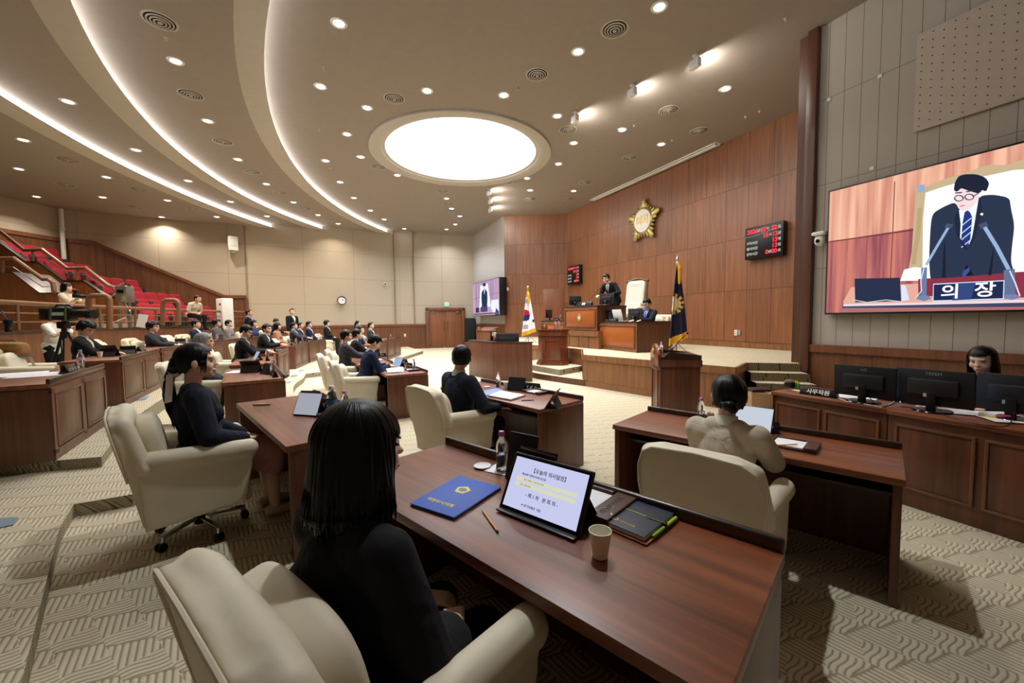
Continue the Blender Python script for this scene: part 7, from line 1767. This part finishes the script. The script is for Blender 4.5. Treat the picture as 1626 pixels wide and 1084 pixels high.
# stepped gallery floor
def gx(off_): return [(x-off_, y) for x, y in GW]
flat('floor_gallery', GW+[(-12.3, 18.4), (-17.3, 15.6), (-17.4, 4)], ZG-.04, M_CARPET)
ROWX = [-13.25, -14.25, -15.2, -16.1, -16.9]; ROWZ = [ZG, ZG+.50, ZG+1.06, ZG+1.56, ZG+2.10]
far_y = lambda x: 18.4+(x+12.2)*.47
for k in range(1, 5):
    x0 = ROWX[k]+.55; z = ROWZ[k]
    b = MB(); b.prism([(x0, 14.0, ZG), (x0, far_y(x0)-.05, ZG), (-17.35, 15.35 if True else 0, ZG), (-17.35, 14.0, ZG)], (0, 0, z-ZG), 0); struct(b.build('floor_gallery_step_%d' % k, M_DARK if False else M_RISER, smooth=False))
def seat_proto():
    t = thing('theatre_chair', 'red seat', 'seat')
    b = MB(); b.sup((0, -.20, .68), (.245, .06, .27), .35, .3, rot=(.28, 0, 0), nu=24, nv=14); b.build('backrest', M_RED, t)
    b = MB(); b.sup((0, -.05, .46), (.235, .07, .20), .4, .35, rot=(.35, 0, 0), nu=24, nv=12); b.build('folded_seat', M_RED, t)
    for s in (-1, 1): b = MB(); b.prism([(s*.27, -.24, .0), (s*.27, .10, .0), (s*.27, .14, .5), (s*.27, .10, .58), (s*.27, -.22, .58)], (s*.03, 0, 0), .008); b.build('arm', mat('seat_side', (52, 50, 50), .6), t)
    b = MB(); b.box((0, -.06, .27), (.5, .1, .3), bev=.02); b.build('underframe', mat('seat_side', (52, 50, 50), .6), t)
    return t
s0 = seat_proto(); used = False
rows = [[225+20*i for i in range(6)], [216+20.5*i for i in range(4)], [161, 183, 205], [84, 107, 133], [14, 40, 62, 86]]
rowtop = [485, 462, 440.5, 417, 387]
# explicit pixel columns per row: (backrest centre x, row); extra seats of the two stair-side rows
cols = [[237, 256, 275, 302, 316, 333], [227, 247, 266, 285], [172, 195, 218], [119, 145, 98], [18, 41, 66, 92], [66, 96]]
rx = [(-12.95, ROWZ[0]), (-14.0, ROWZ[1]), (-15.2, ROWZ[2]), (-16.1, ROWZ[3]), (-16.85, ROWZ[4]), (-16.1, ROWZ[3])]
names = ['front row', 'second row', 'third row', 'fourth row', 'top row']
for r in range(5):
    for i, x in enumerate(cols[r]):
        rr = ray(x, 470); X, Z = rx[r]; Yw = X/(rr.x/rr.y)
        lab = 'red folding seat, %s from the stairs in the %s of the gallery' % (ORD[i], names[r])
        if not used: used = True; s0.location = (X, Yw, Z); s0.rotation_euler = (0, 0, -PI/2-.12); s0['label'] = lab; s0['group'] = 'red gallery seats'
        else: dup(s0, lab, (X, Yw, Z), (0, 0, -PI/2-.12), 'red gallery seats')
# stair block with stepped stringer and bent handrails
def stringer(name, label, pts, y, th, cat='stair wall', m=None):
    """pts = pixels of the sloping top edge in the vertical plane at depth y"""
    q = [YP(px_, py, y) for px_, py in pts]; zmin = ZG-.04
    b = MB(); b.prism([(p.x, p.y, p.z) for p in q]+[(q[-1].x, y, zmin), (q[0].x, y, zmin)], (0, th, 0)); t = thing(name, label, cat); b.build('panelled_face', m or M_WAINP, t, smooth=False)
    b = MB(); 
    for a, c in zip(q, q[1:]): b.prism([a+Vector((0, -.02, 0)), c+Vector((0, -.02, 0)), c+Vector((0, -.02, .03)), a+Vector((0, -.02, .03))], (0, th+.04, 0))
    b.build('capping', M_DARK, t); return t
M_WAINP = wood('gallery_panel_wood', (104, 56, 24), (150, 88, 42), .4, 'Z', .8, coat=.15)
def stairs_rail(label, pts, y, posts, lower=None):
    t = thing('stair_handrail', label, 'handrail'); q = [YP(a, c, y) for a, c in pts]
    b = MB(); b.tube(q, .055, 10)
    for p in q[1:-1]: b.ell(p, (.056,)*3)
    b.build('handrail', M_RAIL, t)
    for a, y0, y1 in posts: b = MB(); b.cyl(YP(a, y0, y), YP(a, y1, y), .035, seg=10); b.build('post', M_RAIL, t)
    if lower: b = MB(); b.tube([YP(a, c, y) for a, c in lower], .013, 6); b.build('lower_rail', M_STEEL, t)
    return t
stringer('gallery_stair_wall', 'stepped walnut stair wall behind the photographer in the gallery', [(-20, 372), (0, 386), (41, 416), (60, 416), (101, 446), (132, 446), (167, 470), (192, 473)], 13.05, .10)
stairs_rail('upper bronze stair handrail descending past the red seats', [(-20, 352), (0, 367), (38, 397), (67, 396), (107, 426), (136, 425), (172, 453), (181, 456), (187, 470)], 13.0, ((52, 397, 414), (122, 426, 445), (187, 462, 473)), [(0, 381), (37, 408), (52, 409), (70, 408), (107, 435), (136, 436), (165, 455)])
stringer('entrance_wall', 'stepped walnut wall of the lower gallery stair at the picture edge', [(-60, 433), (0, 433), (20, 433), (64, 466), (99, 466)], 11.5, .9)
stairs_rail('lower bronze stair handrail at the picture edge, ending in a bent post', [(-40, 410), (0, 410), (22, 410), (68, 443), (77, 443), (84, 449), (86, 463)], 11.45, ((4, 411, 433), (86, 455, 466)), [(0, 423), (21, 424), (67, 455), (78, 455)])
stringer('entrance_side_wall', 'low walnut wall between the photographer and the stair lift', [(60, 455), (143, 456), (165, 474), (192, 472), (192, 472.5)], 13.4, .10)
# carpeted steps glimpsed under the rail
t = struct(MB().box((-13.2, 12.6, ZG+.10), (1.2, 1.3, .28)).box((-13.8, 12.6, ZG+.38), (.9, 1.3, .28)).build('floor_gallery_stair', M_RISER, smooth=False))
# bent tube guards above the rail
def hoop(label, x0, x1, yt, yb, d):
    q = [YP(x0, yb, d), YP(x0, yt+6, d), YP(x0+2, yt+2, d), YP(x0+6, yt, d), YP(x1-6, yt, d), YP(x1-2, yt+2, d), YP(x1, yt+6, d), YP(x1, yb, d)]
    b = MB(); b.tube(q, .06, 12); return tag(b.build('tube_guard', M_RAIL), label, 'guard rail')
hoop('bronze hoop-shaped tube guard left of the stair lift', 141, 174, 469.5, 522, 9.6)
hoop('bronze hoop-shaped tube guard in front of the front red seats', 258, 284, 476, 516, 12.6)
# stair lift
q = YP(199, 480, 12.4); t = thing('stair_lift', 'steel stair lift machine with folded chrome bars beside the red seats', 'stair lift', q, 0)
b = MB(); b.box((0, 0, .25), (.36, .28, .50), bev=.03); b.build('housing', M_STEEL, t); b = MB(); b.box((0, -.145, .33), (.2, .01, .1)); b.build('display', M_BLACKG, t)
b = MB(); b.tube([(-.45, -.1, .12), (-.1, -.1, .33), (.0, -.05, .50), (.18, 0, .52)], .03, 8); b.tube([(-.1, -.1, .5), (.1, -.1, .62), (.32, -.1, .48)], .03, 8); b.tube([(.05, -.12, 0), (.22, -.12, -.22), (.22, -.12, -.42)], .03, 8); b.tube([(-.32, -.12, -.62), (.12, -.12, -.45)], .03, 8); b.build('chrome_bars', M_CHROME, t)
b = MB(); b.box((-.2, .0, -.55), (.06, .06, 1.1)); b.box((.05, .05, -.4), (.08, .06, .9)); b.build('mast', M_STEEL, t)
# white cabinet, clipboard
q = YP(363, 512, 16.6); t = thing('air_purifier', 'tall white air purifier cabinet at the far end of the gallery', 'appliance', (q.x-.2, q.y+.1, ZG), -.6)
b = MB(); b.box((0, 0, .60), (.62, .4, 1.20+.06), bev=.02); b.build('cabinet', M_WHITE, t); b = MB(); b.box((.1, -.205, .98), (.14, .01, .08)); b.build('display', M_BLACK, t)
b = MB(); b.box((0, 0, .18), (.24, .01, .34), rot=(-.15, .15, 0)); o = b.build('white_notice', M_WHITE, smooth=False); p = YP(226, 516, 10.2); o.location = (p.x, p.y, ZW); tag(o, 'white sheet leaning behind the rail by the stair lift', 'notice')
# people in the gallery
p = YP(302, 476, 14.6); person('person in a pale oat shirt sitting on the front gallery row, elbows on knees', (p.x+.0, p.y, ZG-.04), -PI/2-.1, pose='sit', sh=.46, vox=.010, top='oat', low='black', hairs='short', hands='lap', lean=.45, skin=1, sleeve=.5)
p = YP(104, 452, 11.2); person('person with black bob and pale top holding a photo camera on the gallery stair', (p.x, p.y, p.z-1.66), -1.3, pose='stand', vox=.010, top='oat', low='black', hairs='bob', hands='camera', female=True, sleeve=.5, yaw=0)
t = thing('photo_camera', 'black photo camera with long lens held up by the photographer on the stair', 'camera', (p.x+.40, p.y-.12, p.z-.32), -1.35)
b = MB(); b.box((0, 0, 0), (.16, .08, .11), bev=.015); b.build('camera_body', M_BLACK, t); b = MB(); b.cyl((0, .04, -.01), (0, .26, -.03), .045, .05); b.build('lens', M_BLACK, t); b = MB(); b.box((0, 0, .10), (.07, .07, .10), bev=.01); b.ell((0, .03, .15), (.035, .03, .03)); b.build('flash', M_BLACK, t); b = MB(); b.ell((0, -.03, .18), (.03, .025, .02)); b.build('red_lamp', mat('lamp_red', (220, 50, 40), .4), t)
# ------------------------------------------------------------------ video crew on the left
VX = YP(100, 500, 7.6)
t = thing('video_camera', 'large black shoulder video camera with green strap on a tripod at the gallery wall', 'video camera', (VX.x, VX.y, VX.z+.02), (0, 0, .0))
b = MB(); b.box((.0, 0, 0), (.42, .18, .24), bev=.03); b.box((-.30, 0, 0), (.16, .16, .22), bev=.02); b.build('camera_body', M_BLACK, t)
b = MB(); b.cyl((.21, 0, .0), (.50, 0, -.01), .07, .08); b.cyl((.5, 0, -.01), (.60, 0, -.01), .065, .09); b.build('lens', M_BLACK, t); b = MB(); b.tube([(-.14, 0, .12), (-.10, 0, .17), (.14, 0, .17), (.2, 0, .12)], .018, 8); b.build('handle', M_BLACK, t)
b = MB(); b.cyl((.24, -.03, .12), (.44, -.03, .11), .025); b.build('microphone', mat('mic_foam', (30, 34, 40), .95), t); b = MB(); b.box((.0, -.095, .0), (.24, .006, .06)); b.build('name_strip', mat('strip_green', (176, 206, 190), .6), t)
b = MB(); 
for x in (-.13, .15): b.prism([(x-.02, -.098, -.13), (x+.02, -.098, -.13), (x+.035, -.098, .14), (x-.005, -.098, .14)], (0, .006, 0)); b.prism([(x-.0, -.09, .14), (x+.035, -.09, .14), (x+.035, .09, .14), (x-.0, .09, .14)], (0, 0, .006))
b.build('webbing', mat('olive_strap', (96, 104, 84), .8), t)
t = thing('camera_tripod', 'black tripod carrying the video camera', 'tripod', (VX.x, VX.y, T3)); top_z = VX.z-T3-.14
b = MB(); b.box((0, 0, top_z-.05), (.16, .14, .14), bev=.03); b.cyl((0, 0, top_z-.3), (0, 0, top_z-.1), .04); b.build('head', M_BLACK, t)
for k in range(3):
    a = k*2*PI/3+.5; b = MB(); b.tube([(.04*math.cos(a), .04*math.sin(a), top_z-.18), (.38*math.cos(a), .38*math.sin(a), .01)], .016, 8); b.tube([(.04*math.cos(a)-.04*math.sin(a), .04*math.sin(a)+.04*math.cos(a), top_z-.18), (.36*math.cos(a), .36*math.sin(a), .06)], .010, 6); b.build('leg', M_BLACK, t)
p = YP(80, 500, 8.0); person('person in a white T-shirt operating the video camera, face hidden behind it', (p.x, p.y, T3), -1.35, pose='stand', vox=.008, scale=.92, top='white', low='black', hairs='short', hands='camera', sleeve=.5, skin=1, lean=.1)
# bag on stepladder
q = YP(10, 566, 5.9); t = thing('step_ladder', 'aluminium stepladder top at the picture edge under a brown bag', 'stepladder', (q.x, q.y, T3), .2); zt = q.z-T3
b = MB(); b.box((0, 0, zt), (.40, .30, .03), bev=.005); b.build('platform', M_STEEL, t)
for sx in (-1, 1):
    for sy in (-1, 1): b = MB(); b.tube([(sx*.18, sy*.13, zt), (sx*.24, sy*.34, 0)], .018, 4); b.build('leg', M_STEEL, t)
b = MB(); 
for f in (.35, .68): b.box((0, -.13-.21*(1-f), zt*f), (.42, .07, .02)); 
b.box((0, -.1, .3), (.4, .02, .02)); b.build('tread', M_STEEL, t)
t = thing('shoulder_bag', 'tan canvas camera bag lying on the stepladder', 'bag', (q.x, q.y, q.z+.10), .3); mb_ = mat('tan_canvas', (146, 104, 56), .85, bump=.3)
b = MB(); b.sup((0, 0, 0), (.24, .13, .105), .5, .5); b.build('body', mb_, t); b = MB(); b.sup((0, -.03, .05), (.235, .125, .065), .5, .5); b.build('flap', mb_, t); b = MB(); b.tube([(-.2, 0, .06), (-.1, 0, .15), (.1, 0, .14), (.2, 0, .06)], .012, 6); b.build('strap', mat('olive_strap', (96, 104, 84), .8), t)

p = YP(14, 528, 6.62); t = thing('long_lens', 'black long camera lens standing on the gallery wall ledge near the brown bag', 'camera lens', (p.x, p.y, ZW)); b = MB(); b.lathe([(0, 0), (.045, 0), (.045, .05), (.04, .06), (.04, .12), (.055, .13), (.055, .20), (0, .20)], seg=24); b.build('barrel', M_BLACK, t); b = MB(); b.tube([(0, 0, .19), (-.06, 0, .28), (-.10, 0, .36)], .010, 6); b.build('strap', M_BLACK, t)
for x0, x1, y0, y1, lab in ((857, 873, 596.5, 601, 'yellow wooden strip lying on the carpet by the lectern step'), (822, 829, 589.5, 591.5, 'short yellow wooden strip on the carpet beside the walnut booth')):
    a, c = P(x0, y0, .02), P(x1, y1, .02); b = MB(); b.tube([a, c], .02, 4); tag(b.build('wooden_strip', mat('pale_wood', (206, 168, 96), .6)), lab, 'wooden strip')
bpy.data.scenes.remove(WORK)
